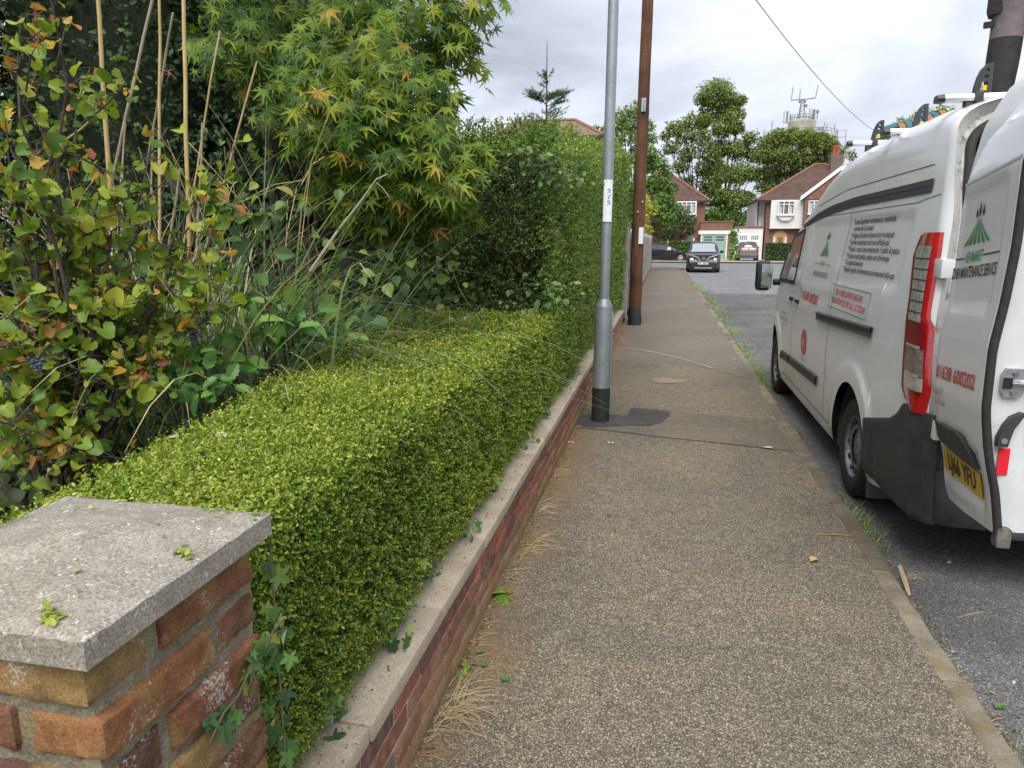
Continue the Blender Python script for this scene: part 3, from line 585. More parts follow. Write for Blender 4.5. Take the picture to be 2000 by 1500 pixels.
P = np.array([list(cen[rng.integers(len(cen))]) for _ in range(n)]) + rng.normal(0, 1, (n, 3)) * [.13, .07, .05]
M3 = frames(np.tile([.15, -.7, .8], (n, 1)), np.tile([.2, -.5, -.5], (n, 1)), .6, .45); leaves(cl, P, M3, .05 * rng.uniform(.6, 1.25, n), BROAD, m_clim, m_clim1, 130)
for a, c in ((0, 1), (1, 3), (3, 4), (5, 8), (6, 7), (9, 10), (12, 13)):
    p, q = cen[a], cen[c]; MB().tube([p, p.lerp(q, .5) + Vector((0, .02, -.05)), q], .004, 4).build('stem', m_bark, cl).location = -Vector(cl.location)
# ---------------------------------------------------------------- generic branch builder
def branch(b, p, d, L, r0, r1, wob=.1, n=6, m=0, sides=6, grav=0.0):
    pts = [Vector(p)]; d = Vector(d).normalized()
    for i in range(n):
        d = (d + Vector((random.gauss(0, wob), random.gauss(0, wob), random.gauss(0, wob) - grav))).normalized(); pts.append(pts[-1] + d * (L / n))
    b.tube(pts, [r0 + (r1 - r0) * i / n for i in range(n + 1)], sides, m); return pts
# ---------------------------------------------------------------- Japanese maple
ACER = [(0, (.03, .075, .012)), (.35, (.09, .175, .02)), (.62, (.18, .27, .028)), (.84, (.31, .35, .04)), (.93, (.50, .36, .07)), (1, (.55, .25, .08))]
m_acer = leafmat('maple_leaf', ACER, .42, .45, clump=.16, csc=1.5); m_acer1 = leafmat('maple_leaf_one', ACER, .42, .45, obj=True, clump=.16, csc=1.5)
PALM = lobed([(-118, .5), (-80, .74), (-40, .93), (0, 1.0), (40, .93), (80, .74), (118, .5)], .36, .5, 0, .3)
ac = thing('maple_tree', 'spreading japanese maple with yellow green star shaped leaves tinged orange at the tips', 'tree', (-2.3, 4.35, .1))
b = MB(); base = Vector((-2.3, 4.35, .1))
spr = []   # leafy sprays, placed where the crown's layers hang
for (px, py, Y, rx, ry, k) in [(560, 40, 3.9, .30, .13, 1), (450, 60, 3.6, .26, .13, 1), (680, 30, 3.6, .30, .14, 1), (800, 40, 3.8, .30, .14, 1), (890, 20, 3.9, .22, .14, 1), (860, 95, 4.0, .2, .12, 1), (900, 60, 4.1, .13, .1, .6),
    (440, 100, 3.5, .18, .1, .8), (520, 130, 3.7, .26, .13, 1), (620, 110, 3.5, .28, .13, 1), (720, 120, 3.4, .28, .13, 1), (800, 150, 3.6, .26, .13, 1), (590, 190, 3.4, .26, .12, 1), (680, 190, 3.3, .28, .12, 1), (770, 200, 3.4, .26, .12, 1), (830, 220, 3.6, .17, .12, .8),
    (640, 250, 3.4, .24, .12, 1), (720, 260, 3.3, .26, .12, 1), (800, 270, 3.4, .22, .12, 1), (840, 290, 3.6, .14, .1, .6), (680, 310, 3.5, .24, .12, 1), (760, 320, 3.4, .24, .12, 1), (830, 330, 3.4, .2, .1, .9), (890, 320, 3.6, .16, .07, .8), (925, 295, 3.7, .09, .04, .4),
    (660, 370, 3.6, .2, .1, .8), (740, 370, 3.5, .24, .1, 1), (820, 370, 3.5, .22, .1, .9), (885, 370, 3.6, .14, .08, .6), (710, 415, 3.6, .18, .08, .8), (790, 405, 3.6, .24, .07, .9), (860, 415, 3.7, .16, .06, .7), (910, 420, 3.8, .08, .04, .4), (770, 440, 3.7, .12, .05, .4), (840, 450, 3.8, .1, .05, .4),
    (600, -60, 3.7, .4, .16, 1), (750, -70, 3.8, .4, .16, 1), (900, -60, 4.0, .34, .16, 1), (480, -60, 3.7, .3, .16, 1), (700, 150, 4.2, .6, .4, 1.6), (620, 60, 4.3, .6, .3, 1.6), (820, 60, 4.4, .5, .3, 1.4), (740, 300, 4.1, .45, .3, 1.2), (600, 300, 4.1, .3, .25, .7)]:
    spr.append((at(px, py, Y), rx, ry, k))
lp, ln_, ls, lt = [], [], [], []
for c, rx, ry, k in spr:
    n = int(88 * k); q = unit(n) * rng.random((n, 1)) ** .4; P = np.array(c) + q * [rx, rx * .8, ry * 1.25]
    P[:, 2] -= np.abs(q[:, 0]) * rx * .35; lp.append(P)
    out = P - np.array(base) ; out[:, 2] = 0; out /= np.linalg.norm(out, axis=1, keepdims=True)
    view = np.tile([.25, -.75, 0], (n, 1)); nn = out * .35 + view * .65 + [0, 0, .55]; ln_.append(nn); lt.append(out * .5 + np.tile([.2, -.3, -.75], (n, 1))); ls.append(np.full(n, .082))
    tgt = c - Vector((0, 0, .02)); st = base + Vector((0, 0, 1.0 + .35 * (c.z - 1))); mid = st.lerp(tgt, .55) + Vector((0, 0, .12)); b.tube([st, st.lerp(mid, .5) + Vector((0, 0, .05)), mid, tgt], [.014, .011, .007, .003], 5)
P = np.concatenate(lp); nr = np.concatenate(ln_); tp_ = np.concatenate(lt); S = np.concatenate(ls) * rng.uniform(.6, 1.2, len(P))
edge = np.clip((np.array([(Vector(p) - Vector((0, 0, HCAM))).dot(_r) / max(.1, (Vector(p) - Vector((0, 0, HCAM))).dot(_f)) for p in P]) * FPX + 150) / 400, 0, .45)
leaves(ac, P, frames(nr, tp_, .45, .4), S, PALM, m_acer, m_acer1, 300, rnd=np.clip(rng.random(len(P)) * .72 + edge * .5, 0, 1))
for dx in (-.05, .06, .0): branch(b, base + Vector((dx, 0, 0)), (dx * 3, -.1, 1), 2.2, .05, .022, .1, 8)
b.build('trunk', m_barkdark, ac, R(60)).location = -Vector(ac.location)
# ---------------------------------------------------------------- flowering currant
RIB = [(0, (.07, .14, .02)), (.25, (.14, .24, .03)), (.5, (.24, .34, .04)), (.72, (.35, .42, .05)), (.82, (.45, .40, .06)), (.90, (.50, .28, .06)), (.96, (.42, .15, .05)), (1, (.32, .08, .045))]
m_rib = leafmat('currant_leaf', RIB, .38, .42); m_rib1 = leafmat('currant_leaf_one', RIB, .38, .42, obj=True)
LOBE3 = lobed([(-105, .55), (-55, .8), (0, .95), (55, .8), (105, .55)], .90, .75, .45, .3, .05)
def polar_leaf(n=17, lob=.13, ser=.035, cup=.55, droop=.35):
    V = [(0, 0, 0)]; A_ = np.linspace(-155, 155, n)
    for i, a in enumerate(A_): r_ = (.60 + .30 * math.cos(R(a) / 2) ** 2 + lob * (abs(math.cos(R(a) * 1.45)) - .5)) + (ser if i % 2 else -ser); x, y = math.sin(R(a)) * r_, math.cos(R(a)) * r_ + .0; V.append((x, y, cup * x * x - droop * max(0, y) ** 2 + .05 * math.sin(5 * R(a))))
    return np.array(V, float), [(0, i + 1, i) for i in range(1, n)]
CURR = polar_leaf()
rb = thing('currant_bush', 'flowering currant bush turning orange with lobed leaves and dark twigs beside the pier', 'bush', (-1.93, 1.95, .1))
b = MB(); bb = Vector((-1.93, 1.95, .1)); tips = []; lp, lt = [], []
tg = [(20, 20, 1.9), (60, 120, 1.8), (120, -30, 2.0), (110, 240, 2.1), (170, 130, 2.3), (60, 330, 1.9), (190, 330, 2.1), (250, 420, 2.2), (330, 350, 2.4), (430, 330, 2.5), (470, 270, 2.6), (400, 440, 2.4), (480, 400, 2.5), (300, 500, 2.2), (380, 540, 2.2), (440, 600, 2.3), (210, 560, 2.0), (120, 480, 2.0), (30, 480, 1.9), (10, 620, 1.8), (260, 640, 2.1), (330, 690, 2.15), (170, 700, 2.0), (390, 640, 2.2), (60, 720, 1.8), (20, 800, 1.7), (40, 900, 1.65), (150, 800, 1.85), (220, 760, 2.0), (0, 220, 1.9), (-60, 100, 1.9), (-80, 400, 1.8), (330, 250, 2.5), (130, 30, 2.1), (460, 510, 2.5), (100, 600, 1.9), (270, 300, 2.4), (-40, 700, 1.7), (300, 590, 2.2), (0, 860, 1.65), (90, 960, 1.62), (-30, 960, 1.6)]
for (px, py, Y) in tg:
    T = at(px, py, Y); st = bb + Vector((random.uniform(-.08, .08), random.uniform(-.05, .05), random.uniform(.55, .95)))
    if st.z > T.z: st.z = max(.5, T.z - .1)
    pts = []
    for i in range(8):
        t = i / 7; p = st.lerp(T, t) + Vector((random.gauss(0, .018), random.gauss(0, .018), .12 * math.sin(math.pi * t) * (1 if T.z > st.z else .4))); pts.append(p)
    b.tube(pts, [.008 - .006 * i / 7 for i in range(8)], 6)
    for j in range(2):
        q = pts[random.randrange(3, 7)]; pp = branch(b, q, (random.gauss(0, 1), random.gauss(0, .6), random.uniform(-.2, .8)), random.uniform(.15, .35), .004, .0015, .2, 4, sides=5); pts += pp[1:]
    for p in pts[2:]:
        for _ in range(random.choice((2, 2, 3, 4))):
            d = Vector((random.gauss(0, 1), random.gauss(0, 1), random.gauss(0, .7))).normalized(); e_ = p + d * random.uniform(.02, .075); lp.append(e_); lt.append(d); b.tube([p, e_], [.0016, .001], 3, cap=False)
branch(b, bb, (.1, 0, 1), .75, .035, .02, .1, 6); branch(b, bb, (-.25, -.2, 1), .8, .028, .014, .12, 6); branch(b, bb, (.4, .1, 1), .7, .024, .012, .12, 6)
b.build('stem', m_barkdark, rb).location = -Vector(rb.location)
P = np.array([list(p) for p in lp]); d = np.array([list(p) for p in lt]); n = len(P)
leaves(rb, P, frames(np.tile([.2, -.5, .8], (n, 1)), d * .6 + [.1, -.2, -.45], .4, .95), .029 * rng.uniform(.5, 1.35, n), CURR, m_rib, m_rib1, 300, rnd=rng.random(n), smooth=True)
m_seed = mat('dry_currant_stalk', (.16, .07, .045), (.26, .13, .09), 30, .9); b = MB()
for (px, py, Y) in [(70, 30, 1.85), (75, 85, 1.9), (20, 140, 1.85), (60, 165, 1.9), (130, 160, 2.0), (190, 195, 2.2), (330, 140, 2.4), (65, 310, 1.9), (120, 420, 2.0), (60, 640, 1.8), (280, 430, 2.2), (160, 660, 2.0)]:
    c = at(px, py, Y)
    for _ in range(14):
        q = c + Vector((random.gauss(0, .012), random.gauss(0, .012), random.gauss(0, .018))); b.tube([c, q], .0012, 3, cap=False); b.lathe([(0, -.003), (.003, 0), (0, .003)], q, 5)
tag(b.build('seed_stalks', m_seed, rb), kind='stuff').location = -Vector(rb.location)
# ---------------------------------------------------------------- pampas grass with old canes
m_blade = leafmat('pampas_blade', [(0, (.09, .16, .08)), (.4, (.21, .31, .18)), (.7, (.36, .46, .31)), (.88, (.48, .49, .30)), (1, (.60, .50, .28))], .3, .5)
pg = thing('pampas_grass', 'clump of arching grey green pampas grass with pale dead canes', 'grass clump', (-2.2, 3.0, .1))
pb = Vector((-2.2, 3.0, .1)); V = []; F = []; Rn = []; ns = 9
for k in range(1050):
    az = random.uniform(0, 2*math.pi); L = random.uniform(1.0, 2.05); lean = random.uniform(.08, .75); p = pb + Vector((random.gauss(-.12, .34), random.gauss(-.05, .14), random.uniform(0, .3)))
    if random.random() < .5: az = random.gauss(-.35, .7)
    d = Vector((math.cos(az) * lean, math.sin(az) * lean, 1)).normalized(); w = random.uniform(.003, .007); r_ = random.random(); bend = random.uniform(.08, .40); side = Vector((-math.sin(az), math.cos(az), 0)); base_i = len(V)
    for i in range(ns + 1):
        t = i / ns; ww = w * (1 - t ** 2.2) + .0004; V += [tuple(p - side * ww), tuple(p + side * ww)]; Rn += [r_, r_]
        d = (d + Vector((math.cos(az) * bend * t, math.sin(az) * bend * t, -bend * 1.5 * t * t)) + Vector((random.gauss(0, .02), random.gauss(0, .02), 0))).normalized(); p = p + d * (L / ns)
    for i in range(ns): q = base_i + 2 * i; F.append((q, q + 1, q + 3, q + 2))
me = bpy.data.meshes.new('blades'); me.from_pydata(V, [], F); me.materials.append(m_blade); a = me.attributes.new('rnd', 'FLOAT', 'POINT'); a.data.foreach_set('value', Rn)
tag(put('blades', me, pg), kind='stuff').location = -Vector(pg.location)
m_cane = mat('dead_cane', (.42, .29, .12), (.58, .44, .22), 6, .7, bump=.15, bsc=30); m_cane2 = mat('grey_cane', (.30, .25, .17), (.44, .38, .27), 8, .8)
for (x0, y0, x1, y1, Y, w, mm) in [(187, -60, 206, 230, 2.75, .011, 0), (310, -40, 312, 400, 2.95, .008, 0), (358, -60, 366, 330, 2.9, .0105, 0), (300, -10, 243, 245, 3.0, .0085, 1), (430, 60, 375, 380, 3.2, .006, 0), (502, 120, 440, 345, 3.3, .0065, 0), (338, 25, 322, 120, 3.0, .006, 1), (215, 205, 190, 225, 2.9, .006, 0), (352, 330, 330, 480, 3.0, .007, 1), (245, 240, 236, 470, 3.0, .006, 1), (395, 240, 385, 460, 3.2, .006, 1), (300, 250, 292, 480, 3.1, .005, 1)]:
    A_, B_ = at(x0, y0, Y), at(x1, y1, Y + .05); d = (B_ - A_); B2 = B_ + d.normalized() * max(0.02, min(.5, B_.z - .5)); pts = [A_.lerp(B2, t) + Vector((mnoise.noise(Vector((t*3, x0, 0)))*.012, 0, 0)) for t in np.linspace(0, 1, 7)]
    MB().tube(pts, [w * (.75 + .25 * t) for t in np.linspace(0, 1, 7)], 7).build('cane', (m_cane, m_cane2)[mm], pg, R(60)).location = -Vector(pg.location)
b = MB()
for k in range(90):      # dead straw low in the clump
    p = at(random.uniform(-40, 640), random.uniform(330, 640), random.uniform(2.9, 3.5)); a = random.gauss(1.3, .6); L = random.uniform(.15, .5); d = Vector((math.cos(a), random.gauss(0, .3), math.sin(a))) * L; b.tube([p - d * .5, p + Vector((0, 0, random.uniform(0, .03))), p + d * .5], .0018, 3, cap=False)
tag(b.build('dead_straw', m_straw, pg), kind='stuff').location = -Vector(pg.location)
# long stray stems
b = MB(); b.tube([at(605, 530, 2.9), at(660, 450, 2.9), at(700, 400, 2.85), at(735, 350, 2.8), at(757, 340, 2.8)], [.006, .005, .0045, .003, .002], 6); b.tube([at(735, 357, 2.82), at(748, 368, 2.84), at(760, 385, 2.86)], .002, 4)
tag(b.build('dead_stem', mat('bleached_stem', (.42, .37, .28), (.5, .46, .37), 20, .9)), 'pale bare dead stem poking out of the grass below the maple', 'stem')
# ---------------------------------------------------------------- brambles, mahonia and ground cover behind the hedge
m_brm = leafmat('bramble_leaf', [(0, (.04, .09, .025)), (.5, (.10, .19, .05)), (.85, (.19, .29, .08)), (1, (.36, .32, .09))], .3, .45); m_brm1 = leafmat('bramble_leaf_one', [(0, (.04, .09, .025)), (.5, (.10, .19, .05)), (.85, (.19, .29, .08)), (1, (.36, .32, .09))], .3, .45, obj=True)
TOOTH = leaf_shape([(.12, .22), (.22, .34), (.3, .31), (.42, .4), (.5, .34), (.64, .3), (.72, .22), (.86, .13)], .16, .18)
def leafy(name, label, cat, cen, n_each, size, tmpl, mm, m1, n_one, sp, normal=(.15, -.6, .8), tip=(.1, -.35, -.4), spin=.6, tilt=.45, stem=m_barkdark, group=None):
    c0 = cen[0]; root = thing(name, label, cat, (c0.x, c0.y, .1), group=group); Ps = []
    b = MB()
    for c in cen:
        Ps.append(np.array(c) + rng.normal(0, 1, (n_each, 3)) * sp); g = Vector((c.x * .5 + c0.x * .5, c.y * .6 + c0.y * .4 + .1, .1)); b.tube([g, g.lerp(c, .6) + Vector((0, .03, .05)), c], [.006, .0045, .002], 5)
    P = np.concatenate(Ps); n = len(P); M3 = frames(np.tile(normal, (n, 1)), np.tile(tip, (n, 1)), spin, tilt); leaves(root, P, M3, size * rng.uniform(.55, 1.25, n), tmpl, mm, m1, n_one); b.build('stem', stem, root).location = -Vector(root.location); return root
leafy('bramble', 'big toothed light green bramble leaves among the grass blades', 'bramble', [at(520, 400, 2.7), at(470, 420, 2.7), at(560, 430, 2.8), at(540, 460, 2.75), at(500, 470, 2.7), at(600, 400, 2.9), at(500, 540, 2.6), at(560, 560, 2.7), at(450, 560, 2.6), at(540, 380, 2.8)], 4, .085, TOOTH, m_brm, m_brm1, 40, [.07, .06, .05])
leafy('bramble', 'dark bramble patch with brown flower heads under the maple', 'bramble', [at(760, 500, 3.6), at(720, 470, 3.7), at(690, 520, 3.4), at(800, 520, 3.8), at(650, 560, 3.2), at(740, 560, 3.6), at(830, 570, 4.0), at(700, 600, 3.4), at(620, 610, 3.0), at(860, 610, 4.2), at(790, 600, 3.9)], 15, .075, TOOTH, m_brm, m_brm1, 120, [.12, .12, .08])
MAH = [(0, (.035, .10, .03)), (.5, (.09, .22, .045)), (.9, (.17, .34, .065)), (1, (.26, .40, .08))]
m_mah = leafmat('mahonia_leaf', MAH, .25, .38, spec=.4); m_mah1 = leafmat('mahonia_leaf_one', MAH, .25, .38, obj=True, spec=.4)
SPINY = leaf_shape([(.1, .17), (.2, .30), (.3, .24), (.42, .34), (.52, .26), (.64, .29), (.74, .19), (.86, .16)], .2, .15)
leafy('mahonia', 'glossy bright green spiny leaved mahonia sprouting over the back of the low hedge', 'shrub', [at(380, 700, 2.25), at(340, 720, 2.2), at(420, 715, 2.3), at(450, 720, 2.35), at(390, 740, 2.2), at(320, 745, 2.15), at(430, 750, 2.25)], 11, .075, SPINY, m_mah, m_mah1, 80, [.045, .05, .035], (.1, -.5, .9), (.1, -.3, .1), 1.0, .4)
leafy('mahonia', 'dull dark green mahonia leaves beside the clipped hedge below the bramble', 'shrub', [at(540, 590, 2.7), at(580, 630, 2.8), at(510, 640, 2.6), at(620, 650, 2.9), at(560, 660, 2.7), at(480, 600, 2.5), at(660, 640, 3.1)], 14, .085, SPINY, m_mah, m_mah1, 100, [.08, .08, .04], (.1, -.4, .9), (.2, -.3, .0), 1.0, .4)
m_und = leafmat('undergrowth_leaf', [(0, (.015, .03, .01)), (.6, (.04, .075, .02)), (1, (.10, .15, .04))], .2, .5); m_und1 = leafmat('undergrowth_leaf_one', [(0, (.015, .03, .01)), (.6, (.04, .075, .02)), (1, (.10, .15, .04))], .2, .5, obj=True)
n = 9000; Y = rng.uniform(1.5, 5.1, n); x = np.array([hback(y) for y in Y]) - .03 - rng.random(n) * 1.7; z = .25 + rng.random(n) * (.55 + .1 * (Y - 1.5)); P = np.stack([x, Y, z], 1)
o = mass('undergrowth', P, frames(np.tile([.2, -.5, .7], (n, 1)), np.tile([.1, -.3, -.3], (n, 1)), 1.0, .6), .06 * rng.uniform(.5, 1.3, n), BROAD, m_und)
tag(o, 'dark leafy undergrowth filling the bed behind the clipped hedge', 'undergrowth', kind='stuff')
# blue berries hanging in bunches
m_berry = mat('blue_berry', (.02, .03, .075), (.07, .10, .19), 60, .6)
bs = bmesh.new(); bmesh.ops.create_icosphere(bs, subdivisions=1, radius=.0062); bme = bpy.data.meshes.new('berry'); bs.to_mesh(bme); bs.free(); bme.materials.append(m_berry); bme.shade_smooth()
for lab, c in (('bunch of blue berries low down beside the grey currant stem', at(76, 705, 1.75)), ('bunch of blue berries behind the orange currant leaves near the grass', at(408, 615, 2.35)), ('bunch of dark blue berries just above the glossy mahonia', at(376, 655, 2.2)), ('bunch of blue berries in the middle of the currant bush', at(228, 660, 2.1)), ('bunch of blue berries in shade at the edge of the clipped hedge', at(170, 790, 1.95))):
    g = thing('berry_bunch', lab, 'berries', c, group='berry bunches')
    for k in range(18): o = put('berry', bme, g, (random.gauss(0, .011), random.gauss(0, .009), random.gauss(-.01, .012)))
    MB().tube([(0, 0, .0), (0, .01, .05)], .0015, 4).build('stalk', m_bark, g)
rl = thing('red_leaf', 'bright red withered leaves caught low in the currant stems', 'leaf', at(118, 770, 1.95)); m_red = mat('red_leaf', (.42, .03, .02), (.5, .09, .05), 20, .5)
V, F = BROAD
for k in range(4):
    me = bpy.data.meshes.new('blade'); a = random.uniform(0, 6); s_ = .05
    me.from_pydata([(v[0]*s_*math.cos(a) - v[1]*s_*math.sin(a), v[2]*s_, v[0]*s_*math.sin(a) + v[1]*s_*math.cos(a)) for v in V], [], F); me.materials.append(m_red); put('blade', me, rl, (random.gauss(0, .01), 0, random.gauss(0, .008)))
# ---------------------------------------------------------------- dark conifers closing the garden
m_con = leafmat('conifer_spray', [(0, (.014, .03, .011)), (.6, (.034, .066, .022)), (1, (.075, .125, .038))], .15, .6, clump=.2, csc=1.2)
for lab, c, rr in (('dark green conifer behind the pampas grass', Vector((-5.2, 6.2, 0)), (1.6, 1.1, 6.4)), ('very dark conifer rising behind the maple trunk', Vector((-3.55, 6.6, 0)), (1.15, .8, 5.8)), ('broad dark conifer behind the currant bush', Vector((-7.6, 4.9, 0)), (1.9, 1.7, 7.0)), ('dark conifer standing between the two broader conifers', Vector((-6.4, 8.0, 0)), (1.9, 1.2, 8.0)), ('dark conifer at the outer edge of the garden', Vector((-9.6, 3.9, 0)), (1.6, 1.6, 7.5))):
    t = thing('conifer', lab, 'tree', c); n = 7600; q = unit(n); h = rng.random(n); rad = (1 - h ** 3) ** .5 * (1 + .0 * h); P = np.stack([c.x + q[:, 0] * rr[0] * rad, c.y + q[:, 1] * rr[1] * rad, .2 + h * rr[2]], 1); P += nz(P, 1.6, 3)[:, None] * q * .3
    N_ = q * [1, 1, .1] + [0, 0, .35]; pos, M3, S, rd_ = shoots(P, N_, 8, .2, .06, .6); tag(mass('crown', pos, M3, S, LEAF4, m_con, t, rd_), kind='stuff')
    b = MB(); b.tube([(0, 0, 0), (0, 0, rr[2] * .9)], [.14, .02], 8); b.build('trunk', m_barkdark, t)
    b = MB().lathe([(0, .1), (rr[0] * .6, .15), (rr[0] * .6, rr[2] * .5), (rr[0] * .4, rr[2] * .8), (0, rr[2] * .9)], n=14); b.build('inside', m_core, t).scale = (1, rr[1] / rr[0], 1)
# ================================================================== the white van
m_white = mat('van_white_paint', (.80, .815, .82), (.76, .775, .78), 3, .28, coat=.5, dirt=(.68, .67, .63), dsc=2.5, dlo=.6, dhi=.85)
_nt = m_white.node_tree; _b = [n for n in _nt.nodes if n.type == 'BSDF_PRINCIPLED'][0]; _src = _b.inputs['Base Color'].links[0].from_socket      # road grime thrown up along the sills
_p = _pos(_nt); _sx = _nt.nodes.new('ShaderNodeSeparateXYZ'); _nt.links.new(_p, _sx.inputs[0]); _n = _noise(_nt, 5, 7, _p, .7); _q = _nt.nodes.new('ShaderNodeMath'); _q.operation = 'MULTIPLY_ADD'; _nt.links.new(_n.outputs['Fac'], _q.inputs[0]); _q.inputs[1].default_value = -.7; _nt.links.new(_sx.outputs['Z'], _q.inputs[2])
_mr = _nt.nodes.new('ShaderNodeMapRange'); _nt.links.new(_q.outputs[0], _mr.inputs['Value']); _mr.inputs['From Min'].default_value = -.2; _mr.inputs['From Max'].default_value = .35; _mr.inputs['To Min'].default_value = .45; _mr.inputs['To Max'].default_value = 0; _nt.links.new(_mix(_nt, _mr.outputs['Result'], _src, (.36, .32, .24)), _b.inputs['Base Color'])
m_trim = mat('grey_plastic_trim', (.028, .029, .032), (.04, .041, .044), 12, .55, bump=.15, bsc=300, dirt=(.085, .08, .07), dsc=6, dlo=.55, dhi=.8)
m_rub = mat('tyre_rubber', (.014, .014, .015), (.03, .029, .028), 30, .8, bump=.3, bsc=120)
m_seam = mat('panel_gap', (.02, .02, .022), rough=.9)
m_rim = mat('steel_rim', (.20, .20, .205), (.30, .30, .305), 20, .45, .6, dirt=(.09, .075, .055), dsc=14, dlo=.5, dhi=.7)
m_redl = mat('red_lens', (.36, .008, .012), (.5, .015, .018), 30, .12, coat=.8, spec=.7)
m_dkred = mat('dark_red_lens', (.16, .006, .01), (.22, .01, .014), 40, .35, coat=.15)
m_clear = mat('clear_lens', (.42, .41, .38), (.72, .72, .70), 35, .15, .35, coat=.8)
m_smoke = mat('smoky_lens', (.17, .12, .11), (.3, .25, .22), 50, .2, .2, coat=.8)
m_chrome = mat('bright_metal', (.6, .61, .62), rough=.22, metal=.9)
m_jamb = mat('dirty_door_jamb', (.50, .50, .48), (.40, .40, .385), 8, .6, dirt=(.12, .09, .06), dsc=14, dlo=.54, dhi=.68)
m_dark = mat('dark_interior', (.025, .025, .027), (.045, .044, .043), 5, .9)
m_carglass = glass('dark_glass')
m_green = mat('logo_green', (.05, .27, .075), rough=.4); m_ink = mat('logo_black', (.015, .015, .016), rough=.4); m_redink = mat('logo_red', (.55, .035, .04), rough=.4); m_grayink = mat('logo_grey', (.25, .26, .27), rough=.4)
VX, VY = 2.22, 3.65
van = thing('panel_van', 'white high roof panel van with garden services lettering parked against the kerb', 'van', (VX, VY, ZR))
def lerp_t(tab, x):
    return float(np.interp(x, [a for a, _ in tab], [b_ for _, b_ in tab]))
def sm(t): t = max(0.0, min(1.0, t)); return t * t * (3 - 2 * t)
ZT = [(0, 2.39), (.3, 2.42), (1.4, 2.43), (2.3, 2.41), (2.8, 2.36), (3.2, 2.27), (3.5, 2.16), (3.75, 2.03), (3.95, 1.94), (4.2, 1.85), (4.5, 1.68), (4.8, 1.48), (5.05, 1.29), (5.3, 1.16), (5.48, 1.02), (5.58, .85), (5.62, .6)]
HWZ = [(0.2, .955), (.45, .975), (.8, .988), (1.1, .988), (1.3, .975), (1.5, .948), (1.7, .918), (1.9, .888), (2.05, .872), (2.3, .85)]
WR, WF, ZC, RA = 1.28, 4.66, .335, .43
def lean(z): return lerp_t([(1.0, 0), (1.72, .20), (2.0, .30), (2.3, .40), (2.5, .44)], z)
def hw(y, z):
    w = lerp_t(HWZ, z)
    d = max(0.0, y - lean(z)); w -= (.035 - .02 * sm((z - 1.75) / .3)) * max(0, 1 - d / .07) ** 2
    if y > 4.2: w -= .16 * ((y - 4.2) / 1.42) ** 2.2
    # recessed panel of the load side
    zb_, zt_ = 1.40 - (y - .75) * .05, 1.845
    q = min(y - .67 , 3.36 - y, zt_ - z, z - zb_); w -= .011 * sm(q / .03)
    q = min(y - .92 - (zb_ - z) * .9, 4.05 - y, zb_ - z + .02, z - zb_ + .135); w -= .006 * sm(q / .025)
    for yc in (WR, WF):
        r_ = math.hypot(y - yc, z - ZC); w += .020 * sm((.60 - r_) / .07) * sm((z - .25) / .1)
    return w
def zbot(y):
    s_ = .25 + .10 * sm((.85 - y) / .6)
    for yc in (WR, WF):
        if abs(y - yc) < RA: s_ = max(s_, ZC + math.sqrt(RA**2 - (y - yc)**2))
    return s_
def eh(y): return .26 - .09 * sm((y - 3.2) / .8)
NS, NR = 64, 12
def sect(y0):
    """left half section at station y0 from the sill to the roof's middle"""
    zt = lerp_t(ZT, y0); zr = zt - eh(y0); zb_ = min(zbot(y0), zr - .02); pts = []
    for i in range(NS + 1):
        z = zb_ + (zr - zb_) * i / NS; pts.append((y0, z, hw(y0 + lean(z) * max(0, 1 - y0 / 1.6), z)))
    w0 = hw(y0 + lean(zr) * max(0, 1 - y0 / 1.6), zr)
    for i in range(1, NR + 1):
        a = math.pi / 2 * i / NR; pts.append((y0, zr + (zt - zr) * math.sin(a) ** .60, w0 * math.cos(a) ** .50 if i < NR else 0.0))
    return [(-w, y + lean(z) * max(0, 1 - y / 1.6), z) for y, z, w in pts]
ys = sorted(set([round(v, 4) for v in np.concatenate([np.linspace(0, .2, 8), np.linspace(.2, 5.62, 120), WR + RA * np.sin(np.linspace(-1.57, 1.57, 25)), WF + RA * np.sin(np.linspace(-1.57, 1.57, 25))])]))
rows = []
for y in ys:
    L = sect(y); rows.append(L + [(-p[0], p[1], p[2]) for p in L[-2::-1]])
b = MB(); b.grid(rows); b.face(rows[-1][::-1]); b.build('body', m_white, van, R(38))
def S(y, z, off=.003, s=-1):          # a point on the van's flank
    return (s * (hw(y, z) + off), y, z)
def patch(poly_rows, name, m, parent=None, off=.003, s=-1, smooth=True):
    b = MB(); b.grid([[S(y, z, off, s) for y, z in r_] for r_ in poly_rows], flip=(s > 0)); return b.build(name, m, parent or van, smooth)
def quadpatch(a, b_, c, d, nu=14, nv=6):   # corners a-b (bottom, rear to front), d-c (top)
    return [[((1-v)*((1-u)*a[0] + u*b_[0]) + v*((1-u)*d[0] + u*c[0]), (1-v)*((1-u)*a[1] + u*b_[1]) + v*((1-u)*d[1] + u*c[1])) for u in np.linspace(0, 1, nu)] for v in np.linspace(0, 1, nv)]
def curve_strip(up, lo, n=30): return [[(y, lerp_t(t, y)) for y in np.linspace(max(up[0][0], lo[0][0]), up[-1][0], n)] for t in (lo, up)]
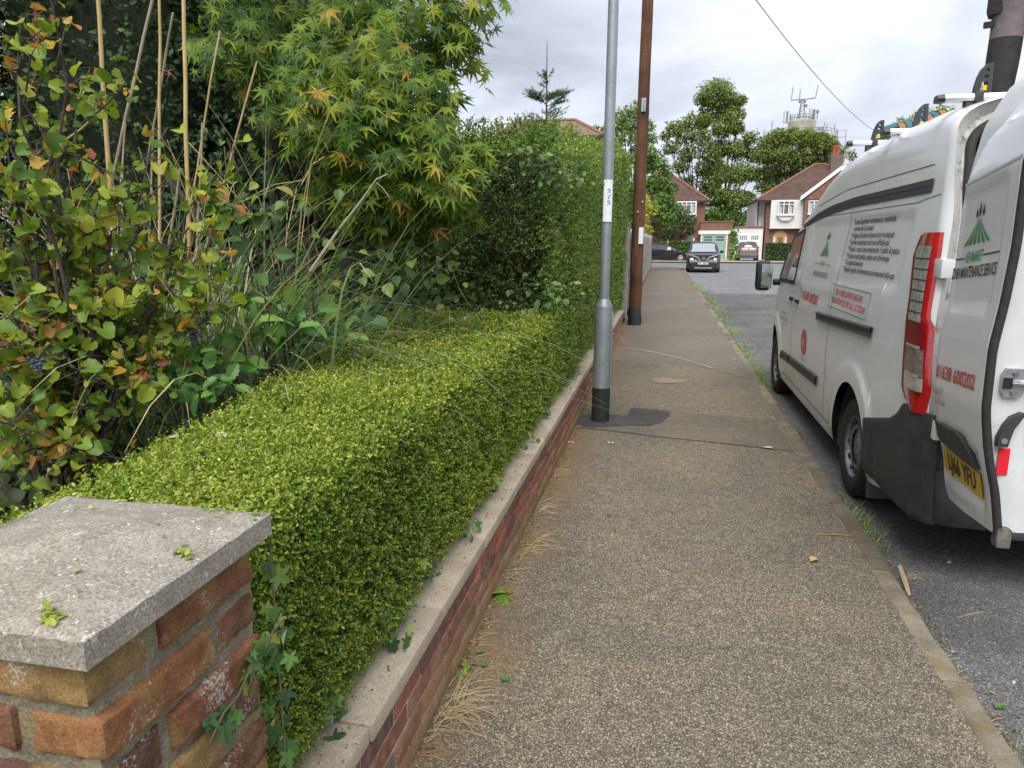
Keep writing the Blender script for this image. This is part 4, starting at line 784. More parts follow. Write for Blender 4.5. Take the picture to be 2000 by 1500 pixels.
for s in (-1, 1):
    up = [(.50, 1.995), (2.1, 1.99), (2.8, 1.965), (3.3, 1.925), (3.9, 1.835)]; lo = [(.50, 1.925), (2.1, 1.92), (2.8, 1.895), (3.3, 1.86), (3.9, 1.80)]
    st = patch(curve_strip(up, lo), 'roof_strip', m_trim, off=.006, s=s); patch([[(y, lerp_t(lo, y) * .5 + lerp_t(up, y) * .5 + k) for y in np.linspace(.55, 3.6, 24)] for k in (-.002, .002)], 'strip_groove', m_seam, st, .008, s)
    for pts in ([(.55, 2.065), (2.4, 2.06), (3.4, 1.98)], ): patch([[(y, lerp_t(pts, y) + k) for y in np.linspace(.55, 3.4, 24)] for k in (0, .005)], 'roof_seam', m_seam, off=.002, s=s)
    patch([[(2.09 + k, z) for z in np.linspace(.3, 1.915, 40)] for k in (0, .007)], 'door_seam', m_seam, off=.0025, s=s)
    patch([[(3.62 + k, z) for z in np.linspace(.3, 1.86, 40)] for k in (0, .007)], 'door_seam', m_seam, off=.0025, s=s)
    patch([[(y, .33 + k) for y in np.linspace(1.75, 4.2, 20)] for k in (0, .006)], 'sill_seam', m_seam, off=.002, s=s)
    patch([[(y, lerp_t([(.36, 1.905), (.5, 1.90), (.62, 1.88)], y) + k) for y in np.linspace(.36, 3.5, 20)] for k in (0, .004)], 'side_seam', m_seam, off=.002, s=s)
    # cab window with its dark frame
    wf = patch(quadpatch((3.70, 1.26), (4.92, 1.24), (4.28, 1.745), (3.74, 1.80), 20, 8), 'window_surround', m_trim, off=.004, s=s)
    patch(quadpatch((3.75, 1.30), (4.62, 1.285), (4.22, 1.70), (3.78, 1.755), 18, 8), 'side_window', m_carglass, wf, .007, s)
    rl_ = MB()                          # sliding door rail, a real box standing off the flank
    for (z0, z1, o0, o1, m_) in ((1.115, 1.175, .001, .022, 0),):
        P = [[S(y, z0 + (y - .85) * -.035 + (z1 - z0) * k, o_, s) for y in np.linspace(.92, 2.48, 16)] for k, o_ in ((0, o0), (0, o1), (.35, o1 * .6), (.7, o1), (1, o1), (1, o0))]
        rl_.grid(P)
    r_ob = rl_.build('door_rail', m_trim, van, R(30))
    patch([[(y, 1.115 + (y - .85) * -.035 + .06 * k) for y in np.linspace(.92, 2.46, 12)] for k in (.84, 1.0)], 'rail_edge', m_chrome, r_ob, .0235, s)
    # rub strip, handles
    for y0, y1 in ((2.35, 3.55), (3.66, 4.12)):
        b = MB(); b.grid([[S(y, .53 + .085 * k - (y - 2.3) * .03, o_, s) for y in np.linspace(y0, y1, 12)] for k, o_ in ((0, 0), (.1, .016), (.9, .016), (1, 0))]); b.build('rub_strip', m_trim, van, R(30))
    for y0 in (3.42, 3.74):
        b = MB().box((0, -.055, -.018), (.035, .055, .018), bev=.008); o = b.build('door_handle', m_black, van, R(40)); p = S(y0, 1.125, -.005, s); o.location = (p[0] - (.03 if s < 0 else 0), p[1], p[2])
        MB().lathe([(0, -.004), (.012, -.004), (.012, .004), (0, .004)], (-.002 if s < 0 else .002, .03, -.045), 12, 'x').build('lock', m_chrome, o)
    # mirror
    mr_ = empty('wing_mirror', (s * .95, 4.70, 1.28)); mr_.parent = van
    b = MB().box((-.115 if s < 0 else -.04, -.05, -.165), (.04 if s < 0 else .115, .08, .165), bev=.045); b.build('housing', m_black, mr_, R(50)).location = (s * .16, 0, .02)
    b = MB().box((-.085, -.004, -.13), (.03, .004, .13), bev=.003); o = b.build('mirror_glass', mat('mirror_glass', (.45, .5, .52), rough=.06, metal=.9), mr_); o.location = (s * .13 + (-.008 if s < 0 else -.01), -.052, .02); 
    MB().tube([(-s * .1, .05, -.05), (s * .08, .02, -.05)], .035, 8).build('arm', m_black, mr_, R(50))
    # tail lamp wrapping the rear corner
    def lampP(u, z):                    # u 0 at the rear edge .. 1 at the front edge
        y0 = lean(z) + .014 + .022 * sm((z - 1.27) / .05); y1 = lerp_t([(.86, .11), (.95, .245), (1.1, .27), (1.4, .36), (1.62, .47), (1.72, .42)], z); return (y0 + (y1 - y0) * u, z)
    def lz(z0, z1, n=10): return np.linspace(z0, z1, n)
    tl = MB(); o1 = .016
    tl.grid([[S(*lampP(u, z), o_, s) for z in lz(.86, 1.72, 26)] for u, o_ in ((-.06, .0), (0, o1), (.5, o1 + .004), (1, o1), (1.06, 0))])
    tail = tl.build('tail_lamp', m_redl, van, True)
    def lens(name, u0, u1, za, zb2, m_, o_=.0225, n=16): return patch([[lampP(u, za + (zb2 - za) * k + (.03 * (.5 - u) * 0)) for u in np.linspace(u0, u1, 7)] for k in np.linspace(0, 1, max(n, 16) if zb2 - za > .05 else n)], name, m_, tail, o_, s)
    lens('dark_edge', .84, 1.0, .9, 1.71, m_dkred, n=14)
    lens('clear_lens', .06, .84, 1.30, 1.655, m_clear, .024, 10); lens('smoky_lens', .02, .84, 1.17, 1.29, m_dkred, .024); lens('indicator_lens', .0, .84, 1.035, 1.165, m_smoke, .024); lens('reversing_lens', .0, .84, .965, 1.03, m_clear, .024)
    for k in range(1, 4): lens('lens_rib', .06 + .195 * k, .06 + .195 * k + .012, 1.31, 1.65, m_seam, .0255)
    for z in (1.165, 1.03, 1.29): lens('lens_rib', .08, .80, z, z + .014, m_clear, .026, 2)
    for k in range(6): lens('lens_rib', .06, .84, 1.33 + .052 * k, 1.336 + .052 * k, m_seam, .0255, 2)
    # bumper corner and wheel-arch end in grey plastic
    bt = [(0, .87), (.24, .87), (.31, .80), (.45, .735), (.86, .635)]
    cols_ = []
    for y in np.linspace(0.005, .86, 22):
        t = lerp_t(bt, y); z0 = .30 + .0 * y + .06 * max(0, .4 - y); cols_.append([S(max(y, .0), z0 + (t - z0) * k, .010 if 0 < k < 1 else .001, s) for k in (0, .04, .3, .6, .9, .98, 1)])
    cols_ = [[(s * (abs(q[0]) - .05), -.045, q[2]) for q in cols_[0]], [(s * (abs(q[0]) - .008), -.03, q[2]) for q in cols_[0]]] + cols_
    b = MB(); b.grid(cols_); b.build('bumper_corner', m_trim, van, True)
    b = MB().box((-.012, -.006, -.17), (.012, .006, .17)); 
    fl = MB().prism([(-.12, -.34), (.13, -.34), (.15, -.3), (.13, 0), (-.13, 0)], lambda a, c, t: (a, t, c), -.006, .006).build('mud_flap', m_trim, van); fl.location = (s * .84, WR - .42, .48); fl.rotation_euler = (R(-6), 0, 0)
    # wheels
    for yc in (WR, WF):
        w_ = empty('wheel', (s * .94, yc, ZC)); w_.parent = van
        if s > 0: w_.rotation_euler = (0, 0, math.pi)
        b = MB().lathe([(.20, .0), (.235, -.012), (.29, -.02), (.318, -.005), (.333, .03), (.335, .12), (.333, .18), (.318, .215), (.25, .22), (.2, .2)], n=48, axis='x'); b.build('tyre', m_rub, w_, R(50))
        rm = MB().lathe([(.215, .002), (.205, -.004), (.195, .012), (.185, .05), (.15, .045), (.13, .03), (.06, .03), (.05, .02), (0, .02)], n=40, axis='x').build('rim', m_rim, w_, R(40))
        MB().lathe([(.185, .046), (.158, .022), (.135, .012), (.12, .018)], n=40, axis='x').build('wheel_cover', m_chrome if False else m_rim, rm, R(40))
        for k in range(10):
            a = 2 * math.pi * k / 10; b = MB().lathe([(0, .008), (.016, .008), (.016, .03), (0, .03)], (0, .165 * math.cos(a), .165 * math.sin(a)), 8, 'x'); b.build('vent_hole', m_dark, rm)
        b = MB(); N_ = 24
        for (r0, x0, x1) in ((RA + .012, -.0, .34),):
            b.grid([[((.97 - xx) * s, yc + r0 * math.cos(t), ZC + r0 * math.sin(t)) for t in np.linspace(-.25, math.pi + .25, N_)] for xx in (.03, x1)]); b.face([((.97 - x1) * s, yc + r0 * math.cos(t), ZC + r0 * math.sin(t)) for t in np.linspace(-.25, math.pi + .25, N_)])
        b.build('wheel_well', m_dark, van)
    # headlamp at the front, seen by whoever walks round
    patch(quadpatch((5.05, .92), (5.5, .82), (5.42, .98), (5.1, 1.08), 8, 5), 'headlamp', m_clear, off=.006, s=s)
    b = MB().box((-.05, -.012, -.012), (.05, .012, .012))
# windscreen
def top_pt(y0, k, off=.006):
    zt = lerp_t(ZT, y0); zr = zt - eh(y0); w0 = hw(y0, zr); a = math.pi / 2 * k; return (w0 * math.cos(a) ** .62 if k < 1 else 0, y0 + off * .6, zr + (zt - zr) * math.sin(a) ** .8 + off)
b = MB(); b.grid([[(sgn * top_pt(y, k)[0], *top_pt(y, k)[1:]) for sgn, k in [(-1, k) for k in np.linspace(.3, 1, 9)] + [(1, k) for k in np.linspace(1, .3, 9)[1:]]] for y in np.linspace(4.15, 4.98, 14)]); b.build('windscreen', m_carglass, van, True)
MB().box((-.78, 5.50, .30), (.78, 5.66, .62), bev=.05).build('front_bumper', m_trim, van, R(40))
MB().box((-.5, 5.55, .64), (.5, 5.645, .84), bev=.03).build('grille', m_black, van, R(40))
# underside and rear bumper with step
MB().box((-.8, .35, .24), (.8, 5.3, .42)).build('chassis', m_dark, van)
b = MB(); b.grid([[(x, -.03 - .03 * (1 - (x / .97) ** 4) + .06 * (abs(x) / .97) ** 14 + (.0 if 0 < k < 1 else .03), z) for x in np.linspace(-.97, .97, 41)] for k, z in ((0, .31), (.1, .32), (.5, .46), (.9, .605), (1, .615))]); b.build('rear_bumper', m_trim, van, True)
# load bay: jamb, lining, floor
ring = [p for p in sect(0.0) if p[2] > .60]; ring = ring + [(-p[0], p[1], p[2]) for p in ring[-2::-1]]
def inn(p, k=.925, dz=.955, dy=.03): return (p[0] * k, p[1] + dy, .62 + (p[2] - .62) * dz)
b = MB(); b.grid([[(p[0], p[1], p[2]) for p in ring], [(p[0] * .985, p[1] + .012, p[2] - .004) for p in ring], [inn(p, .95, .975, .035) for p in ring], [inn(p) for p in ring]]); b.build('door_jamb', m_jamb, van, R(30))
b = MB(); iring = [inn(p) for p in ring]; b.grid([iring, [(p[0] * 1.0, 3.2, min(p[2], 2.2)) for p in iring]]); b.face([(p[0], 3.2, min(p[2], 2.2)) for p in iring]); b.build('load_lining', m_dark, van)
MB().box((-.84, .0, .585), (.84, 3.2, .62)).build('load_floor', mat('ply_floor', (.16, .11, .065), (.26, .2, .13), 5, .9, bump=.3), van)
MB().tube([inn(p, .915, .95, .015) for p in ring], .024, 8).build('door_seal', m_rub, van, True)
b = MB().box((-.62, lean(2.38) - .005, 2.345), (.62, lean(2.38) + .03, 2.37), bev=.006); b.build('roof_gutter', m_black, van)
for z in (.80, 1.55):
    for s in (-1, 1): MB().box((s * .945, lean(z) - .075, z - .045), (s * .885, lean(z) + .03, z + .045), bev=.008).build('hinge', m_white, van, R(40))
# ---- lettering on the flank
def flank_text(body, y0, z0, size, m, parent, align='LEFT', sx=1.0, shear=0.0, bold=0.0, slope=0.0, s=-1, off=.0045):
    V, Fc = text_mesh(body, size, align, sx, shear, 1.0, bold); b = MB()
    b.add([S(y0 - x * (1 if s < 0 else -1), z0 + y + slope * x, off, s) for x, y in V], Fc); return b.build('lettering', m, parent, fix=False)
fl_ = empty('flank_lettering', (0, 0, 0)); fl_.parent = van
for i, tx in enumerate(['* Lawn & garden maintenance, residential,', '  commercial & estates', '* Hedges & bushes trimmed and re-shaped', '* Garden clearances and one off tidy-ups', '* Weeds - moss, lawn treatments + paths & patios', '* Pressure wash paths, patios and driveways', '* Complete lawncare', '* Regular garden maintenance and seasonal tidy-ups']):
    flank_text(tx, 2.0, 1.795 - .047 * i, .053, m_ink, fl_, sx=1.1, shear=.1, bold=.0006)
flank_text('01638 600202', 3.28, 1.165, .105, m_redink, fl_, sx=1.16, bold=.002)
b = MB(); ft = [(.0, .0), (.10, 0), (.10, .075), (0, .075)]
b = MB(); 
for (x0, x1, z0, z1) in ((0, .06, .0, .008), (0, .06, .082, .09), (0, .008, 0, .09), (.052, .06, 0, .09)): b.add([S(3.40 - x, 1.16 + z, .0045) for x, z in ((x0, z0), (x1, z0), (x1, z1), (x0, z1))], [(0, 1, 2, 3)])
b.build('telephone_symbol', m_grayink, fl_, fix=False)
flank_text('FOR A FREE SURVEY AND NO', 1.66, 1.292, .058, m_redink, fl_, 'CENTER', sx=.98, bold=.001); flank_text('OBLIGATION QUOTE CALL US TODAY', 1.64, 1.228, .058, m_redink, fl_, 'CENTER', sx=.94, bold=.001)
b = MB()
for (y0, z0, y1, z1) in ((2.19, 1.195, 2.19, 1.36), (1.12, 1.195, 1.12, 1.36), (2.19, 1.195, 1.12, 1.195), (2.19, 1.36, 1.12, 1.36)):
    n = 12; dy, dz = (.008, 0) if y0 == y1 else (0, .005)
    b.grid([[S(y0 + (y1-y0)*t + k*dy, z0 + (z1-z0)*t + k*dz, .0045) for t in np.linspace(0, 1, n)] for k in (-.5, .5)])
b.build('sign_border', m_green, fl_, fix=False)
def emblem(fn, cx, z0, W, Hh, parent):
    """striped lawn fan under three dark trees"""
    g = MB(); n = 6
    for i in range(n):
        a0, a1 = -1 + 2 * i / n + .06, -1 + 2 * (i + 1) / n - .1; P = []
        for k in np.linspace(0, 1, 7): w = W * .5 * (.10 + .9 * k ** 1.25); zz = z0 + Hh * (1 - k); P.append([fn(cx + a0 * w + .12 * W * k * 0, zz), fn(cx + a1 * w, zz)])
        g.grid(P)
    g.build('emblem_lawn', m_green, parent, fix=False)
    t = MB()
    for dx, h in ((-.10, .62), (.0, .95), (.12, .72)):
        zb_ = z0 + Hh * 1.03; H2 = Hh * h * .75; q = [(cx + dx * W, zb_), (cx + dx * W - W * .035, zb_ + H2 * .35), (cx + dx * W, zb_ + H2), (cx + dx * W + W * .035, zb_ + H2 * .35)]; t.face([fn(*p) for p in q])
    t.build('emblem_trees', m_ink, parent, fix=False)
fA = lambda x, z: S(2.72 - x, z, .0045)
emblem(fA, 0, 1.555, .36, .125, fl_)
flank_text('NEWMARKET', 2.72, 1.475, .055, m_green, fl_, 'CENTER', sx=.62); flank_text('GARDEN MAINTENANCE SERVICES', 2.72, 1.385, .062, m_ink, fl_, 'CENTER', sx=.58)
b = MB()
for x0, x1 in ((-.30, -.13), (.13, .30)): b.grid([[fA(x, z) for x in np.linspace(x0, x1, 5)] for z in (1.488, 1.494)])
b.build('rule_line', m_green, fl_, fix=False)
flank_text('NEWMARKET', 4.10, .935, .05, m_grayink, fl_, 'CENTER', sx=.8); flank_text('GARDEN MAINTENANCE SERVICES', 4.10, .87, .055, m_grayink, fl_, 'CENTER', sx=.6); flank_text('A Division of', 4.06, .825, .035, m_grayink, fl_, 'CENTER')
b = MB(); C_ = (2.98, .80)
b.face([S(C_[0] + .115 * math.cos(t), C_[1] + .115 * math.sin(t), .0045) for t in np.linspace(0, 2 * math.pi, 33)[:-1]]); dsc = b.build('roundel', mat('roundel_red', (.56, .10, .075), rough=.4), fl_, fix=False)
V, Fc = text_mesh('50', .085, bold=.002); b = MB(); b.add([S(C_[0] - x, C_[1] - .03 + y, .006) for x, y in V], Fc); b.build('roundel_number', mat('roundel_white', (.8, .74, .72), rough=.4), dsc, fix=False)
flank_text('A Division of', 2.98, .635, .05, m_grayink, fl_, 'CENTER', sx=.9)
# ---- open rear door (its frame of reference is the van's)
DXP = [(.49, 1.262), (.56, 1.25), (.657, 1.232), (.76, 1.203), (.834, 1.186), (.97, 1.164), (1.198, 1.160), (1.365, 1.178), (1.562, 1.190), (1.855, 1.190), (2.05, 1.225), (2.2, 1.30), (2.26, 1.36)]
DY0, DY1 = 2.85, 3.60
def dpt(Y, z, off=0.0):
    t = (Y - DY0) / (DY1 - DY0); x = lerp_t(DXP, z) + .075 * t + .05 * max(0, (z - 1.9) / .36) * t + .04 * max(0, t - .86) ** 2 / .02 + .03 * max(0, .05 - t) / .05 * 0
    q = min(t - .14, .90 - t); x += .010 * sm(q / .05) * sm((z - 1.32) / .03) * sm((1.85 - z) / .04)      # pressed panel
    q = min(t - .10, .93 - t); x += .014 * sm(q / .05) * sm((z - .55) / .03) * sm((.80 - z) / .03)          # plate recess
    return (x - off - VX, Y - VY, z - ZR - .085 * (Y - DY0))      # hung on a raked hinge line, the open door dips towards the hinges
door = empty('rear_door', (0, 0, 0)); door.parent = van
def dbot(Y): t = (Y - DY0) / (DY1 - DY0); return .492 - .02 * min(1, t * 2) + .26 * max(0, (t - .74) / .26) ** 2.6
b = MB(); us = np.linspace(DY0, DY1, 34); rows = []
for Y in us:
    zb_ = dbot(Y); rows.append([dpt(Y - .24 * max(0, zb_ + (2.26 - zb_) * k - 1.45) * ((Y - DY0) / (DY1 - DY0)) ** 2, zb_ + (2.26 - zb_) * k) for k in np.linspace(0, 1, 70)])
b.grid(rows)
inner = [[(p[0] + .075, p[1], p[2] + .01) for p in (r_[0], r_[len(r_)//2], r_[-1])] for r_ in rows]
rim_o = rows[0]; b.grid([rows[-1], [(p[0] + .05, p[1] - .01, p[2]) for p in rows[-1]]]); b.grid([[r_[0] for r_ in rows], [(r_[0][0] + .07, r_[0][1], r_[0][2] + .02) for r_ in rows]])
b.build('skin', m_white, door, R(35), fix=False)
EZ = [(.50, .12), (.60, .13), (.85, .142), (1.0, .15), (1.18, .165), (1.3, .15), (1.45, .115), (1.6, .09), (2.2, .08)]
b = MB(); rows2 = []
for k in np.linspace(0, 1, 50):
    z = .50 + 1.74 * k; p = dpt(DY0, z); w_ = lerp_t(EZ, z); rows2.append([(p[0] + w_ * u, p[1] + (.014 if u < .25 else .004) + .012 * max(0, u - .85) / .15, p[2]) for u in (0, .2, .45, .7, .88, 1.0)] + [(p[0] + w_, p[1] + .68, p[2])])
b.grid(rows2); b.build('inner_panel', mat('door_inner_white', (.62, .64, .65), (.56, .58, .59), 6, .4, coat=.3, dirt=(.35, .31, .24), dsc=9, dlo=.6, dhi=.75), door, R(35), fix=False)
sp_ = [dpt(DY0, z) for z in np.linspace(.475, 2.24, 46)]; b = MB(); rws = []
for p in sp_:
    rws.append([(p[0] - .001 + .014 + .0155 * math.cos(a), p[1] - .004 + .015 * math.sin(a), p[2]) for a in np.linspace(0, 2 * math.pi, 13)])
b.grid(rws); b.face(rws[0]); b.face(rws[-1][::-1]); b.build('rubber_seal', m_rub, door, R(60))
p = dpt(DY0, .475); MB().box((p[0] + .0, p[1] - .03, p[2] - .03), (p[0] + .05, p[1] + .02, p[2] + .045), bev=.008).build('seal_end', mat('worn_rubber_end', (.05, .048, .045), (.16, .15, .13), 30, .8), door, R(40))
def dface(poly, name, m, o0, o1, parent=door, nsub=1):
    P = []
    b = MB(); n = len(poly); b.add([dpt(Y, z, o0) for Y, z in poly] + [dpt(Y, z, o1) for Y, z in poly], [tuple(range(n, 2*n))] + [(i, (i+1) % n, n + (i+1) % n, n + i) for i in range(n)]); return b.build(name, m, parent, R(30))
dface([(3.595, .816), (3.38, .832), (3.13, .834), (3.07, .826), (3.025, .78), (2.98, .712), (3.19, .722), (3.44, .738), (3.595, .738)], 'handle_moulding', m_trim, -.004, .024)
b = MB(); b.grid([[dpt(3.515 - .535 * u, z - .012 * u, .006) for u in np.linspace(0, 1, 12)] for z in (.598, .65, .706)]); b.grid([[dpt(3.515 - .535 * u, z - .012 * u, -.012) for u in np.linspace(0, 1, 12)] for z in (.598, .65, .706)])
npl = b.build('number_plate', mat('plate_yellow', (.72, .46, .02), (.66, .41, .02), 20, .35), door, fix=False)
def door_text(tx, Y0, z0, size, m, sx=1, shear=0, bold=0, off=.0035, slope=0.0, parent=door, name='lettering', align='CENTER'):
    V, Fc = text_mesh(tx, size, align, sx, shear, 1, bold); b = MB(); b.add([dpt(Y0 - x, z0 + y + slope * x, off) for x, y in V], Fc); return b.build(name, m, parent, fix=False)
door_text('LJ66 YFU', 3.245, .612, .112, m_ink, .92, bold=.002, off=.0085, slope=-.022, parent=npl, name='plate_characters')
for yy_ in (3.50, 2.998): 
    p = dpt(yy_, .648, .008); MB().lathe([(0, -.004), (.006, -.004), (.006, .002), (0, .002)], p, 8, 'x').build('plate_screw', mat('plate_screw', (.6, .33, .03), rough=.4), npl)
door_text('01638 600202', 3.225, 1.03, .085, m_redink, 1.12, bold=.0015)
door_text('TRANSIT', 3.46, .955, .045, m_chrome, 1.2, bold=.001, off=.006, name='badge'); door_text('CUSTOM', 3.42, .912, .034, m_chrome, 1.2, bold=.001, off=.006, name='badge')
emblem(lambda x, z: dpt(3.28 - x, z, .0035), .0, 1.605, .36, .10, door)
door_text('NEWMARKET', 3.29, 1.533, .062, m_green, .60, bold=.001); door_text('GARDEN MAINTENANCE SERVICES', 3.285, 1.470, .066, m_ink, .62, bold=.0012)
b = MB()
for x0, x1 in ((3.52, 3.42), (3.18, 2.98)): b.grid([[dpt(Y, z, .0035) for Y in (x0, x1)] for z in (1.550, 1.556)])
b.build('rule_line', m_ink, door, fix=False)
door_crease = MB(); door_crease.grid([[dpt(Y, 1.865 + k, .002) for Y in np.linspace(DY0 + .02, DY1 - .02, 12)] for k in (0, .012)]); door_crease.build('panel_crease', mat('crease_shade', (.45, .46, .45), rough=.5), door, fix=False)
e0 = dpt(DY0, 1.08); lt_ = empty('latch', (e0[0] + .09, e0[1] - .004, 1.075 - ZR)); lt_.parent = door
MB().prism([(-.038, -.03), (-.026, -.052), (.026, -.052), (.036, -.03), (.036, .03), (.026, .052), (-.026, .052), (-.038, .03)], lambda a, c, t: (a, t, c), -.012, .01).build('plate', mat('latch_steel', (.4, .41, .42), (.5, .51, .52), 30, .35, .8), lt_, R(30))
MB().box((-.036, -.02, -.02), (-.008, -.004, .02)).build('slot', m_black, lt_); MB().tube([(-.01, -.02, 0), (.16, -.02, 0)], .011, 10).build('check_rod', m_chrome, lt_, True)
for z in (-.035, .035): MB().lathe([(0, -.022), (.009, -.022), (.009, -.01), (0, -.01)], (0, 0, z), 10, 'y').build('screw', m_rim, lt_)
hd = MB().prism([(-.03, -.085), (.012, -.085), (.02, -.04), (.028, .0), (.05, .04), (.068, .075), (.052, .078), (.012, .055), (-.012, .015), (-.03, -.04)], lambda a, c, t: (a, t, c), -.03, .006).build('inner_handle', m_trim, door, R(30)); hd.location = (e0[0] + .085, e0[1] - .002, .905 - ZR); hd.scale = (.8, .8, .8)
MB().lathe([(0, -.034), (.014, -.034), (.014, -.03), (0, -.03)], (-.006, 0, -.055), 12, 'y').build('handle_bolt', m_chrome, hd)
rf = MB().box((-.019, -.003, -.052), (.019, .004, .052), bev=.002).build('red_reflector', mat('red_reflector', (.7, .015, .03), rough=.3), door); rf.location = (e0[0] + .098, e0[1] + .003, .775 - ZR)
# the other rear door, folded open too
b = MB(); b.grid([[(-p[0], p[1], p[2]) for p in r_] for r_ in rows], flip=True); b.grid([[(-p[0], p[1], p[2]) for p in r_] for r_ in rows2], flip=True)
o2 = b.build('rear_door', m_white, van, R(35), fix=False)
MB().tube([(-.2, -.10, .26), (-.13, -.19, .25), (-.05, -.19, .25), (.0, -.10, .26)], .014, 8).build('towing_eye', mat('towing_eye', (.5, .45, .33), (.3, .26, .2), 20, .6), van, True)
for s in (-1, 1): MB().box((s * .955, -.035, .60), (s * .87, .03, .83), bev=.02).build('bumper_post', m_trim, van, R(40))
MB().box((-.62, -.115, .30), (.62, -.04, .335), bev=.01).build('step', m_trim, van, R(40))
MB().tube([(-.45, 3.45, 2.3), (-.40, 3.42, 2.6)], [.006, .003], 6).build('aerial', m_black, van)
# ---- roof bars, load stops, strap, tools
m_alu = mat('aluminium_bar', (.58, .60, .61), (.66, .68, .69), 5, .35, .7)
for lab, loc in (('aluminium roof bar at the rear of the van with black upright load stops', Vector((2.22, 4.2, 2.285))), ('aluminium roof bar at the front of the van with a strap wound round it', Vector((2.22, 6.05, 2.30))), ('aluminium roof bar across the middle of the van roof', Vector((2.22, 5.1, 2.25)))):
    t = thing('roof_bar', lab, 'roof bar', loc, group='roof bars on the van'); hwid = .90 if loc.y != 5.1 else .72
    b = MB().prism([(-.03, -.016), (.03, -.016), (.034, 0), (.026, .018), (-.026, .018), (-.034, 0)], lambda a, c, q: (q, a, c), -hwid + .03, hwid - .03); b.build('bar', m_alu, t, R(30))
    for s in (-1, 1):
        o = MB().prism([(-.033, -.02), (.033, -.02), (.036, 0), (.026, .021), (-.026, .021), (-.036, 0)], lambda a, c, q: (q, a * (1 if abs(q) < .01 else .9), c * (1 if abs(q) < .01 else .8)), 0, s * .035).build('end_cap', m_black, t, R(30)); o.location = (s * (hwid - .032), 0, 0)
        MB().box((s * (hwid - .15) - .02, -.025, -.085), (s * (hwid - .15) + .02, .025, -.012), bev=.006).build('foot', m_trim, t, R(40))
        cl_ = MB().box((s * (hwid - .185) - .02, -.04, -.026), (s * (hwid - .185) + .02, .04, .028), bev=.006).build('clamp', m_trim, t, R(40))
        fx = s * (hwid - .21); st = empty('load_stop', (fx, 0, .022)); st.parent = t
        out_ = [(-.045, 0), (-.043, .03), (-.034, .075), (-.018, .115), (.004, .138), (.03, .142), (.034, .0)] if s < 0 else [(.045, 0), (.043, .03), (.034, .075), (.018, .115), (-.004, .138), (-.03, .142), (-.034, .0)]
        bm = bmesh.new(); sg = 1 if s < 0 else -1
        def ringv(pts): return [bm.verts.new((a, 0, c)) for a, c in pts]
        holes = [[(sg * (.006 + .0085 * math.cos(t_)), .108 + .0085 * math.sin(t_)) for t_ in np.linspace(0, 2*math.pi, 11)[:-1]], [(sg * (.003 + .011 * math.cos(t_)), .078 + .011 * math.sin(t_)) for t_ in np.linspace(0, 2*math.pi, 11)[:-1]], [(-sg * .018, .010), (sg * .016, .010), (sg * .014, .045), (sg * .008, .056), (-sg * .004, .058), (-sg * .012, .05)]]
        edges = []
        for r_ in [out_] + holes:
            vv = ringv(r_); edges += [bm.edges.new((vv[i], vv[(i+1) % len(vv)])) for i in range(len(vv))]
        bmesh.ops.triangle_fill(bm, use_beauty=True, use_dissolve=False, edges=edges)
        ex = bmesh.ops.extrude_face_region(bm, geom=bm.faces[:]); bmesh.ops.translate(bm, vec=(0, .03, 0), verts=[g for g in ex['geom'] if isinstance(g, bmesh.types.BMVert)]); bmesh.ops.recalc_face_normals(bm, faces=bm.faces[:])
        me = bpy.data.meshes.new('fin'); bm.to_mesh(me); bm.free(); me.materials.append(m_trim); put('fin', me, st, (0, -.015, 0))
        MB().box((-.008, -.012, .012), (.012, .0, .036)).build('yellow_buckle', mat('yellow_buckle', (.75, .50, .02), rough=.4), st)
m_or = mat('orange_strap', (.46, .19, .07), (.40, .15, .05), 15, .8, bump=.2); m_te = mat('teal_strap', (.05, .14, .17), (.07, .19, .22), 15, .8, bump=.2)
sg = thing('ratchet_strap', 'orange and teal ratchet strap wound round the front roof bar', 'strap', (1.62, 6.05, 2.375))
for k in range(7):
    x = .045 * k; pts = [Vector((x + .02 * math.sin(t * .5), .045 * math.cos(t), .012 + .052 * math.sin(t) + .012 * k)) for t in np.linspace(-.6, 5.2, 13)]
    b = MB(); b.grid([[p + Vector((-.022 + .006 * i, 0, 0)) for i, p in enumerate(pts)], [p + Vector((.022 + .006 * i, 0, 0)) for i, p in enumerate(pts)]]); b.grid([[p + Vector((-.022 + .006 * i, 0, 0)) + Vector((0, p.y, p.z)) * .06 for i, p in enumerate(pts)], [p + Vector((.022 + .006 * i, 0, 0)) + Vector((0, p.y, p.z)) * .06 for i, p in enumerate(pts)]]); b.build('loop', (m_or, m_te)[k % 2], sg, True)
MB().tube([(-.12, 0, -.01), (-.04, .0, .03), (.1, 0, .06), (.24, 0, .10), (.33, 0, .12), (.36, 0, .06)], [.012, .018, .03, .03, .022, .01], 8).build('bundle', m_te, sg, True)
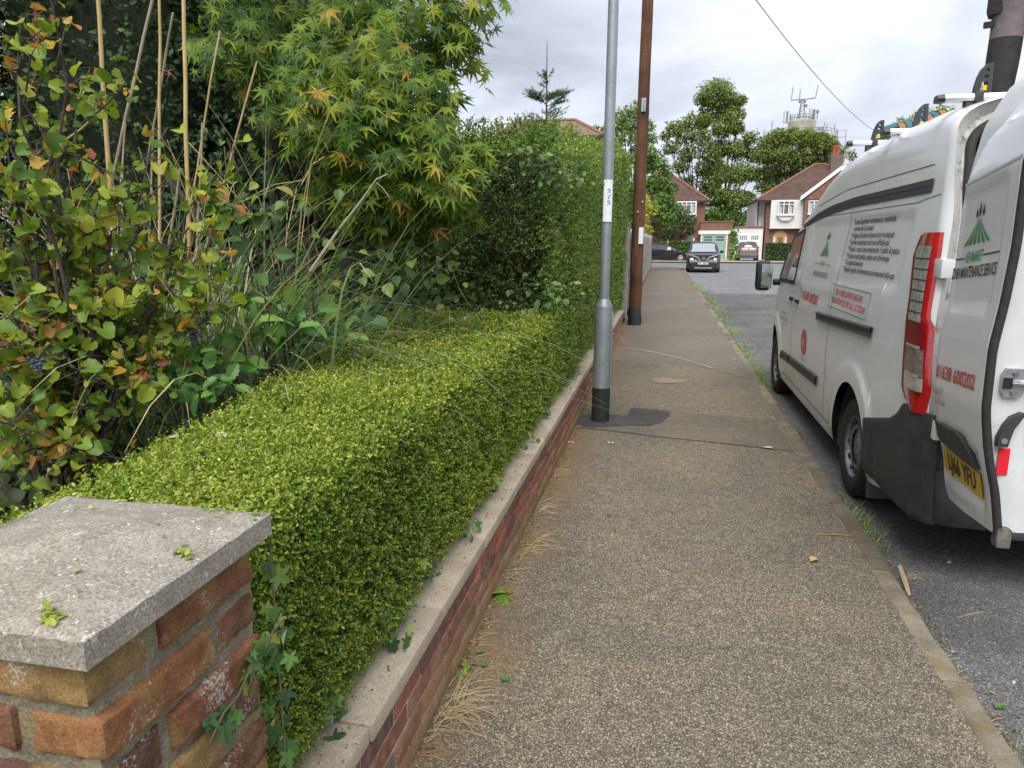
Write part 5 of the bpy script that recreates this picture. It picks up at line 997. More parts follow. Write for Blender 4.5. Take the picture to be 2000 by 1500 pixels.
# things in the load bay
hs = thing('ribbed_hose', 'orange ribbed hose coiled on the van floor inside the open rear doors', 'hose', (2.02, 4.05, ZR + .62)); b = MB()
pts = [Vector((.17 * math.cos(t), .17 * math.sin(t) * .5, .06 + .055 * t / 1.2)) for t in np.linspace(0, 18, 110)]; b.tube(pts, [.021 + .005 * (i % 2) for i in range(110)], 8); b.build('coil', mat('orange_hose', (.62, .13, .03), rough=.45), hs, True)
cr_ = thing('tool_crate', 'dark plastic tool crate inside the van behind the hose', 'crate', (2.35, 4.9, ZR + .62))
MB().box((-.3, -.25, 0), (.3, .25, .38), bev=.02).build('tub', mat('crate_grey', (.05, .055, .06), rough=.5), cr_, R(40)); MB().box((-.32, -.27, .38), (.32, .27, .43), bev=.015).build('lid', m_black, cr_, R(40))
tag(MB().box((1.75, 3.74, ZR + .622), (2.55, 3.86, ZR + .66), bev=.004).build('timber_board', mat('pale_board', (.5, .42, .3), (.6, .52, .4), 8, .8)), 'pale wooden board lying across the van floor by the rear sill', 'board')
b = MB(); b.grid([[(1.9 + .7 * i / 10, 4.2 + .5 * j / 8, ZR + .63 + .07 * (1 + mnoise.noise(Vector((i * .6, j * .6, 0))))) for i in range(11)] for j in range(9)]); tag(b.build('tarpaulin', mat('blue_tarp', (.03, .09, .3), rough=.5), smooth=True), 'crumpled blue tarpaulin on the van floor beside the hose', 'tarpaulin')
# ---------------------------------------------------------------- people
def person_mesh(name, joints, bones, mats, pick):
    me = bpy.data.meshes.new(name); idx = {k: i for i, k in enumerate(joints)}
    me.from_pydata([joints[k][0] for k in joints], [(idx[a], idx[b_]) for a, b_ in bones], []); ob = bpy.data.objects.new(name, me); col.objects.link(ob)
    ob.modifiers.new('s', 'SKIN'); 
    for k, i in idx.items(): me.skin_vertices[0].data[i].radius = joints[k][1] if hasattr(joints[k][1], '__len__') else (joints[k][1],) * 2
    me.skin_vertices[0].data[idx['pelvis']].use_root = True
    sb = ob.modifiers.new('d', 'SUBSURF'); sb.levels = 2; sb.render_levels = 2
    dg = bpy.context.evaluated_depsgraph_get(); m2 = bpy.data.meshes.new_from_object(ob.evaluated_get(dg)); bpy.data.objects.remove(ob)
    for m in mats: m2.materials.append(m)
    for p in m2.polygons: p.material_index = pick(p.center)
    m2.shade_smooth(); return m2
m_skin = mat('skin', (.42, .25, .18), rough=.5); m_hair = mat('brown_hair', (.10, .055, .03), (.16, .09, .05), 40, .7)
def skeleton(h, la, ra, lfoot, rfoot, hipz, lean_=0.0):
    J = {'pelvis': ((0, 0, hipz), (.135, .105)), 'waist': ((0, .0 + lean_ * .1, hipz + .14), (.13, .095)), 'chest': ((0, lean_ * .25, hipz + .36), (.165, .11)), 'neckb': ((0, lean_ * .35, hipz + .53), (.07, .07)), 'neck': ((0, lean_ * .4, hipz + .58), .05), 'chin': ((0, lean_ * .42 + .015, hipz + .645), (.062, .072)), 'head': ((0, lean_ * .44, hipz + .73), (.078, .095)), 'crown': ((0, lean_ * .44 - .005, hipz + .80), (.06, .07))}
    B = [('pelvis', 'waist'), ('waist', 'chest'), ('chest', 'neckb'), ('neckb', 'neck'), ('neck', 'chin'), ('chin', 'head'), ('head', 'crown')]
    for s, n_, arm, foot in ((-1, 'l', la, lfoot), (1, 'r', ra, rfoot)):
        sh = Vector((s * .185, lean_ * .33, hipz + .47)); J['sh' + n_] = (tuple(sh), .062); B.append(('neckb', 'sh' + n_)); el = sh + Vector(arm[0]); wr = el + Vector(arm[1]); J['el' + n_] = (tuple(el), .045); J['wr' + n_] = (tuple(wr), .03); B += [('sh' + n_, 'el' + n_), ('el' + n_, 'wr' + n_)]
        d = Vector(arm[1]).normalized(); q = d.orthogonal().normalized(); w2 = d.cross(q); pa = wr + d * .06; J['pa' + n_] = (tuple(pa), (.036, .018)); B.append(('wr' + n_, 'pa' + n_))
        for i in range(4):
            a = pa + q * (.012 * (i - 1.5) * 1.6) + d * .03; c = a + d * (.035 + .006 * (1.5 - abs(i - 1.5))) + w2 * .006; e_ = c + d * .025 + w2 * .014; J['f%d%s' % (i, n_)] = (tuple(a), .0095); J['g%d%s' % (i, n_)] = (tuple(c), .0085); J['h%d%s' % (i, n_)] = (tuple(e_), .007); B += [('pa' + n_, 'f%d%s' % (i, n_)), ('f%d%s' % (i, n_), 'g%d%s' % (i, n_)), ('g%d%s' % (i, n_), 'h%d%s' % (i, n_))]
        a = wr + d * .03 + q * .035; c = a + d * .03 + q * .012; J['t' + n_] = (tuple(a), .011); J['u' + n_] = (tuple(c), .009); B += [('wr' + n_, 't' + n_), ('t' + n_, 'u' + n_)]
        hp = Vector((s * .095, 0, hipz - .06)); ft = Vector(foot); kn = hp.lerp(Vector((ft.x, ft.y, .09)), .5) + Vector((0, .035, .0)); J['hp' + n_] = (tuple(hp), .11); J['kn' + n_] = (tuple(kn), .095); J['cf' + n_] = (tuple(kn.lerp(Vector((ft.x, ft.y, .09)), .45) - Vector((0, .01, 0))), .096); J['an' + n_] = ((ft.x, ft.y, .10), .085); J['he' + n_] = ((ft.x, ft.y - .03, .045), .042); J['to' + n_] = ((ft.x, ft.y + .17, .035), (.045, .032)); B += [('pelvis', 'hp' + n_), ('hp' + n_, 'kn' + n_), ('kn' + n_, 'cf' + n_), ('cf' + n_, 'an' + n_), ('an' + n_, 'he' + n_), ('an' + n_, 'to' + n_)]
    return J, B
m_trou = mat('grey_work_trousers', (.135, .112, .118), (.175, .148, .152), 14, .9, bump=.5, bsc=18, bdist=.02); m_knee = mat('black_knee_panel', (.014, .014, .014), (.028, .027, .026), 14, .85, bump=.5, bsc=16, bdist=.02)
m_boot = mat('brown_boot', (.06, .04, .035), (.10, .07, .06), 20, .7); m_shirt = mat('navy_shirt', (.02, .025, .05), (.035, .04, .07), 10, .9)
pr = thing('person', 'person in grey work trousers with black knee panels standing on the van roof', 'person', (2.02, 5.0, ZR + 2.425), R(-25))
J, B = skeleton(1.78, ((-.08, .05, -.28), (.02, .2, -.12)), ((.08, .05, -.28), (-.02, .2, -.12)), (-.115, .02, 0), (.15, .06, 0), .92, .1)
def pick_w(c):
    if c.z < .115: return 2
    if c.z < .44 and c.z >= .115: return 1
    if c.z < 1.02 and abs(c.x) < .3: return 0
    if c.z > 1.475: return 4 if c.z < 1.66 and c.y > 0 else 5
    if abs(c.x) > .235: return 4
    return 3
bo = put('body', person_mesh('body', J, B, [m_trou, m_knee, m_boot, m_shirt, m_skin, m_hair], pick_w), pr)
MB().box((-.215, -.06, .56), (-.13, .07, .82), bev=.02).build('holster_pocket', m_knee, pr, R(50)); MB().box((-.225, -.03, .50), (-.15, .0, .535), bev=.005).build('hammer_loop', m_black, pr); MB().box((-.03, .09, 1.60), (.03, .13, 1.66), bev=.015).build('nose', m_skin, pr, R(50))
# ================================================================== far trees
def tree(name, label, Y, base_px, clumps, mm, lsize, dens, trunk_r, group=None, bark=m_barkdark, limb=True, flat=.8):
    """clumps: (px, py, radius px) of leaf masses seen at distance Y; each gets its own spread in depth"""
    g = at(base_px, 470, Y); g.z = -.1; root = thing(name, label, 'tree', g, group=group); k = Y / 1415.0; Ps, Ns = [], []; b = MB()
    zmid = min(at(*c[:2], Y).z for c in clumps); fork = Vector((g.x, g.y, max(1.2, zmid * .55))); b.tube([g, g.lerp(fork, .5) + Vector((.05, 0, 0)), fork], [trunk_r * 1.25, trunk_r, trunk_r * .8], 9)
    for (px, py, r_) in clumps:
        rr = r_ * k * (.86 if limb else 1.0); c = at(px, py, Y) + Vector((0, random.uniform(-1, 1) * rr * .9, 0)); n = max(20, int(dens * rr * rr)); q = unit(n) * (rng.random((n, 1)) ** .28); sub = unit(n)
        P = np.array(c) + q * [rr, rr, rr * flat]; P += nz(P / max(rr, .3), 1.7, px)[:, None] * q * rr * .45; Ps.append(P); Ns.append(q * .8 + [0, 0, .55])
        if limb:
            mid = fork.lerp(c, .5) + Vector((random.uniform(-.1, .1) * rr, 0, -.1 * rr)); b.tube([fork, mid, c], [trunk_r * .3, trunk_r * .18, trunk_r * .06], 6)
            for _ in range(3): d = Vector(unit(1)[0]) * rr * .8; b.tube([c.lerp(mid, .3), c + d], [trunk_r * .12, trunk_r * .03], 4)
    P = np.concatenate(Ps); N_ = np.concatenate(Ns); n = len(P); tip = rng.normal(0, 1, (n, 3)) + [0, 0, -.6]
    lo_, hi_ = P[:, 2].min(), P[:, 2].max(); tag(mass('crown', P, frames(N_, tip, .4, .6), lsize * rng.uniform(.55, 1.35, n), LEAF4, mm, root, np.clip(rng.random(n) * .8 + .2 * (P[:, 2] - lo_) / (hi_ - lo_ + .01), 0, 1)), kind='stuff')
    o = b.build('trunk', bark, root, R(60)); o.location = -Vector(root.location); return root
G1 = [(0, (.05, .10, .022)), (.4, (.12, .20, .04)), (.75, (.23, .32, .06)), (1, (.38, .44, .11))]
m_t1 = leafmat('lime_tree_leaf', G1, .3, .5, clump=.2, csc=.35); m_t2 = leafmat('oak_leaf', [(0, (.05, .09, .022)), (.5, (.12, .18, .035)), (.85, (.23, .29, .055)), (1, (.36, .39, .09))], .3, .5, clump=.2, csc=.4)
m_t3 = leafmat('dark_tree_leaf', [(0, (.03, .06, .018)), (.6, (.07, .12, .03)), (1, (.17, .23, .06))], .25, .5, clump=.2, csc=.5)
m_will = leafmat('willow_leaf', [(0, (.06, .09, .03)), (.5, (.12, .17, .06)), (1, (.24, .28, .12))], .3, .5); m_lt = leafmat('light_shrub_leaf', [(0, (.05, .12, .025)), (.5, (.12, .24, .05)), (.9, (.22, .36, .08)), (1, (.32, .42, .1))], .35, .5, clump=.15, csc=1.5)
m_yel = leafmat('yellow_shrub_leaf', [(0, (.22, .24, .03)), (.5, (.45, .42, .05)), (1, (.62, .55, .09))], .35, .5)
tree('lime_tree', 'tallest tree with a domed crown above the house roofs', 86, 1408, [(1400, 180, 32), (1430, 195, 26), (1375, 190, 20), (1395, 215, 30), (1430, 225, 26), (1448, 195, 12), (1372, 240, 18), (1410, 250, 26), (1440, 250, 18), (1405, 290, 26), (1440, 290, 26), (1465, 270, 16), (1470, 300, 20), (1400, 335, 30), (1440, 340, 30), (1468, 340, 20), (1390, 385, 32), (1430, 390, 34), (1460, 385, 20), (1385, 425, 30), (1425, 430, 34), (1455, 425, 20)], m_t1, .25, 760, .38)
tree('spreading_tree', 'olive green spreading tree standing in front of the tall domed tree', 76, 1352, [(1350, 235, 22), (1375, 235, 20), (1320, 250, 22), (1300, 265, 14), (1340, 265, 24), (1370, 270, 24), (1310, 290, 20), (1345, 300, 24), (1385, 300, 22), (1330, 325, 20), (1375, 330, 24), (1400, 320, 16), (1345, 355, 20), (1385, 360, 24), (1410, 350, 14)], m_t2, .225, 680, .3)
tree('round_tree', 'broad round tree in front of the water tower beside the white house', 74, 1540, [(1515, 266, 18), (1548, 264, 20), (1580, 266, 20), (1605, 270, 16), (1500, 280, 22), (1530, 270, 24), (1565, 275, 26), (1600, 280, 26), (1625, 285, 18), (1490, 305, 24), (1525, 305, 28), (1560, 310, 30), (1600, 315, 28), (1630, 310, 18), (1500, 340, 26), (1540, 345, 28), (1580, 350, 26), (1510, 375, 24), (1550, 380, 26), (1485, 365, 14), (1645, 295, 8)], m_t2, .225, 820, .3)
tree('dark_tree', 'dark tree partly hidden behind the wooden telegraph pole', 60, 1235, [(1215, 225, 22), (1245, 215, 24), (1200, 245, 22), (1230, 245, 26), (1262, 245, 20), (1185, 255, 16), (1210, 270, 24), (1250, 275, 26), (1275, 270, 14), (1240, 305, 24), (1270, 310, 20), (1165, 250, 8)], m_t1, .20, 850, .26)
tree('roadside_tree', 'rounded leafy tree showing above the white van roof', 52, 1800, [(1720, 290, 18), (1745, 265, 22), (1775, 245, 24), (1810, 230, 26), (1840, 225, 24), (1865, 225, 18), (1790, 265, 26), (1830, 260, 26), (1740, 290, 20), (1860, 250, 20), (1700, 300, 10), (1790, 300, 26), (1840, 295, 26)], m_t1, .18, 950, .24)
tree('airy_tree', 'thin airy tree top beside the red chimney pots', 70, 1668, [(1660, 300, 12), (1675, 310, 14), (1665, 325, 14), (1685, 325, 10), (1655, 285, 6)], m_t2, .24, 200, .1)
tree('garden_tree', 'small dark garden tree in front of the brick house', 63.8, 1318, [(1300, 400, 22), (1325, 415, 24), (1345, 430, 18), (1290, 430, 24), (1320, 445, 22), (1350, 450, 12), (1275, 450, 18), (1300, 460, 18), (1335, 462, 10)], m_t3, .16, 1100, .12)
tree('willow_tree', 'grey green weeping willow top beyond the tall hedge beside the maple', 42, 872, [(870, 195, 14), (880, 205, 14), (862, 210, 14), (885, 222, 12), (870, 230, 18), (855, 235, 14), (890, 235, 8)], m_will, .2, 900, .12, flat=1.1)
tree('tall_shrub', 'bright green feathery shrub growing over the far end of the board fence', 40, 1262, [(1270, 300, 16), (1285, 315, 18), (1262, 325, 20), (1300, 335, 16), (1280, 350, 22), (1305, 365, 18), (1262, 365, 20), (1295, 390, 24), (1275, 405, 22), (1312, 400, 14), (1300, 425, 18), (1255, 290, 14), (1318, 420, 8)], m_lt, .2, 900, .07, limb=False)
tree('yellow_shrub', 'golden yellow shrub leaning over the fence beside the telegraph pole', 32, 1261, [(1262, 385, 8), (1268, 400, 12), (1262, 415, 10), (1276, 412, 8), (1258, 430, 10), (1264, 445, 10), (1256, 460, 8)], m_yel, .12, 1500, .03, limb=False)
tree('fence_shrub', 'dense dark green shrub behind the board fence beyond the tall hedge', 18, 1222, [(1225, 310, 16), (1215, 330, 18), (1238, 335, 16), (1225, 365, 20), (1240, 380, 14), (1230, 410, 18), (1222, 440, 16), (1240, 430, 12)], m_lt, .1, 2400, .04, limb=False)
# young spruce poking over the hedge
sp_t = thing('young_spruce', 'young spruce with a long bare leader rising above the tall hedge', 'tree', (at(1065, 470, 13).x, 13, .1)); sx_, sz_ = at(1065, 470, 13).x, at(1065, 83, 13).z
m_spr = leafmat('spruce_needle', [(0, (.02, .05, .02)), (.6, (.05, .10, .035)), (1, (.11, .17, .05))], .2, .6); b = MB(); b.tube([(0, 0, 0), (0, 0, sz_ - .9), (0, 0, sz_ - .1)], [.05, .014, .006], 6); Ps, Ts = [], []
for zf, ln in ((.62, .26), (.70, .14), (.98, .38), (1.02, .34), (1.2, .14), (1.36, .2), (1.42, .28), (1.55, .46), (1.62, .42), (1.8, .4), (2.0, .55), (2.1, .5), (2.4, .6), (2.8, .65)):
    for k in range(5):
        a = random.uniform(0, 6.28); z0 = sz_ - .1 - zf; ln = ln * random.uniform(.85, 1.2); z0 += random.uniform(-.06, .06); d = Vector((math.cos(a), math.sin(a), random.uniform(.3, .75))).normalized(); e_ = Vector((0, 0, z0)) + d * ln; b.tube([(0, 0, z0), e_], [.005, .002], 4)
        for t in np.linspace(.25, 1, int(ln * 70)):
            Ps.append(list(Vector((sx_, 13, .1)) + Vector((0, 0, z0)) + d * ln * t)); Ts.append(list(d + Vector(unit(1)[0]) * .8))
        if ln > .3:
            for t in (.4, .6, .8):
                p0 = Vector((0, 0, z0)) + d * ln * t
                for s in (-1, 1):
                    d2 = (d + Vector((-d.y, d.x, 0)) * s * .9).normalized(); L2 = ln * .35; b.tube([p0, p0 + d2 * L2], [.003, .0015], 3)
                    for u in np.linspace(.2, 1, 9): Ps.append(list(Vector((sx_, 13, .1)) + p0 + d2 * L2 * u)); Ts.append(list(d2 + Vector(unit(1)[0]) * .8))
NEED = (np.array([(-.06, 0, 0), (.06, 0, 0), (.03, 1, 0), (-.03, 1, 0)], float), [(0, 1, 2, 3)])
P = np.array(Ps); n = len(P); tag(mass('needles', np.repeat(P, 3, 0), frames(unit(n * 3), np.repeat(np.array(Ts), 3, 0), .4), np.full(n * 3, .06), NEED, m_spr, sp_t), kind='stuff'); b.build('trunk', m_bark, sp_t)
# ================================================================== houses
m_hbrick = mat('house_brick', (.17, .088, .062), (.25, .135, .095), 3, .9, bump=.3, bsc=30, fine=14)
m_tile = None
def m_tiles(name, c1, c2):
    m, nt, b, o = _new(name); p = _pos(nt); b.inputs['Roughness'].default_value = .9
    c = _ramp(nt, _noise(nt, 1.3, 7, p, .7).outputs['Fac'], [(.3, c1), (.7, c2)]).outputs['Color']
    br = nt.nodes.new('ShaderNodeTexBrick'); sx = nt.nodes.new('ShaderNodeSeparateXYZ'); cb = nt.nodes.new('ShaderNodeCombineXYZ'); nt.links.new(p, sx.inputs[0]); nt.links.new(sx.outputs['X'], cb.inputs['X']); nt.links.new(sx.outputs['Z'], cb.inputs['Y']); nt.links.new(cb.outputs[0], br.inputs['Vector'])
    br.inputs['Scale'].default_value = 2.2; br.inputs['Color1'].default_value = (1.1, 1.1, 1.1, 1); br.inputs['Color2'].default_value = (.8, .8, .8, 1); br.inputs['Mortar'].default_value = (.45, .45, .45, 1); br.inputs['Mortar Size'].default_value = .03
    c = _mix(nt, 1.0, c, br.outputs['Color'], 'MULTIPLY'); nt.links.new(c, b.inputs['Base Color']); _bump(nt, b, br.outputs['Fac'], -.4, .03); return m
m_roof1 = m_tiles('brown_roof_tile', (.085, .045, .036), (.15, .085, .07)); m_roof2 = m_tiles('buff_roof_tile', (.20, .13, .10), (.28, .20, .16))
m_ridge = mat('ridge_tile', (.22, .10, .065), (.30, .15, .10), 4, .9); m_render = mat('white_render', (.72, .72, .70), (.66, .66, .64), 2, .9, bump=.3, bsc=40)
m_upvc = mat('white_frame', (.78, .78, .77), rough=.45); m_pane = glass('house_pane', (.10, .115, .125), .08); m_curt = mat('net_curtain', (.5, .52, .53), (.38, .40, .41), 6, .9)
m_teal = mat('teal_paint', (.27, .42, .37), (.31, .46, .40), 4, .55); m_gutter = mat('black_gutter', (.02, .02, .022), rough=.5); m_orange = mat('orange_door', (.62, .27, .02), rough=.45); m_pot = mat('red_chimney_pot', (.36, .10, .06), (.42, .13, .08), 5, .85)
def hip_roof(parent, x0, x1, y0, y1, ze, zr, inset0, inset1, m, over=.35):
    ym = (y0 + y1) / 2; a, b_, c, d = (x0 - over, y0 - over, ze), (x1 + over, y0 - over, ze), (x1 + over, y1 + over, ze), (x0 - over, y1 + over, ze); r0, r1 = (x0 + inset0, ym, zr), (x1 - inset1, ym, zr)
    b = MB(); b.face([a, b_, r1, r0]); b.face([b_, c, r1]); b.face([c, d, r0, r1]); b.face([d, a, r0]); b.face([a, d, c, b_]); rf_ = b.build('roof', m, parent)
    b = MB()
    for p, q in ((a, r0), (b_, r1), (r0, r1), (c, r1), (d, r0)): b.tube([Vector(p) + Vector((0, 0, .03)), Vector(q) + Vector((0, 0, .03))], .11, 6)
    for i, (p, q) in enumerate(((a, r0), (b_, r1), (r0, r1))): MB().tube([Vector(p) + Vector((0, 0, .03)), Vector(q) + Vector((0, 0, .03))], .11, 6).build('ridge', m_ridge, rf_)
    MB().box((x0 - over, y0 - over - .06, ze - .16), (x1 + over, y0 - over, ze - .02)).build('gutter', m_gutter, rf_); return rf_
def window(parent, x0, x1, z0, z1, y, lights=3, transom=.7, m=None, depth=.12):
    w_ = empty('window', (0, 0, 0)); w_.parent = parent; t = .07
    f = MB(); f.box((x0, y - depth, z0), (x1, y + .02, z0 + t)); f.box((x0, y - depth, z1 - t), (x1, y + .02, z1))
    for i in range(lights + 1): xx = x0 + (x1 - x0 - t) * i / lights; f.box((xx, y - depth + .003, z0 + t), (xx + t, y + .02, z1 - t))
    if transom: zt = z0 + (z1 - z0) * transom; f.box((x0 + t, y - depth + .006, zt), (x1 - t, y + .02, zt + t * .8))
    f.build('frame', m_upvc, w_)
    for i in range(lights):
        xa = x0 + (x1 - x0 - t) * i / lights + t; xb = x0 + (x1 - x0 - t) * (i + 1) / lights; MB().box((xa, y - depth * .5, z0 + t), (xb, y - depth * .5 + .02, z1 - t)).build('pane', m_pane, w_)
        if i != lights // 2 or lights == 1: MB().box((xa + .02, y - depth * .5 - .012, z0 + t), (xa + (xb - xa) * .75, y - depth * .5 - .004, z0 + (z1 - z0) * (transom or .9))).build('curtain', m_curt, w_)
    MB().box((x0 - .05, y - depth - .08, z0 - .07), (x1 + .05, y, z0)).build('sill', m_upvc, w_); return w_
def arch(parent, cx, y, w, h, m_in, door_m, name='porch'):
    p_ = empty(name, (0, 0, 0)); p_.parent = parent; r_ = w / 2; pts = [(cx - r_, 0)] + [(cx - r_ * math.cos(t), h - r_ + r_ * math.sin(t)) for t in np.linspace(0, math.pi, 17)] + [(cx + r_, 0)]
    MB().prism(pts, lambda a, c, t: (a, t, c), y - .03, y - .012).build('recess', m_in, p_)
    b = MB(); R1 = r_ + .24; 
    for i in range(18):
        t0, t1 = math.pi * i / 18, math.pi * (i + .86) / 18; b.face([(cx - r_ * math.cos(t0), y - .05, h - r_ + r_ * math.sin(t0)), (cx - R1 * math.cos(t0), y - .05, h - r_ + R1 * math.sin(t0)), (cx - R1 * math.cos(t1), y - .05, h - r_ + R1 * math.sin(t1)), (cx - r_ * math.cos(t1), y - .05, h - r_ + r_ * math.sin(t1))])
    tag(b.build('arch_bricks', mat('arch_brick', (.30, .15, .085), (.24, .11, .065), 6, .9), p_), kind='stuff')
    d_ = MB().box((cx - r_ * .62, y - .09, 0), (cx + r_ * .62, y - .04, h - .32), bev=.01).build('door', door_m, p_); MB().box((cx - r_ * .36, y - .10, h * .52), (cx + r_ * .36, y - .085, h - .5), bev=.02).build('door_glass', m_pane, d_)
    for s in (-1, 1): MB().box((cx + s * r_ * .66, y - .08, 0), (cx + s * r_ * .9, y - .05, h - .55)).build('side_panel', m_upvc, p_)
    return p_
HY = 66.0
def X(px, Y=HY): return at(px, 470, Y).x
def Z(py, Y=HY): return at(1400, py, Y).z
# brick house with the white bay
h1 = thing('brick_house', 'red brick house with hipped brown roof and white bay window behind the garden tree', 'house', (0, 0, 0)); x0, x1 = X(1215), X(1374); ze, zr = Z(392), Z(330)
MB().box((x0, HY, -.1), (x1, HY + 8, ze)).build('wall', m_hbrick, h1); hip_roof(h1, x0, x1, HY, HY + 8, ze, Z(322), 3.0, 3.6, m_roof1)
bx0, bx1 = X(1318), X(1357); MB().box((bx0, HY - .55, Z(420)), (bx1, HY + .01, ze - .05)).build('bay', m_upvc, h1); window(h1, bx0 + .05, bx1 - .05, Z(418), Z(394), HY - .56, 4, .72)
MB().prism([(bx0 - .1, Z(420)), (bx1 + .1, Z(420)), ((bx0 + bx1) / 2 + .6, Z(434)), ((bx0 + bx1) / 2 - .6, Z(434))], lambda a, c, t: (a, t, c), HY - .3, HY - .005).build('bay_corbel', m_render, h1)
arch(h1, X(1344), HY, X(1358) - X(1330), Z(452) + .0, mat('grey_porch', (.12, .125, .13), rough=.8), mat('grey_door', (.2, .21, .22), rough=.5))
MB().box((x1 - .08, HY - .05, ze - .25), (x1 + .35, HY + .01, ze)).build('fascia', m_upvc, h1)
# garages
g1 = thing('brick_garage', 'flat roofed brick garage with pale teal double doors', 'garage', (0, 0, 0)); a0, a1 = X(1366), X(1429); GY = HY - .4
MB().box((a0, GY, -.1), (a1, GY + 5, Z(434))).build('wall', m_hbrick, g1); MB().box((a0 - .06, GY - .06, Z(434)), (a1 + .06, GY + 5, Z(432))).build('parapet_coping', mat('garage_coping', (.22, .15, .11), rough=.9), g1); MB().box((X(1363), GY - .12, Z(457.5)), (X(1425), GY - .003, Z(450.5))).build('lintel', m_upvc, g1)
MB().box((X(1368), GY - .07, -.05), (X(1371), GY - .004, Z(457.5))).build('frame_post', m_upvc, g1); MB().box((X(1417), GY - .07, -.05), (X(1420), GY - .004, Z(457.5))).build('frame_post', m_upvc, g1)
for i in (0, 1):
    d0, d1 = X(1371.5 + 22.6 * i), X(1393.6 + 22.6 * i); dr = MB().box((d0, GY - .06, -.04), (d1, GY - .005, Z(458))).build('garage_door', m_teal, g1)
    for k in (0, 1): MB().box((d0 + .14, GY - .07, Z(470.5 - 5.6 * k)), (d1 - .14, GY - .055, Z(466.6 - 5.6 * k))).build('pane', m_pane, dr)
    for k in range(7): MB().box((d0 + .02, GY - .066, .1 + .21 * k), (d1 - .02, GY - .058, .115 + .21 * k)).build('board_joint', mat('teal_joint', (.12, .25, .22), rough=.7), dr)
g2 = thing('white_garage', 'white painted garage with small paned doors behind the parked grey car', 'garage', (0, 0, 0)); a0, a1 = X(1432), X(1489)
MB().box((a0, GY + .3, -.1), (a1, GY + 5, Z(446))).build('wall', m_render, g2); MB().box((a0, GY + .25, Z(446)), (a1 + .05, GY + 5, Z(442))).build('parapet', m_hbrick, g2)
for i in (0, 1):
    d0, d1 = X(1440 + 22.4 * i), X(1462 + 22.4 * i); dr = MB().box((d0, GY + .24, -.04), (d1, GY + .295, Z(458))).build('garage_door', m_upvc, g2)
    for r_ in (0, 1):
        for k in range(4): ww = (d1 - d0 - .3) / 4; MB().box((d0 + .15 + ww * k + .03, GY + .232, Z(468 - 4.2 * r_)), (d0 + .15 + ww * (k + 1) - .03, GY + .245, Z(464.6 - 4.2 * r_))).build('pane', m_pane, dr)
# white house with the brick porch
h2 = thing('rendered_house', 'white rendered house with brown hipped roof and arched porch with orange door', 'house', (0, 0, 0)); x0, x1 = X(1493), X(1700); ze = Z(392)
MB().box((x0, HY, -.1), (x1, HY + 8.5, ze)).build('wall', m_hbrick, h2); hip_roof(h2, x0 - .6, x1, HY, HY + 8.5, ze, Z(316), 5.0, 3.2, m_roof1)
MB().box((X(1476), HY + 1.2, -.1), (x0, HY + 8.5, ze)).build('side_wing', m_render, h2)
MB().box((X(1479), HY + 1.05, .0), (X(1480.5), HY + 1.15, ze)).build('downpipe', m_gutter, h2)
rx0, rx1 = X(1500), X(1566); MB().box((rx0, HY - .5, Z(447)), (rx1, HY + .01, ze - .02)).build('render_panel', m_render, h2)
window(h2, X(1513), X(1544), Z(421), Z(394.5), HY - .52, 3, .72, depth=.25); cxw = X(1528.5)
MB().prism([(X(1511), Z(422.5)), (X(1546), Z(422.5)), (cxw + .3, Z(432)), (cxw - .3, Z(432))], lambda a, c, t: (a, t, c), HY - .72, HY - .49).build('bay_corbel', m_render, h2)
for k in range(7): MB().box((X(1498.5), HY - .03, Z(445 - 7 * k)), (X(1502.5) if k % 2 else X(1501), HY + .01, Z(441.5 - 7 * k))).build('quoin', m_hbrick, h2)
arch(h2, X(1523), HY - .0, X(1537) - X(1509), Z(451), mat('cream_porch', (.5, .42, .3), rough=.8), m_orange)
gx0, gx1 = X(1562), X(1690); MB().box((gx0, HY - 1.0, -.1), (gx1, HY, ze)).build('gable_wall', m_hbrick, h2); gm = (gx0 + gx1) / 2
MB().prism([(gx0 - .3, ze), (gx1 + .3, ze), (gm, Z(335))], lambda a, c, t: (a, t, c), HY - 1.0, HY + 3.5).build('gable_roof', m_roof1, h2)
MB().prism([(gx0 - .1, ze), (gx1 + .1, ze), (gm, Z(339))], lambda a, c, t: (a, t, c), HY - 1.05, HY - 1.004).build('gable_face', m_hbrick, h2)
for s, xx in ((-1, gx0 - .4), (1, gx1 + .4)): MB().prism([(xx, ze - .12), (xx, ze + .2), (gm, Z(333) + .1), (gm, Z(333) - .24)], lambda a, c, t: (a, t, c), HY - 1.2, HY - 1.06).build('bargeboard', m_upvc, h2)
window(h2, X(1569), X(1590), Z(420), Z(395), HY - 1.01, 2, .72); MB().box((X(1600), HY - 1.03, Z(447)), (gx1, HY - 1.003, Z(392))).build('gable_render', m_render, h2)
ch = MB().box((X(1626), HY + 3.3, Z(345)), (X(1650), HY + 4.6, Z(299)), bev=.03).build('chimney', mat('chimney_brick', (.13, .10, .08), (.2, .15, .12), 3, .95, bump=.3), h2)
for px in (1634, 1641): MB().lathe([(.14, Z(299) - .02), (.16, Z(297)), (.15, Z(284)), (.19, Z(282)), (.19, Z(279)), (.1, Z(279)), (.1, Z(290))], (X(px), HY + 3.9, 0), 12).build('chimney_pot', m_pot, ch, R(40))
ta = thing('television_aerial', 'thin rooftop television aerial beside the red chimney pots', 'aerial', (X(1656), HY + 4.2, Z(330))); zt = Z(247) - Z(330); MB().tube([(0, 0, -.3), (0, 0, zt)], .03, 5).build('mast', m_galv, ta)
for dz in (0, -.55): MB().tube([(.05, 0, zt + dz - .03), (-.7, 0, zt + dz - .12)], .02, 4).build('boom', m_galv, ta)
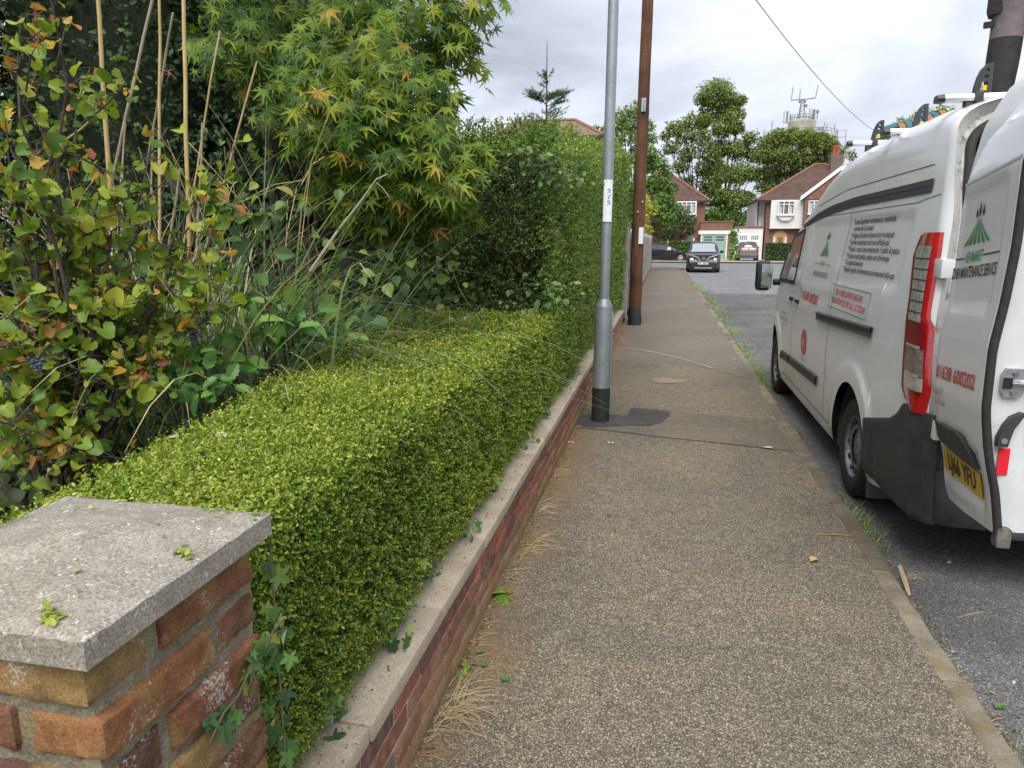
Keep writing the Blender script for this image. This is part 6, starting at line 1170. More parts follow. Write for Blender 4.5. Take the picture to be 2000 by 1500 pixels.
# house whose roof shows above the tall hedge
h3 = thing('hidden_house', 'house with buff tiled roof showing only above the tall hedge', 'house', (0, 0, 0)); Yb = 46; q0, q1 = at(968, 300, Yb).x, at(1172, 300, Yb).x; zer, zrr = at(1060, 268, Yb).z, at(1060, 229, Yb).z
MB().box((q0, Yb, 0), (q1, Yb + 5, zer)).build('wall', m_hbrick, h3); hip_roof(h3, q0, q1, Yb, Yb + 5, zer, zrr + .15, .9, 1.9, m_roof2, .2); p = at(1016, 232, Yb + 2.5); MB().tube([(p.x, p.y, p.z - .6), (p.x, p.y, p.z + .1)], [.12, .1], 6).build('vent_pipe', m_gutter, h3)
# ================================================================== water tower with antennas
TYY = 168.0; tc_ = at(1547, 470, TYY); wt = thing('water_tower', 'concrete water tower crowned with phone masts beyond the trees', 'water tower', (tc_.x, TYY, -.1)); m_tow = mat('tower_concrete', (.30, .285, .235), (.40, .38, .32), .6, .95)
TZ = lambda py: at(1547, py, TYY).z + .1
rad = 63.5 * TYY / 1415; MB().lathe([(0, TZ(345)), (rad * .55, TZ(345)), (rad * .98, TZ(310)), (rad, TZ(300)), (rad, TZ(272)), (rad * .97, TZ(269)), (0, TZ(258))], n=40).build('tank', m_tow, wt, R(30))
cme = MB().lathe([(.75, 0), (.75, TZ(300))], n=10).mesh('column', m_tow)
for k in range(12): a = 2 * math.pi * k / 12; put('column', cme, wt, (rad * .86 * math.cos(a), rad * .86 * math.sin(a), 0))
MB().lathe([(rad * .34, TZ(262)), (rad * .34, TZ(239)), (rad * .31, TZ(236)), (0, TZ(235))], n=24).build('upper_drum', m_tow, wt, R(30)); m_mast = mat('mast_grey', (.20, .23, .25), rough=.6); m_ant = mat('antenna_white', (.5, .52, .53), rough=.6)
kx = TYY / 1415
def TP(px, py, dy=0.0): return Vector(((px - 1547) * kx, dy, TZ(py)))
for k in range(3): a = 2 * math.pi * k / 3; MB().tube([TP(1546, 233) + Vector((.9 * math.cos(a), .9 * math.sin(a), 0)), TP(1546.5, 196) + Vector((.25 * math.cos(a), .25 * math.sin(a), 0))], .1, 5).build('mast_leg', m_mast, wt)
for k in range(7): py = 230 - 5 * k; MB().tube([TP(1541 + .6 * k, py), TP(1551 - .5 * k, py - 4)], .07, 4).build('mast_brace', m_mast, wt); 
MB().tube([TP(1527, 195.5), TP(1548, 195), TP(1568, 193)], .12, 5).build('crossbar', m_mast, wt)
for a, b_ in (((1527.5, 195.5), (1529, 170)), ((1541.5, 195), (1541.5, 175)), ((1568, 193), (1571, 168)), ((1498, 256), (1498, 235)), ((1485, 262), (1485, 252)), ((1604, 258), (1604, 244)), ((1573, 250), (1573.5, 219)), ((1528, 234), (1528, 221)), ((1585, 256), (1587, 240))): MB().tube([TP(*a), TP(*b_)], .09, 5).build('whip_antenna', m_mast, wt)
for (px, p0, p1, w_, m_) in ((1519, 240, 217, 2.2, m_ant), (1523, 240, 217, 1.2, m_mast), (1562, 232, 213, 2.6, m_ant), (1567, 238, 216, 2.0, m_mast), (1569, 232, 214, 1.6, m_ant), (1573.5, 222, 217, 2.0, m_mast), (1573, 256, 236, 2.4, m_ant), (1580, 256, 250, 4, m_mast), (1592, 256, 243, 1.6, m_ant), (1553, 210, 205, 2.2, m_mast), (1542, 201, 197, 1.5, m_mast), (1551, 201, 197, 1.5, m_mast)): MB().box(TP(px - w_, p0, -.4), TP(px + w_, p1, .4), bev=.05).build('panel_antenna', m_, wt)
b = MB()
for r_, z0 in ((rad * .97, TZ(269)), (rad * .31, TZ(236))):
    for h_ in (.5, 1.0): b.tube([Vector((r_ * math.cos(t), r_ * math.sin(t), z0 + h_)) for t in np.linspace(0, 6.283, 33)], .05, 4)
    for t in np.linspace(0, 6.283, 25)[:-1]: b.tube([(r_ * math.cos(t), r_ * math.sin(t), z0), (r_ * math.cos(t), r_ * math.sin(t), z0 + 1.0)], .05, 4)
b.build('railing', m_mast, wt)
# ================================================================== clipped hedges by the houses, hollyhock
m_fh = leafmat('house_hedge_leaf', [(0, (.03, .07, .012)), (.5, (.07, .15, .022)), (1, (.16, .27, .045))], .3, .5); m_fh2 = leafmat('dark_house_hedge_leaf', [(0, (.02, .045, .01)), (.5, (.045, .085, .018)), (1, (.10, .15, .035))], .3, .5)
def far_hedge(label, px0, px1, py0, Y, depth, mm):
    xa, xb, zt = X(px0, Y), X(px1, Y), at(1400, py0, Y).z; root = thing('clipped_hedge', label, 'hedge', ((xa + xb) / 2, Y, -.1)); n = 3600; P = np.stack([rng.uniform(xa, xb, n), Y + rng.random(n) * depth, rng.uniform(-.05, zt, n)], 1); f = rng.random(n); P[f < .6, 1] = Y + rng.random((f < .6).sum()) * .08; P[f >= .6, 2] = zt - rng.random((f >= .6).sum()) * .08
    N_ = np.where((f < .6)[:, None], [0, -1., .3], [0, -.2, 1.]); tag(mass('foliage', P, frames(N_, rng.normal(0, 1, (n, 3)), .3, .5), .15 * rng.uniform(.6, 1.3, n), HEX6, mm, root), kind='stuff'); o = MB().box((xa + .05, Y + .05, -.1), (xb - .05, Y + depth, zt - .06)).build('inside', m_core, root); o.location = -Vector(root.location)
far_hedge('bright clipped hedge in front of the brick house behind the black cars', 1290, 1362, 473, 62.5, .8, m_fh); far_hedge('dark clipped hedge in front of the white house porch', 1497, 1600, 476, 61.5, .9, m_fh2)
hk = [at(1432, y, 61) for y in (500, 492, 484, 476, 468, 460, 452)]
leafy('hollyhock', 'tall leafy hollyhock growing between the two garages', 'plant', hk, 26, .17, LOBE3, m_lt, leafmat('hollyhock_leaf_one', [(0, (.05, .12, .025)), (1, (.22, .36, .08))], .3, .5, obj=True), 0, [.17, .15, .14])
tree('garden_shrub', 'pale green shrubs behind the teal doored garage', 72, 1392, [(1385, 420, 10), (1395, 412, 10), (1402, 422, 9), (1378, 427, 7)], m_lt, .22, 500, .06, limb=False)
# ================================================================== cars
m_carblack = mat('black_car_paint', (.008, .009, .011), rough=.3, coat=.4, spec=.4); m_cargrey = mat('grey_car_paint', (.10, .092, .10), (.12, .11, .12), 4, .3, .3, coat=.8); m_cglass = glass('car_window', (.05, .06, .065), .04); m_wscr = glass('car_windscreen', (.30, .35, .38), .08); m_alloy = mat('alloy_wheel', (.55, .56, .57), rough=.3, metal=.7); m_plw = mat('white_plate', (.75, .76, .74), rough=.4); m_ply = mat('yellow_plate', (.7, .5, .05), rough=.4)
def car(label, loc, rz, L, W, belt, top, cab, whl, paint, cwf=.80, ws=None, rs=None, win=None):
    """belt, top: (y from the rear, z) tables; cab: y range of the cabin; whl: wheel stations and radius"""
    root = thing('parked_car', label, 'car', loc, rz, 'cars by the junction'); wy0, wy1, wr = whl; ra = wr + .06
    def sec(y):
        t = y / L; w = W / 2 * (1 - .22 * abs(2 * t - 1) ** 5); zb_ = .20
        for yc in (wy0, wy1):
            if abs(y - yc) < ra: zb_ = max(zb_, wr + math.sqrt(ra * ra - (y - yc) ** 2))
        bz, tz = lerp_t(belt, y), max(lerp_t(top, y), lerp_t(belt, y) + .03); k = sm((tz - bz - .03) / .30); cw = (w - .10) * (1 - k) + w * cwf * k
        zb_ = min(zb_, bz - .08)
        return [(w - .05, zb_), (w, zb_ + (bz - zb_) * .18), (w + .01, zb_ + (bz - zb_) * .6), (w - .015, bz), (w - .05, bz + .03 * k), (cw + .03 * k, bz + (tz - bz) * (.80 if k > .5 else .7)), (cw * .88, tz - .02 * k), (cw * .5, tz + .012 * k), (0, tz + .02 * k)]
    ysn = sorted(set(round(v, 3) for v in np.concatenate([np.linspace(0, L, 60), wy0 + ra * np.sin(np.linspace(-1.57, 1.57, 13)), wy1 + ra * np.sin(np.linspace(-1.57, 1.57, 13))])))
    rows = [[(-x, y - L/2, z) for x, z in sec(y)] + [(x, y - L/2, z) for x, z in sec(y)[-2::-1]] for y in ysn]; b = MB(); b.grid(rows); b.face(rows[0]); b.face(rows[-1][::-1]); b.build('body', paint, root, R(35))
    def gl(name, y0, y1, i0, i1, o_, m_, u0=.06, u1=.94, both=True, n=10):
        for s in ((-1, 1) if both else (0,)):
            if s: b = MB(); b.grid([[(s * (sec(y)[i0][0] * (1-u) + sec(y)[i1][0] * u + o_), y - L/2, sec(y)[i0][1] * (1-u) + sec(y)[i1][1] * u) for u in np.linspace(u0, u1, 4)] for y in np.linspace(y0, y1, n)]); b.build(name, m_, root, True)
            else:
                b = MB(); b.grid([[(sg_ * sec(y)[i][0] * .96, y - L/2 + o_ * (1 if y > L/2 else -1), sec(y)[i][1] + abs(o_)) for sg_, i in [(-1, i) for i in range(i0, 9)] + [(1, i) for i in range(7, i0 - 1, -1)]] for y in np.linspace(y0, y1, n)]); b.build(name, m_, root, True)
    for a, b_ in (win or [(cab[0] + .3, cab[1] - .3)]): gl('side_window', a, b_, 4, 5, .008, m_cglass, .08, .95)
    gl('windscreen', *(ws or (cab[1] - .25, cab[1] + .5)), 6, 8, .012, m_wscr, both=False); gl('rear_window', *(rs or (cab[0] - .2, cab[0] + .25)), 6, 8, .012, m_cglass, both=False)
    for s in (-1, 1):
        for yc in (wy0, wy1):
            w_ = empty('wheel', (s * (W/2 - .02), yc - L/2, wr)); w_.parent = root; w_.rotation_euler = (0, 0, math.pi if s > 0 else 0)
            MB().lathe([(wr * .64, .01), (wr * .9, 0), (wr, .04), (wr, .18), (wr * .8, .2)], n=28, axis='x').build('tyre', m_rub, w_, R(50)); rm = MB().lathe([(wr * .66, .012), (wr * .6, .03), (0, .06)], n=24, axis='x').build('rim', m_dark, w_, R(40))
            for k in range(9): a = 2 * math.pi * k / 9; MB().tube([(.015, 0, 0), (.012, wr * .64 * math.cos(a), wr * .64 * math.sin(a))], .022, 4).build('spoke', m_alloy, rm)
            MB().lathe([(wr * .68, .005), (wr * .62, .0), (wr * .58, .012)], n=28, axis='x').build('rim_edge', m_alloy, rm, R(50))
        bzm = lerp_t(belt, cab[1] - .15); MB().box((s * (W/2 - .02), cab[1] - L/2 - .25, bzm + .02), (s * (W/2 + .17), cab[1] - L/2 - .12, bzm + .18), bev=.04).build('wing_mirror', paint, root, R(50))
    MB().box((-W/2 + .12, .25 - L/2, .16), (W/2 - .12, L/2 - .3, .5)).build('underside', m_dark, root); return root
def plate_marks(parent, x0, x1, y, z0, z1, n=7):
    k = (x1 - x0) / n
    for i in range(n):
        if i == 4: continue
        MB().box((x0 + k * i + k * .2, y - .004, z0), (x0 + k * i + k * .8, y + .004, z1)).build('plate_character', m_ink, parent)
# crossover facing down the road
jk = car('black crossover car with round headlamps parked facing down the road', (at(1375, 500, 40.5).x, 41.6, ZR), math.pi + R(-2), 4.2, 1.80, [(0, .95), (.5, 1.02), (2.9, .98), (3.3, 1.0), (3.9, .92), (4.1, .72), (4.2, .5)], [(0, .97), (.12, 1.3), (.6, 1.54), (1.6, 1.595), (2.3, 1.55), (2.55, 1.45), (3.25, 1.03), (3.5, 1.0), (3.9, .93), (4.2, .52)], (.2, 2.9), (.75, 3.38, .345), m_carblack, .78, ws=(2.42, 3.18), rs=(.1, .5), win=[(.7, 1.55), (1.65, 2.6)])
fy = 2.1
for s in (-1, 1):
    hl = MB().lathe([(0, -.03), (.115, -.03), (.13, 0), (.10, .035), (0, .045)], (s * .60, fy - .07, .66), 18, 'y').build('headlamp', m_clear, jk, True); MB().lathe([(.13, -.02), (.155, -.02), (.15, .03), (.125, .02)], (s * .60, fy - .07, .66), 18, 'y').build('headlamp_ring', m_black, jk, True)
    MB().prism([(s * .36, .80), (s * .74, .93), (s * .74, .97), (s * .40, .88)], lambda a, c, t: (a, t - abs(a) * .22, c), fy - .03, fy + .06).build('light_blade', m_clear, jk)
    MB().prism([(s * .30, .86), (s * .40, .86), (s * .16, .60), (s * .10, .63)], lambda a, c, t: (a, t, c), fy - .08, fy + .035).build('grille_chrome', m_chrome, jk)
    MB().prism([(s * .42, .46), (s * .80, .52), (s * .78, .40), (s * .44, .38)], lambda a, c, t: (a, t - abs(a) * .2, c), fy - .05, fy + .05).build('fog_recess', m_dark, jk)
MB().prism([(-.34, .86), (.34, .86), (.13, .60), (-.13, .60)], lambda a, c, t: (a, t, c), fy - .08, fy + .02).build('grille', m_black, jk); MB().lathe([(.06, -.01), (.085, -.01), (.085, .02), (.06, .02)], (0, fy + .03, .75), 18, 'y').build('badge', m_chrome, jk, R(40)); MB().box((-.1, fy + .02, .735), (.1, fy + .05, .765)).build('badge_bar', m_chrome, jk)
MB().box((-.10, fy - .06, .585), (.10, fy + .03, .61)).build('grille_chrome', m_chrome, jk); plj = MB().box((-.26, fy + .0, .44), (.26, fy + .055, .55), bev=.004).build('number_plate', m_plw, jk); plate_marks(plj, -.24, .24, fy + .056, .465, .525); MB().box((-.6, fy - .05, .30), (.6, fy + .03, .40), bev=.02).build('lower_grille', m_dark, jk); MB().box((-.46, fy - .02, .235), (.46, fy + .05, .27), bev=.008).build('skid_plate', m_alloy, jk)
MB().tube([(-.2, 2.95 - 2.1 + .22, 1.02), (.25, 2.95 - 2.1 + .12, 1.08)], .012, 5).build('wiper', m_black, jk)
# hatchback crossing the junction, seen from its side
fx_ = at(1302, 500, 60).x; fi = car('black hatchback with silver alloy wheels standing side on across the junction', (fx_ - .12, 60, ZR), R(-90), 4.0, 1.72, [(0, .95), (.4, .98), (2.9, .88), (3.5, .80), (3.85, .68), (4.0, .5)], [(0, .97), (.25, 1.25), (.6, 1.42), (1.4, 1.48), (2.0, 1.43), (2.9, .95), (3.3, .88), (3.7, .78), (4.0, .52)], (.3, 2.7), (.72, 3.2, .315), m_carblack, .80, ws=(2.1, 2.82), rs=(.12, .55), win=[(.55, 1.32), (1.42, 2.42)])
for s in (-1, 1): MB().prism([(3.45, .80), (3.86, .66), (3.9, .58), (3.55, .68)], lambda a, c, t: (t, a - 2.0, c), s * .70, s * .835).build('headlamp', m_clear, fi); 
for s in (-1, 1):
    for y in (1.55, .75): MB().box((s * .84, y - 2.0, .80), (s * .885, y - 1.85, .83), bev=.006).build('door_handle', m_black, fi)
# hatchback on the drive, seen from behind
jz = car('grey brown hatchback with red tail lamps parked on the drive of the white garage', (at(1464, 500, 61).x, 63.2, -.03), R(-2), 3.85, 1.69, [(0, .80), (.08, .92), (2.6, .95), (3.2, .92), (3.7, .75), (3.85, .5)], [(0, .83), (.1, 1.05), (.35, 1.36), (.8, 1.5), (1.5, 1.525), (2.1, 1.47), (3.0, 1.02), (3.4, .95), (3.85, .55)], (.2, 2.8), (.62, 3.08, .30), m_cargrey, .78, ws=(2.2, 2.9), rs=(.1, .42), win=[(.6, 1.4), (1.5, 2.5)])
ry = -1.925
for s in (-1, 1): MB().prism([(s * .50, .86), (s * .80, .80), (s * .76, 1.02), (s * .58, 1.08)], lambda a, c, t: (a, t + (c - .8) * .25, c), ry - .03, ry + .12).build('tail_lamp', m_redl, jz)
pj = MB().box((-.26, ry - .025, .80), (.26, ry + .02, .91)).build('number_plate', m_ply, jz); plate_marks(pj, -.24, .24, ry - .027, .825, .885); MB().box((-.76, ry - .05, .36), (.76, ry + .06, .62), bev=.05).build('rear_bumper', m_cargrey, jz, R(50)); MB().box((-.7, ry - .055, .47), (.7, ry - .04, .50)).build('bumper_strip', m_chrome, jz); MB().lathe([(0, -.01), (.06, -.01), (.06, .01), (0, .01)], (0, ry - .02, .98), 14, 'y').build('badge', m_chrome, jz)
# person walking behind the hatchback
J, B = skeleton(1.7, ((-.03, .06, -.27), (.05, .22, .0)), ((.03, .06, -.27), (-.05, .22, .0)), (-.1, .1, 0), (.1, -.1, 0), .9, .3)
def pick_f(c):
    if c.z > 1.58: return 2 if c.y < .12 else 1
    if c.z > 1.42: return 1
    if abs(c.x) > .22 and c.z > .6: return 1
    return 0 if c.z > .95 else 3
p2 = thing('person', 'person in navy top with bare arms looking down beside the side on black car', 'person', (at(1306, 500, 62).x, 62, -.02), R(75)); put('body', person_mesh('body', J, B, [m_shirt, m_skin, m_hair, m_dark], pick_f), p2)
# ================================================================== ivy, weeds, dry grass and litter
IVYS = lobed([(-115, .5), (-58, .78), (0, 1.0), (58, .78), (115, .5)], .58, .5, .1, .12, .0)
IV = [(0, (.025, .07, .02)), (.5, (.06, .15, .035)), (.85, (.14, .26, .06)), (1, (.36, .40, .06))]
m_ivy = leafmat('ivy_leaf', IV, .2, .3, spec=.5); m_ivy1 = leafmat('ivy_leaf_one', IV, .2, .3, obj=True, spec=.5)
def ivy(label, path, n, size, normal, sp=.02, group=None):
    c0 = path[0]; root = thing('ivy', label, 'ivy', c0, group=group); b = MB(); b.tube(path, [.0017] * len(path), 5); o = b.build('stem', m_bark, root); o.location = -Vector(root.location)
    P = []
    for i in range(n): t = random.random() * (len(path) - 1); k = int(t); p = path[k].lerp(path[min(k+1, len(path)-1)], t - k); P.append(list(p + Vector((random.gauss(0, sp), random.gauss(0, sp), random.gauss(0, sp)))))
    P = np.array(P); nn = np.tile(normal, (n, 1)); leaves(root, P, frames(nn, np.tile([.1, -.1, -1.], (n, 1)), .5, .3), size * rng.uniform(.55, 1.25, n), IVYS, m_ivy, m_ivy1, n)
PXR = -.605
ivy('sprig of ivy creeping across the brick face of the pier', [Vector((PXR + .012, .975 - .035 * i, .965 - .012 * i + .01 * (i % 2))) for i in range(7)], 30, .026, (1, -.15, .3), .014)
ivy('ivy tendril hanging down the corner between pier and hedge', [Vector((PXR - .01, .985, 1.10 - .05 * i)) for i in range(9)], 14, .03, (.9, -.5, .3), .016)
ivy('ivy climbing the far lower corner of the pier', [Vector((PXR - .02, .985, .78 - .06 * i)) for i in range(6)], 8, .03, (.9, -.5, .3), .016)
for i, (Y, lab) in enumerate(((1.35, 'first'), (1.72, 'second'), (2.15, 'third'), (2.55, 'fourth'), (3.1, 'fifth'), (3.9, 'sixth'), (4.6, 'seventh'))):
    ivy('ivy tuft trailing from under the low hedge onto the coping, %s from the pier' % lab, [Vector((-.82 + .012 * k, Y + .05 * k, .50 - .035 * k + .02 * math.sin(k))) for k in range(5)], 15, .04, (.8, -.4, .5), .028, 'ivy tufts along the coping')
# dry grass at the foot of the wall
m_dry = mat('dry_grass', (.34, .26, .13), (.50, .41, .24), 9, .85); m_gr = mat('verge_grass', (.09, .17, .03), (.2, .28, .06), 20, .7)
def tuft(name, label, c, n, L, mm, lean_=(1, 0), spread=.05, group=None, w=.0011, up=.5):
    b = MB()
    for k in range(n):
        p = Vector((random.gauss(0, spread * .35), random.gauss(0, spread), 0)); a = math.atan2(lean_[1], lean_[0]) + random.gauss(0, .75); l = L * random.uniform(.4, 1.1); u = up * random.uniform(.3, 1.3); d = Vector((math.cos(a), math.sin(a), u)).normalized(); pts = [p]
        for i in range(4): pts.append(pts[-1] + d * l / 4); d = (d + Vector((0, 0, -.22))).normalized(); 
        for q in pts: q.z = max(q.z, .002)
        b.tube(pts, [w, w * random.uniform(.7, 1.1), w * .9, w * .7, w * .3], 3, cap=False)
    o = b.build(name, mm); o.location = c; o['kind'] = 'stuff' if n < 12 or name == 'kerb_grass' else 'thing'; return tag(o, label, 'grass tuft', group)
for i, (px, py, n, L) in enumerate([(885, 1375, 55, .2), (845, 1420, 16, .13), (992, 1118, 10, .11), (1035, 1065, 24, .19), (1052, 992, 32, .18), (1085, 925, 12, .14), (1024, 1080, 9, .12), (932, 1255, 9, .1)]):
    g = on(px, py); tuft('dry_grass_tuft', 'straw coloured dry grass at the foot of the brick wall, %s tuft from the pier' % ('second', 'first', 'fourth', 'sixth', 'seventh', 'eighth', 'fifth', 'third')[i], Vector((max(g.x, -.69), g.y, 0)), n, L, m_dry, (1, .25), .06, 'dry grass tufts along the wall')
def weed(label, c, n, size, group=None, mm=None):
    root = thing('weed', label, 'weed', c, group=group); P = np.array([[c.x + random.gauss(0, .015), c.y + random.gauss(0, .02), c.z + random.uniform(.005, .02)] for _ in range(n)]); a = rng.uniform(0, 6.28, n); tip = np.stack([np.cos(a), np.sin(a), rng.uniform(.2, .9, n)], 1); LONG = leaf_shape([(.3, .14), (.65, .13)], .12, .35)
    leaves(root, P, frames(np.tile([0, 0, 1.], (n, 1)), tip, .1, .2), size * rng.uniform(.6, 1.2, n), LONG, m_lt, m_weed1, n)
m_weed1 = leafmat('weed_leaf_one', [(0, (.10, .20, .03)), (.6, (.22, .34, .05)), (.9, (.38, .42, .07)), (1, (.45, .3, .06))], .35, .5, obj=True)
g = on(975, 1165); weed('yellowing dandelion like weed growing out of the foot of the wall', Vector((-.66, g.y, 0)), 16, .13)
g = on(905, 1310); weed('small yellow weed beside the dry grass at the wall foot', Vector((-.67, g.y, 0)), 8, .06)
for i, (px, py, n, L) in enumerate([(1955, 1490, 90, .07), (1680, 1030, 90, .07), (1665, 1005, 70, .07), (1545, 850, 60, .06), (1470, 745, 90, .09), (1480, 755, 80, .08), (1455, 725, 80, .09), (1440, 700, 60, .09), (1425, 680, 60, .1), (1410, 650, 60, .1), (1400, 630, 50, .1), (1390, 610, 50, .12), (1378, 590, 50, .12), (1365, 572, 50, .14), (1355, 560, 50, .14), (1700, 1060, 40, .05), (1810, 1225, 30, .03)]):
    g = on(px, py, -.09); c = Vector((max(g.x, KX + .012), g.y, -.098)); tuft('kerb_grass', 'green grass tuft growing in the gutter along the kerb', c, int(n * (.7 + .05 * min(12, g.y))), L * (.8 + .08 * min(10, g.y)), m_gr, (.2, 1), .06 + .02 * g.y, 'grass tufts along the kerb', .0012 + .0004 * g.y, 1.3)
b = MB()
for (px, py) in [(1870, 1400), (1890, 1380), (1845, 1330), (1560, 870), (1120, 900)]:
    pass
for i, (px, py) in enumerate([(1865, 1340), (1880, 1410), (1780, 1130), (1840, 1285)]):
    g = on(px, py, -.09); tuft('dry_grass_tuft', ('wisp of dead grass in the gutter amid the leaf crumbs', 'spread wisp of dead grass in the open gutter', 'wisp of dead grass beside the split wooden stick', 'wisp of dead grass a pace from the wooden stick')[i], Vector((max(g.x, KX + .02), g.y, -.097)), 26, .07, m_dry, (.5, 1), .05, 'wisps of dead grass in the gutter', .001, .35)
# rusty leaf crumbs and soil along wall foot and gutter
def crumbs(name, label, fn, n, size, stops, z):
    P = np.array([fn() for _ in range(n)]); P[:, 2] = z + rng.random(n) * .004; o = mass(name, P, frames(np.tile([0, 0, 1.], (n, 1)), rng.normal(0, 1, (n, 3)) * [1, 1, .1], .1, .35), size * rng.uniform(.4, 1.4, n), HEX6, leafmat(name + '_mat', stops, .15, .8)); tag(o, label, 'litter', kind='stuff')
BRN = [(0, (.10, .05, .02)), (.4, (.22, .12, .05)), (.75, (.36, .22, .10)), (1, (.5, .38, .2))]
crumbs('leaf_litter', 'brown leaf crumbs gathered along the foot of the wall', lambda: [-.695 + abs(random.gauss(0, .035)), 1.0 + 12 * random.random() ** 1.3, 0], 1500, .013, BRN, .002)
crumbs('gutter_litter', 'brown leaf crumbs and grit lying in the gutter by the kerb', lambda: [KX + .01 + abs(random.gauss(0, .05)), 1.6 + 9 * random.random() ** 1.4, 0], 900, .016, BRN, ZR + .002)
CLIP = [(0, (.10, .2, .03)), (.5, (.24, .36, .06)), (1, (.5, .55, .2))]
crumbs('hedge_clippings', 'fresh green hedge clippings scattered over the pavement', lambda: [random.uniform(-.6, 1.0), 1.2 + 11 * random.random() ** 1.3, 0], 110, .016, CLIP, .003)
crumbs('road_clippings', 'bits of clippings and grit scattered over the road', lambda: [KX + .1 + 3.5 * random.random() ** 1.5, 2.0 + 30 * random.random() ** 1.2, 0], 700, .02, [(0, (.12, .2, .05)), (.4, (.35, .36, .26)), (1, (.6, .58, .5))], ZR + .003)
crumbs('coping_crumbs', 'dead leaf crumbs on the wall coping', lambda: [-.70 - .1 * random.random(), 1.1 + 9 * random.random() ** 1.2, 0], 420, .010, BRN, .357)
# clippings on the cap stone and on the hedge
def cap_z(x, y): u, v = (x - PX - cx0) / CW, (y - PY - cy0) / CW; e_ = max(0, min(u, 1-u, v, 1-v)); return CZ1 + .034 * min(1, e_ / .5) ** .9 + .003
P = []
for k in range(150):
    if k < 60: x, y = PX + cx0 + CW * random.random(), PY + cy0 + CW * (1 - abs(random.gauss(0, .05)))
    elif k < 85: x, y = PX + cx0 + CW * abs(random.gauss(0, .05)), PY + cy0 + CW * random.random()
    elif k < 110: q = on(100 + random.gauss(0, 14), 1180 + random.gauss(0, 8), 1.18); x, y = q.x, q.y
    elif k < 125: q = on(355 + random.gauss(0, 8), 1062 + random.gauss(0, 4), 1.18); x, y = q.x, q.y
    else: x, y = PX + cx0 + CW * random.random(), PY + cy0 + CW * random.random()
    if 0 < (x - PX - cx0) / CW < 1 and 0 < (y - PY - cy0) / CW < 1: P.append([x, y, cap_z(x, y)])
P = np.array(P); n = len(P); o = mass('cap_clippings', P, frames(np.tile([0, 0, 1.], (n, 1)), rng.normal(0, 1, (n, 3)) * [1, 1, .05], .1, .25), .010 * rng.uniform(.6, 1.4, n), HEX6, leafmat('cap_clipping', [(0, (.14, .22, .03)), (.6, (.30, .38, .05)), (1, (.5, .52, .12))], .25, .5)); tag(o, 'green hedge clippings lying on the stone cap of the pier', 'clippings', kind='stuff')
n = 60; Yc = 1.3 + 3.9 * rng.random(n) ** .6; P = np.stack([HF - .05 - rng.random(n) * .75, Yc, np.full(n, HT + .012)], 1); o = mass('pale_clippings', P, frames(np.tile([0, -.1, 1.], (n, 1)), rng.normal(0, 1, (n, 3)) * [1, 1, .1], .1, .35), .04 * rng.uniform(.5, 1.3, n), BROAD, leafmat('pale_clipping', [(0, (.28, .34, .16)), (.6, (.45, .5, .3)), (1, (.6, .62, .45))], .2, .6)); tag(o, 'pale cut leaves lying on top of the clipped hedge', 'clippings', kind='stuff')
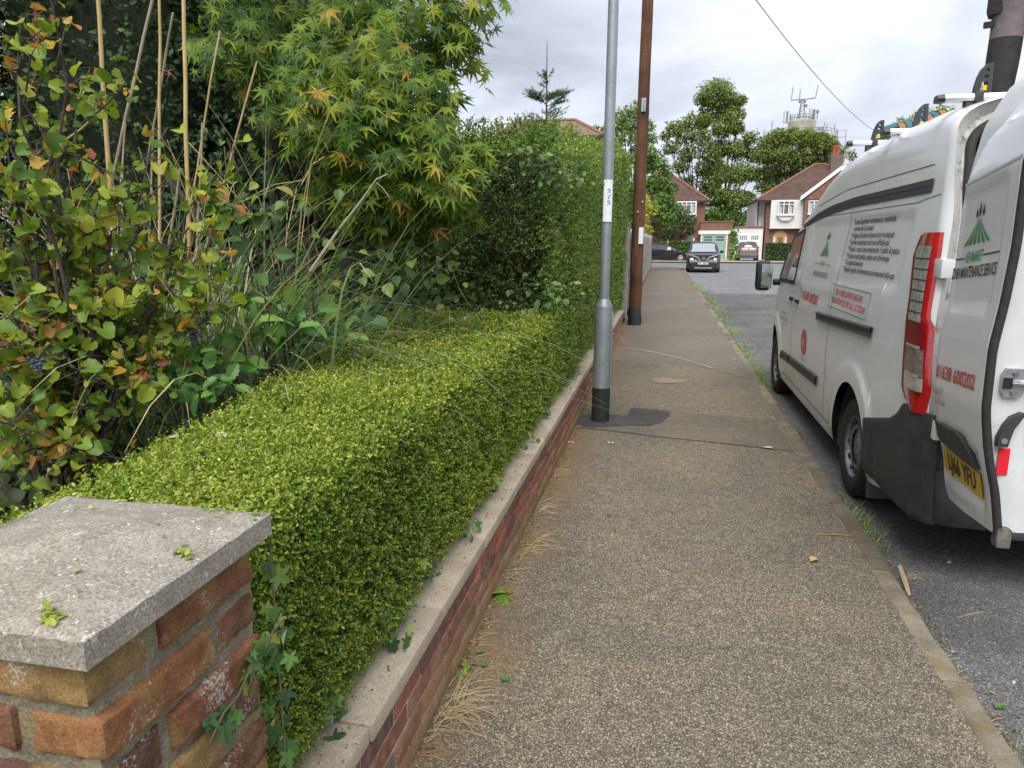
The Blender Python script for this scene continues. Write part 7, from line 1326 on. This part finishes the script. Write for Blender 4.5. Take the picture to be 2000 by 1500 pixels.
# single things on the ground
def lying_leaf(label, px, py, size, m, z=0.0, rot=0.0, tmpl=BROAD, curl=.35):
    p = on(px, py, z); V, F = tmpl; me = bpy.data.meshes.new('fallen_leaf'); me.from_pydata([(v[0] * size, v[1] * size, abs(v[0]) * size * curl + .004 + .25 * size * (v[1] - .5) ** 2) for v in V], [], F); me.materials.append(m); o = put('fallen_leaf', me); o.location = p; o.location.z = z + .002; o.rotation_euler = (0, 0, rot); return tag(o, label, 'leaf')
m_lbrown = mat('tan_leaf', (.42, .27, .10), (.5, .35, .16), 40, .7); m_lgreen = mat('green_fallen_leaf', (.06, .16, .04), (.1, .22, .06), 40, .45); m_lpale = mat('pale_green_leaf', (.38, .45, .17), rough=.6)
lying_leaf('curled tan leaf lying on the aggregate pavement', 1582, 1100, .06, m_lbrown, rot=-.9, curl=.9); lying_leaf('dark green leaf on the pavement just off the dry grass', 990, 1335, .045, m_lgreen, rot=.5); lying_leaf('small green leaf on the pavement nearer the wall', 945, 1275, .035, m_lgreen, rot=2); lying_leaf('green leaf beside the larger fallen leaf', 950, 1305, .03, m_lgreen, rot=1); lying_leaf('pale green leaf lying across the pavement trench edge', 1510, 878, .08, m_lpale, rot=1.3); lying_leaf('green sprig leaf lying on the road behind the van', 1835, 1095, .05, m_lgreen, ZR, .6); lying_leaf('green leaf lying near the kerb on the road', 1960, 1380, .05, m_lgreen, ZR, 2.2)
def stick(name, label, a, b_, r_, m, z, flat=False):
    A_, B_ = on(*a, z), on(*b_, z); A_.z = B_.z = z + r_; M_ = A_.lerp(B_, .5) + Vector((0, 0, .003)); bb_ = MB()
    bb_.tube([A_, A_.lerp(M_, .5), M_, M_.lerp(B_, .5), B_], [r_, r_ * .9, r_ * 1.05, r_ * .9, r_ * .7], 4 if flat else 6); o = bb_.build(name, m); return tag(o, label, 'stick')
stick('wooden_stick', 'split pale wooden stick lying in the gutter', (1757, 1110), (1775, 1165), .011, mat('split_wood', (.55, .42, .24), (.62, .5, .32), 20, .8), ZR, True)
stick('twig', 'thin reddish twig lying across the pavement edge', (1592, 1045), (1672, 1048), .004, mat('red_twig', (.30, .14, .07), (.36, .2, .1), 30, .8), .0)
stick('twig', 'pale straw lying on the road', (1870, 1207), (1922, 1195), .002, m_dry, ZR); stick('twig', 'short pale twig by the wooden stick', (1780, 1178), (1788, 1186), .003, m_dry, ZR)
for lab, (px, py) in (('white paper scrap on the pavement near the lamp post foot', (1115, 864)), ('white paper scrap on the pavement clear of the wall', (1193, 865))):
    p = on(px, py); b = MB(); b.grid([[(p.x - .02 + .02 * i, p.y - .008 + .016 * j, .002 + .004 * ((i + j) % 2)) for i in range(3)] for j in range(2)]); tag(b.build('paper_scrap', m_signwhite), lab, 'paper', 'paper scraps')
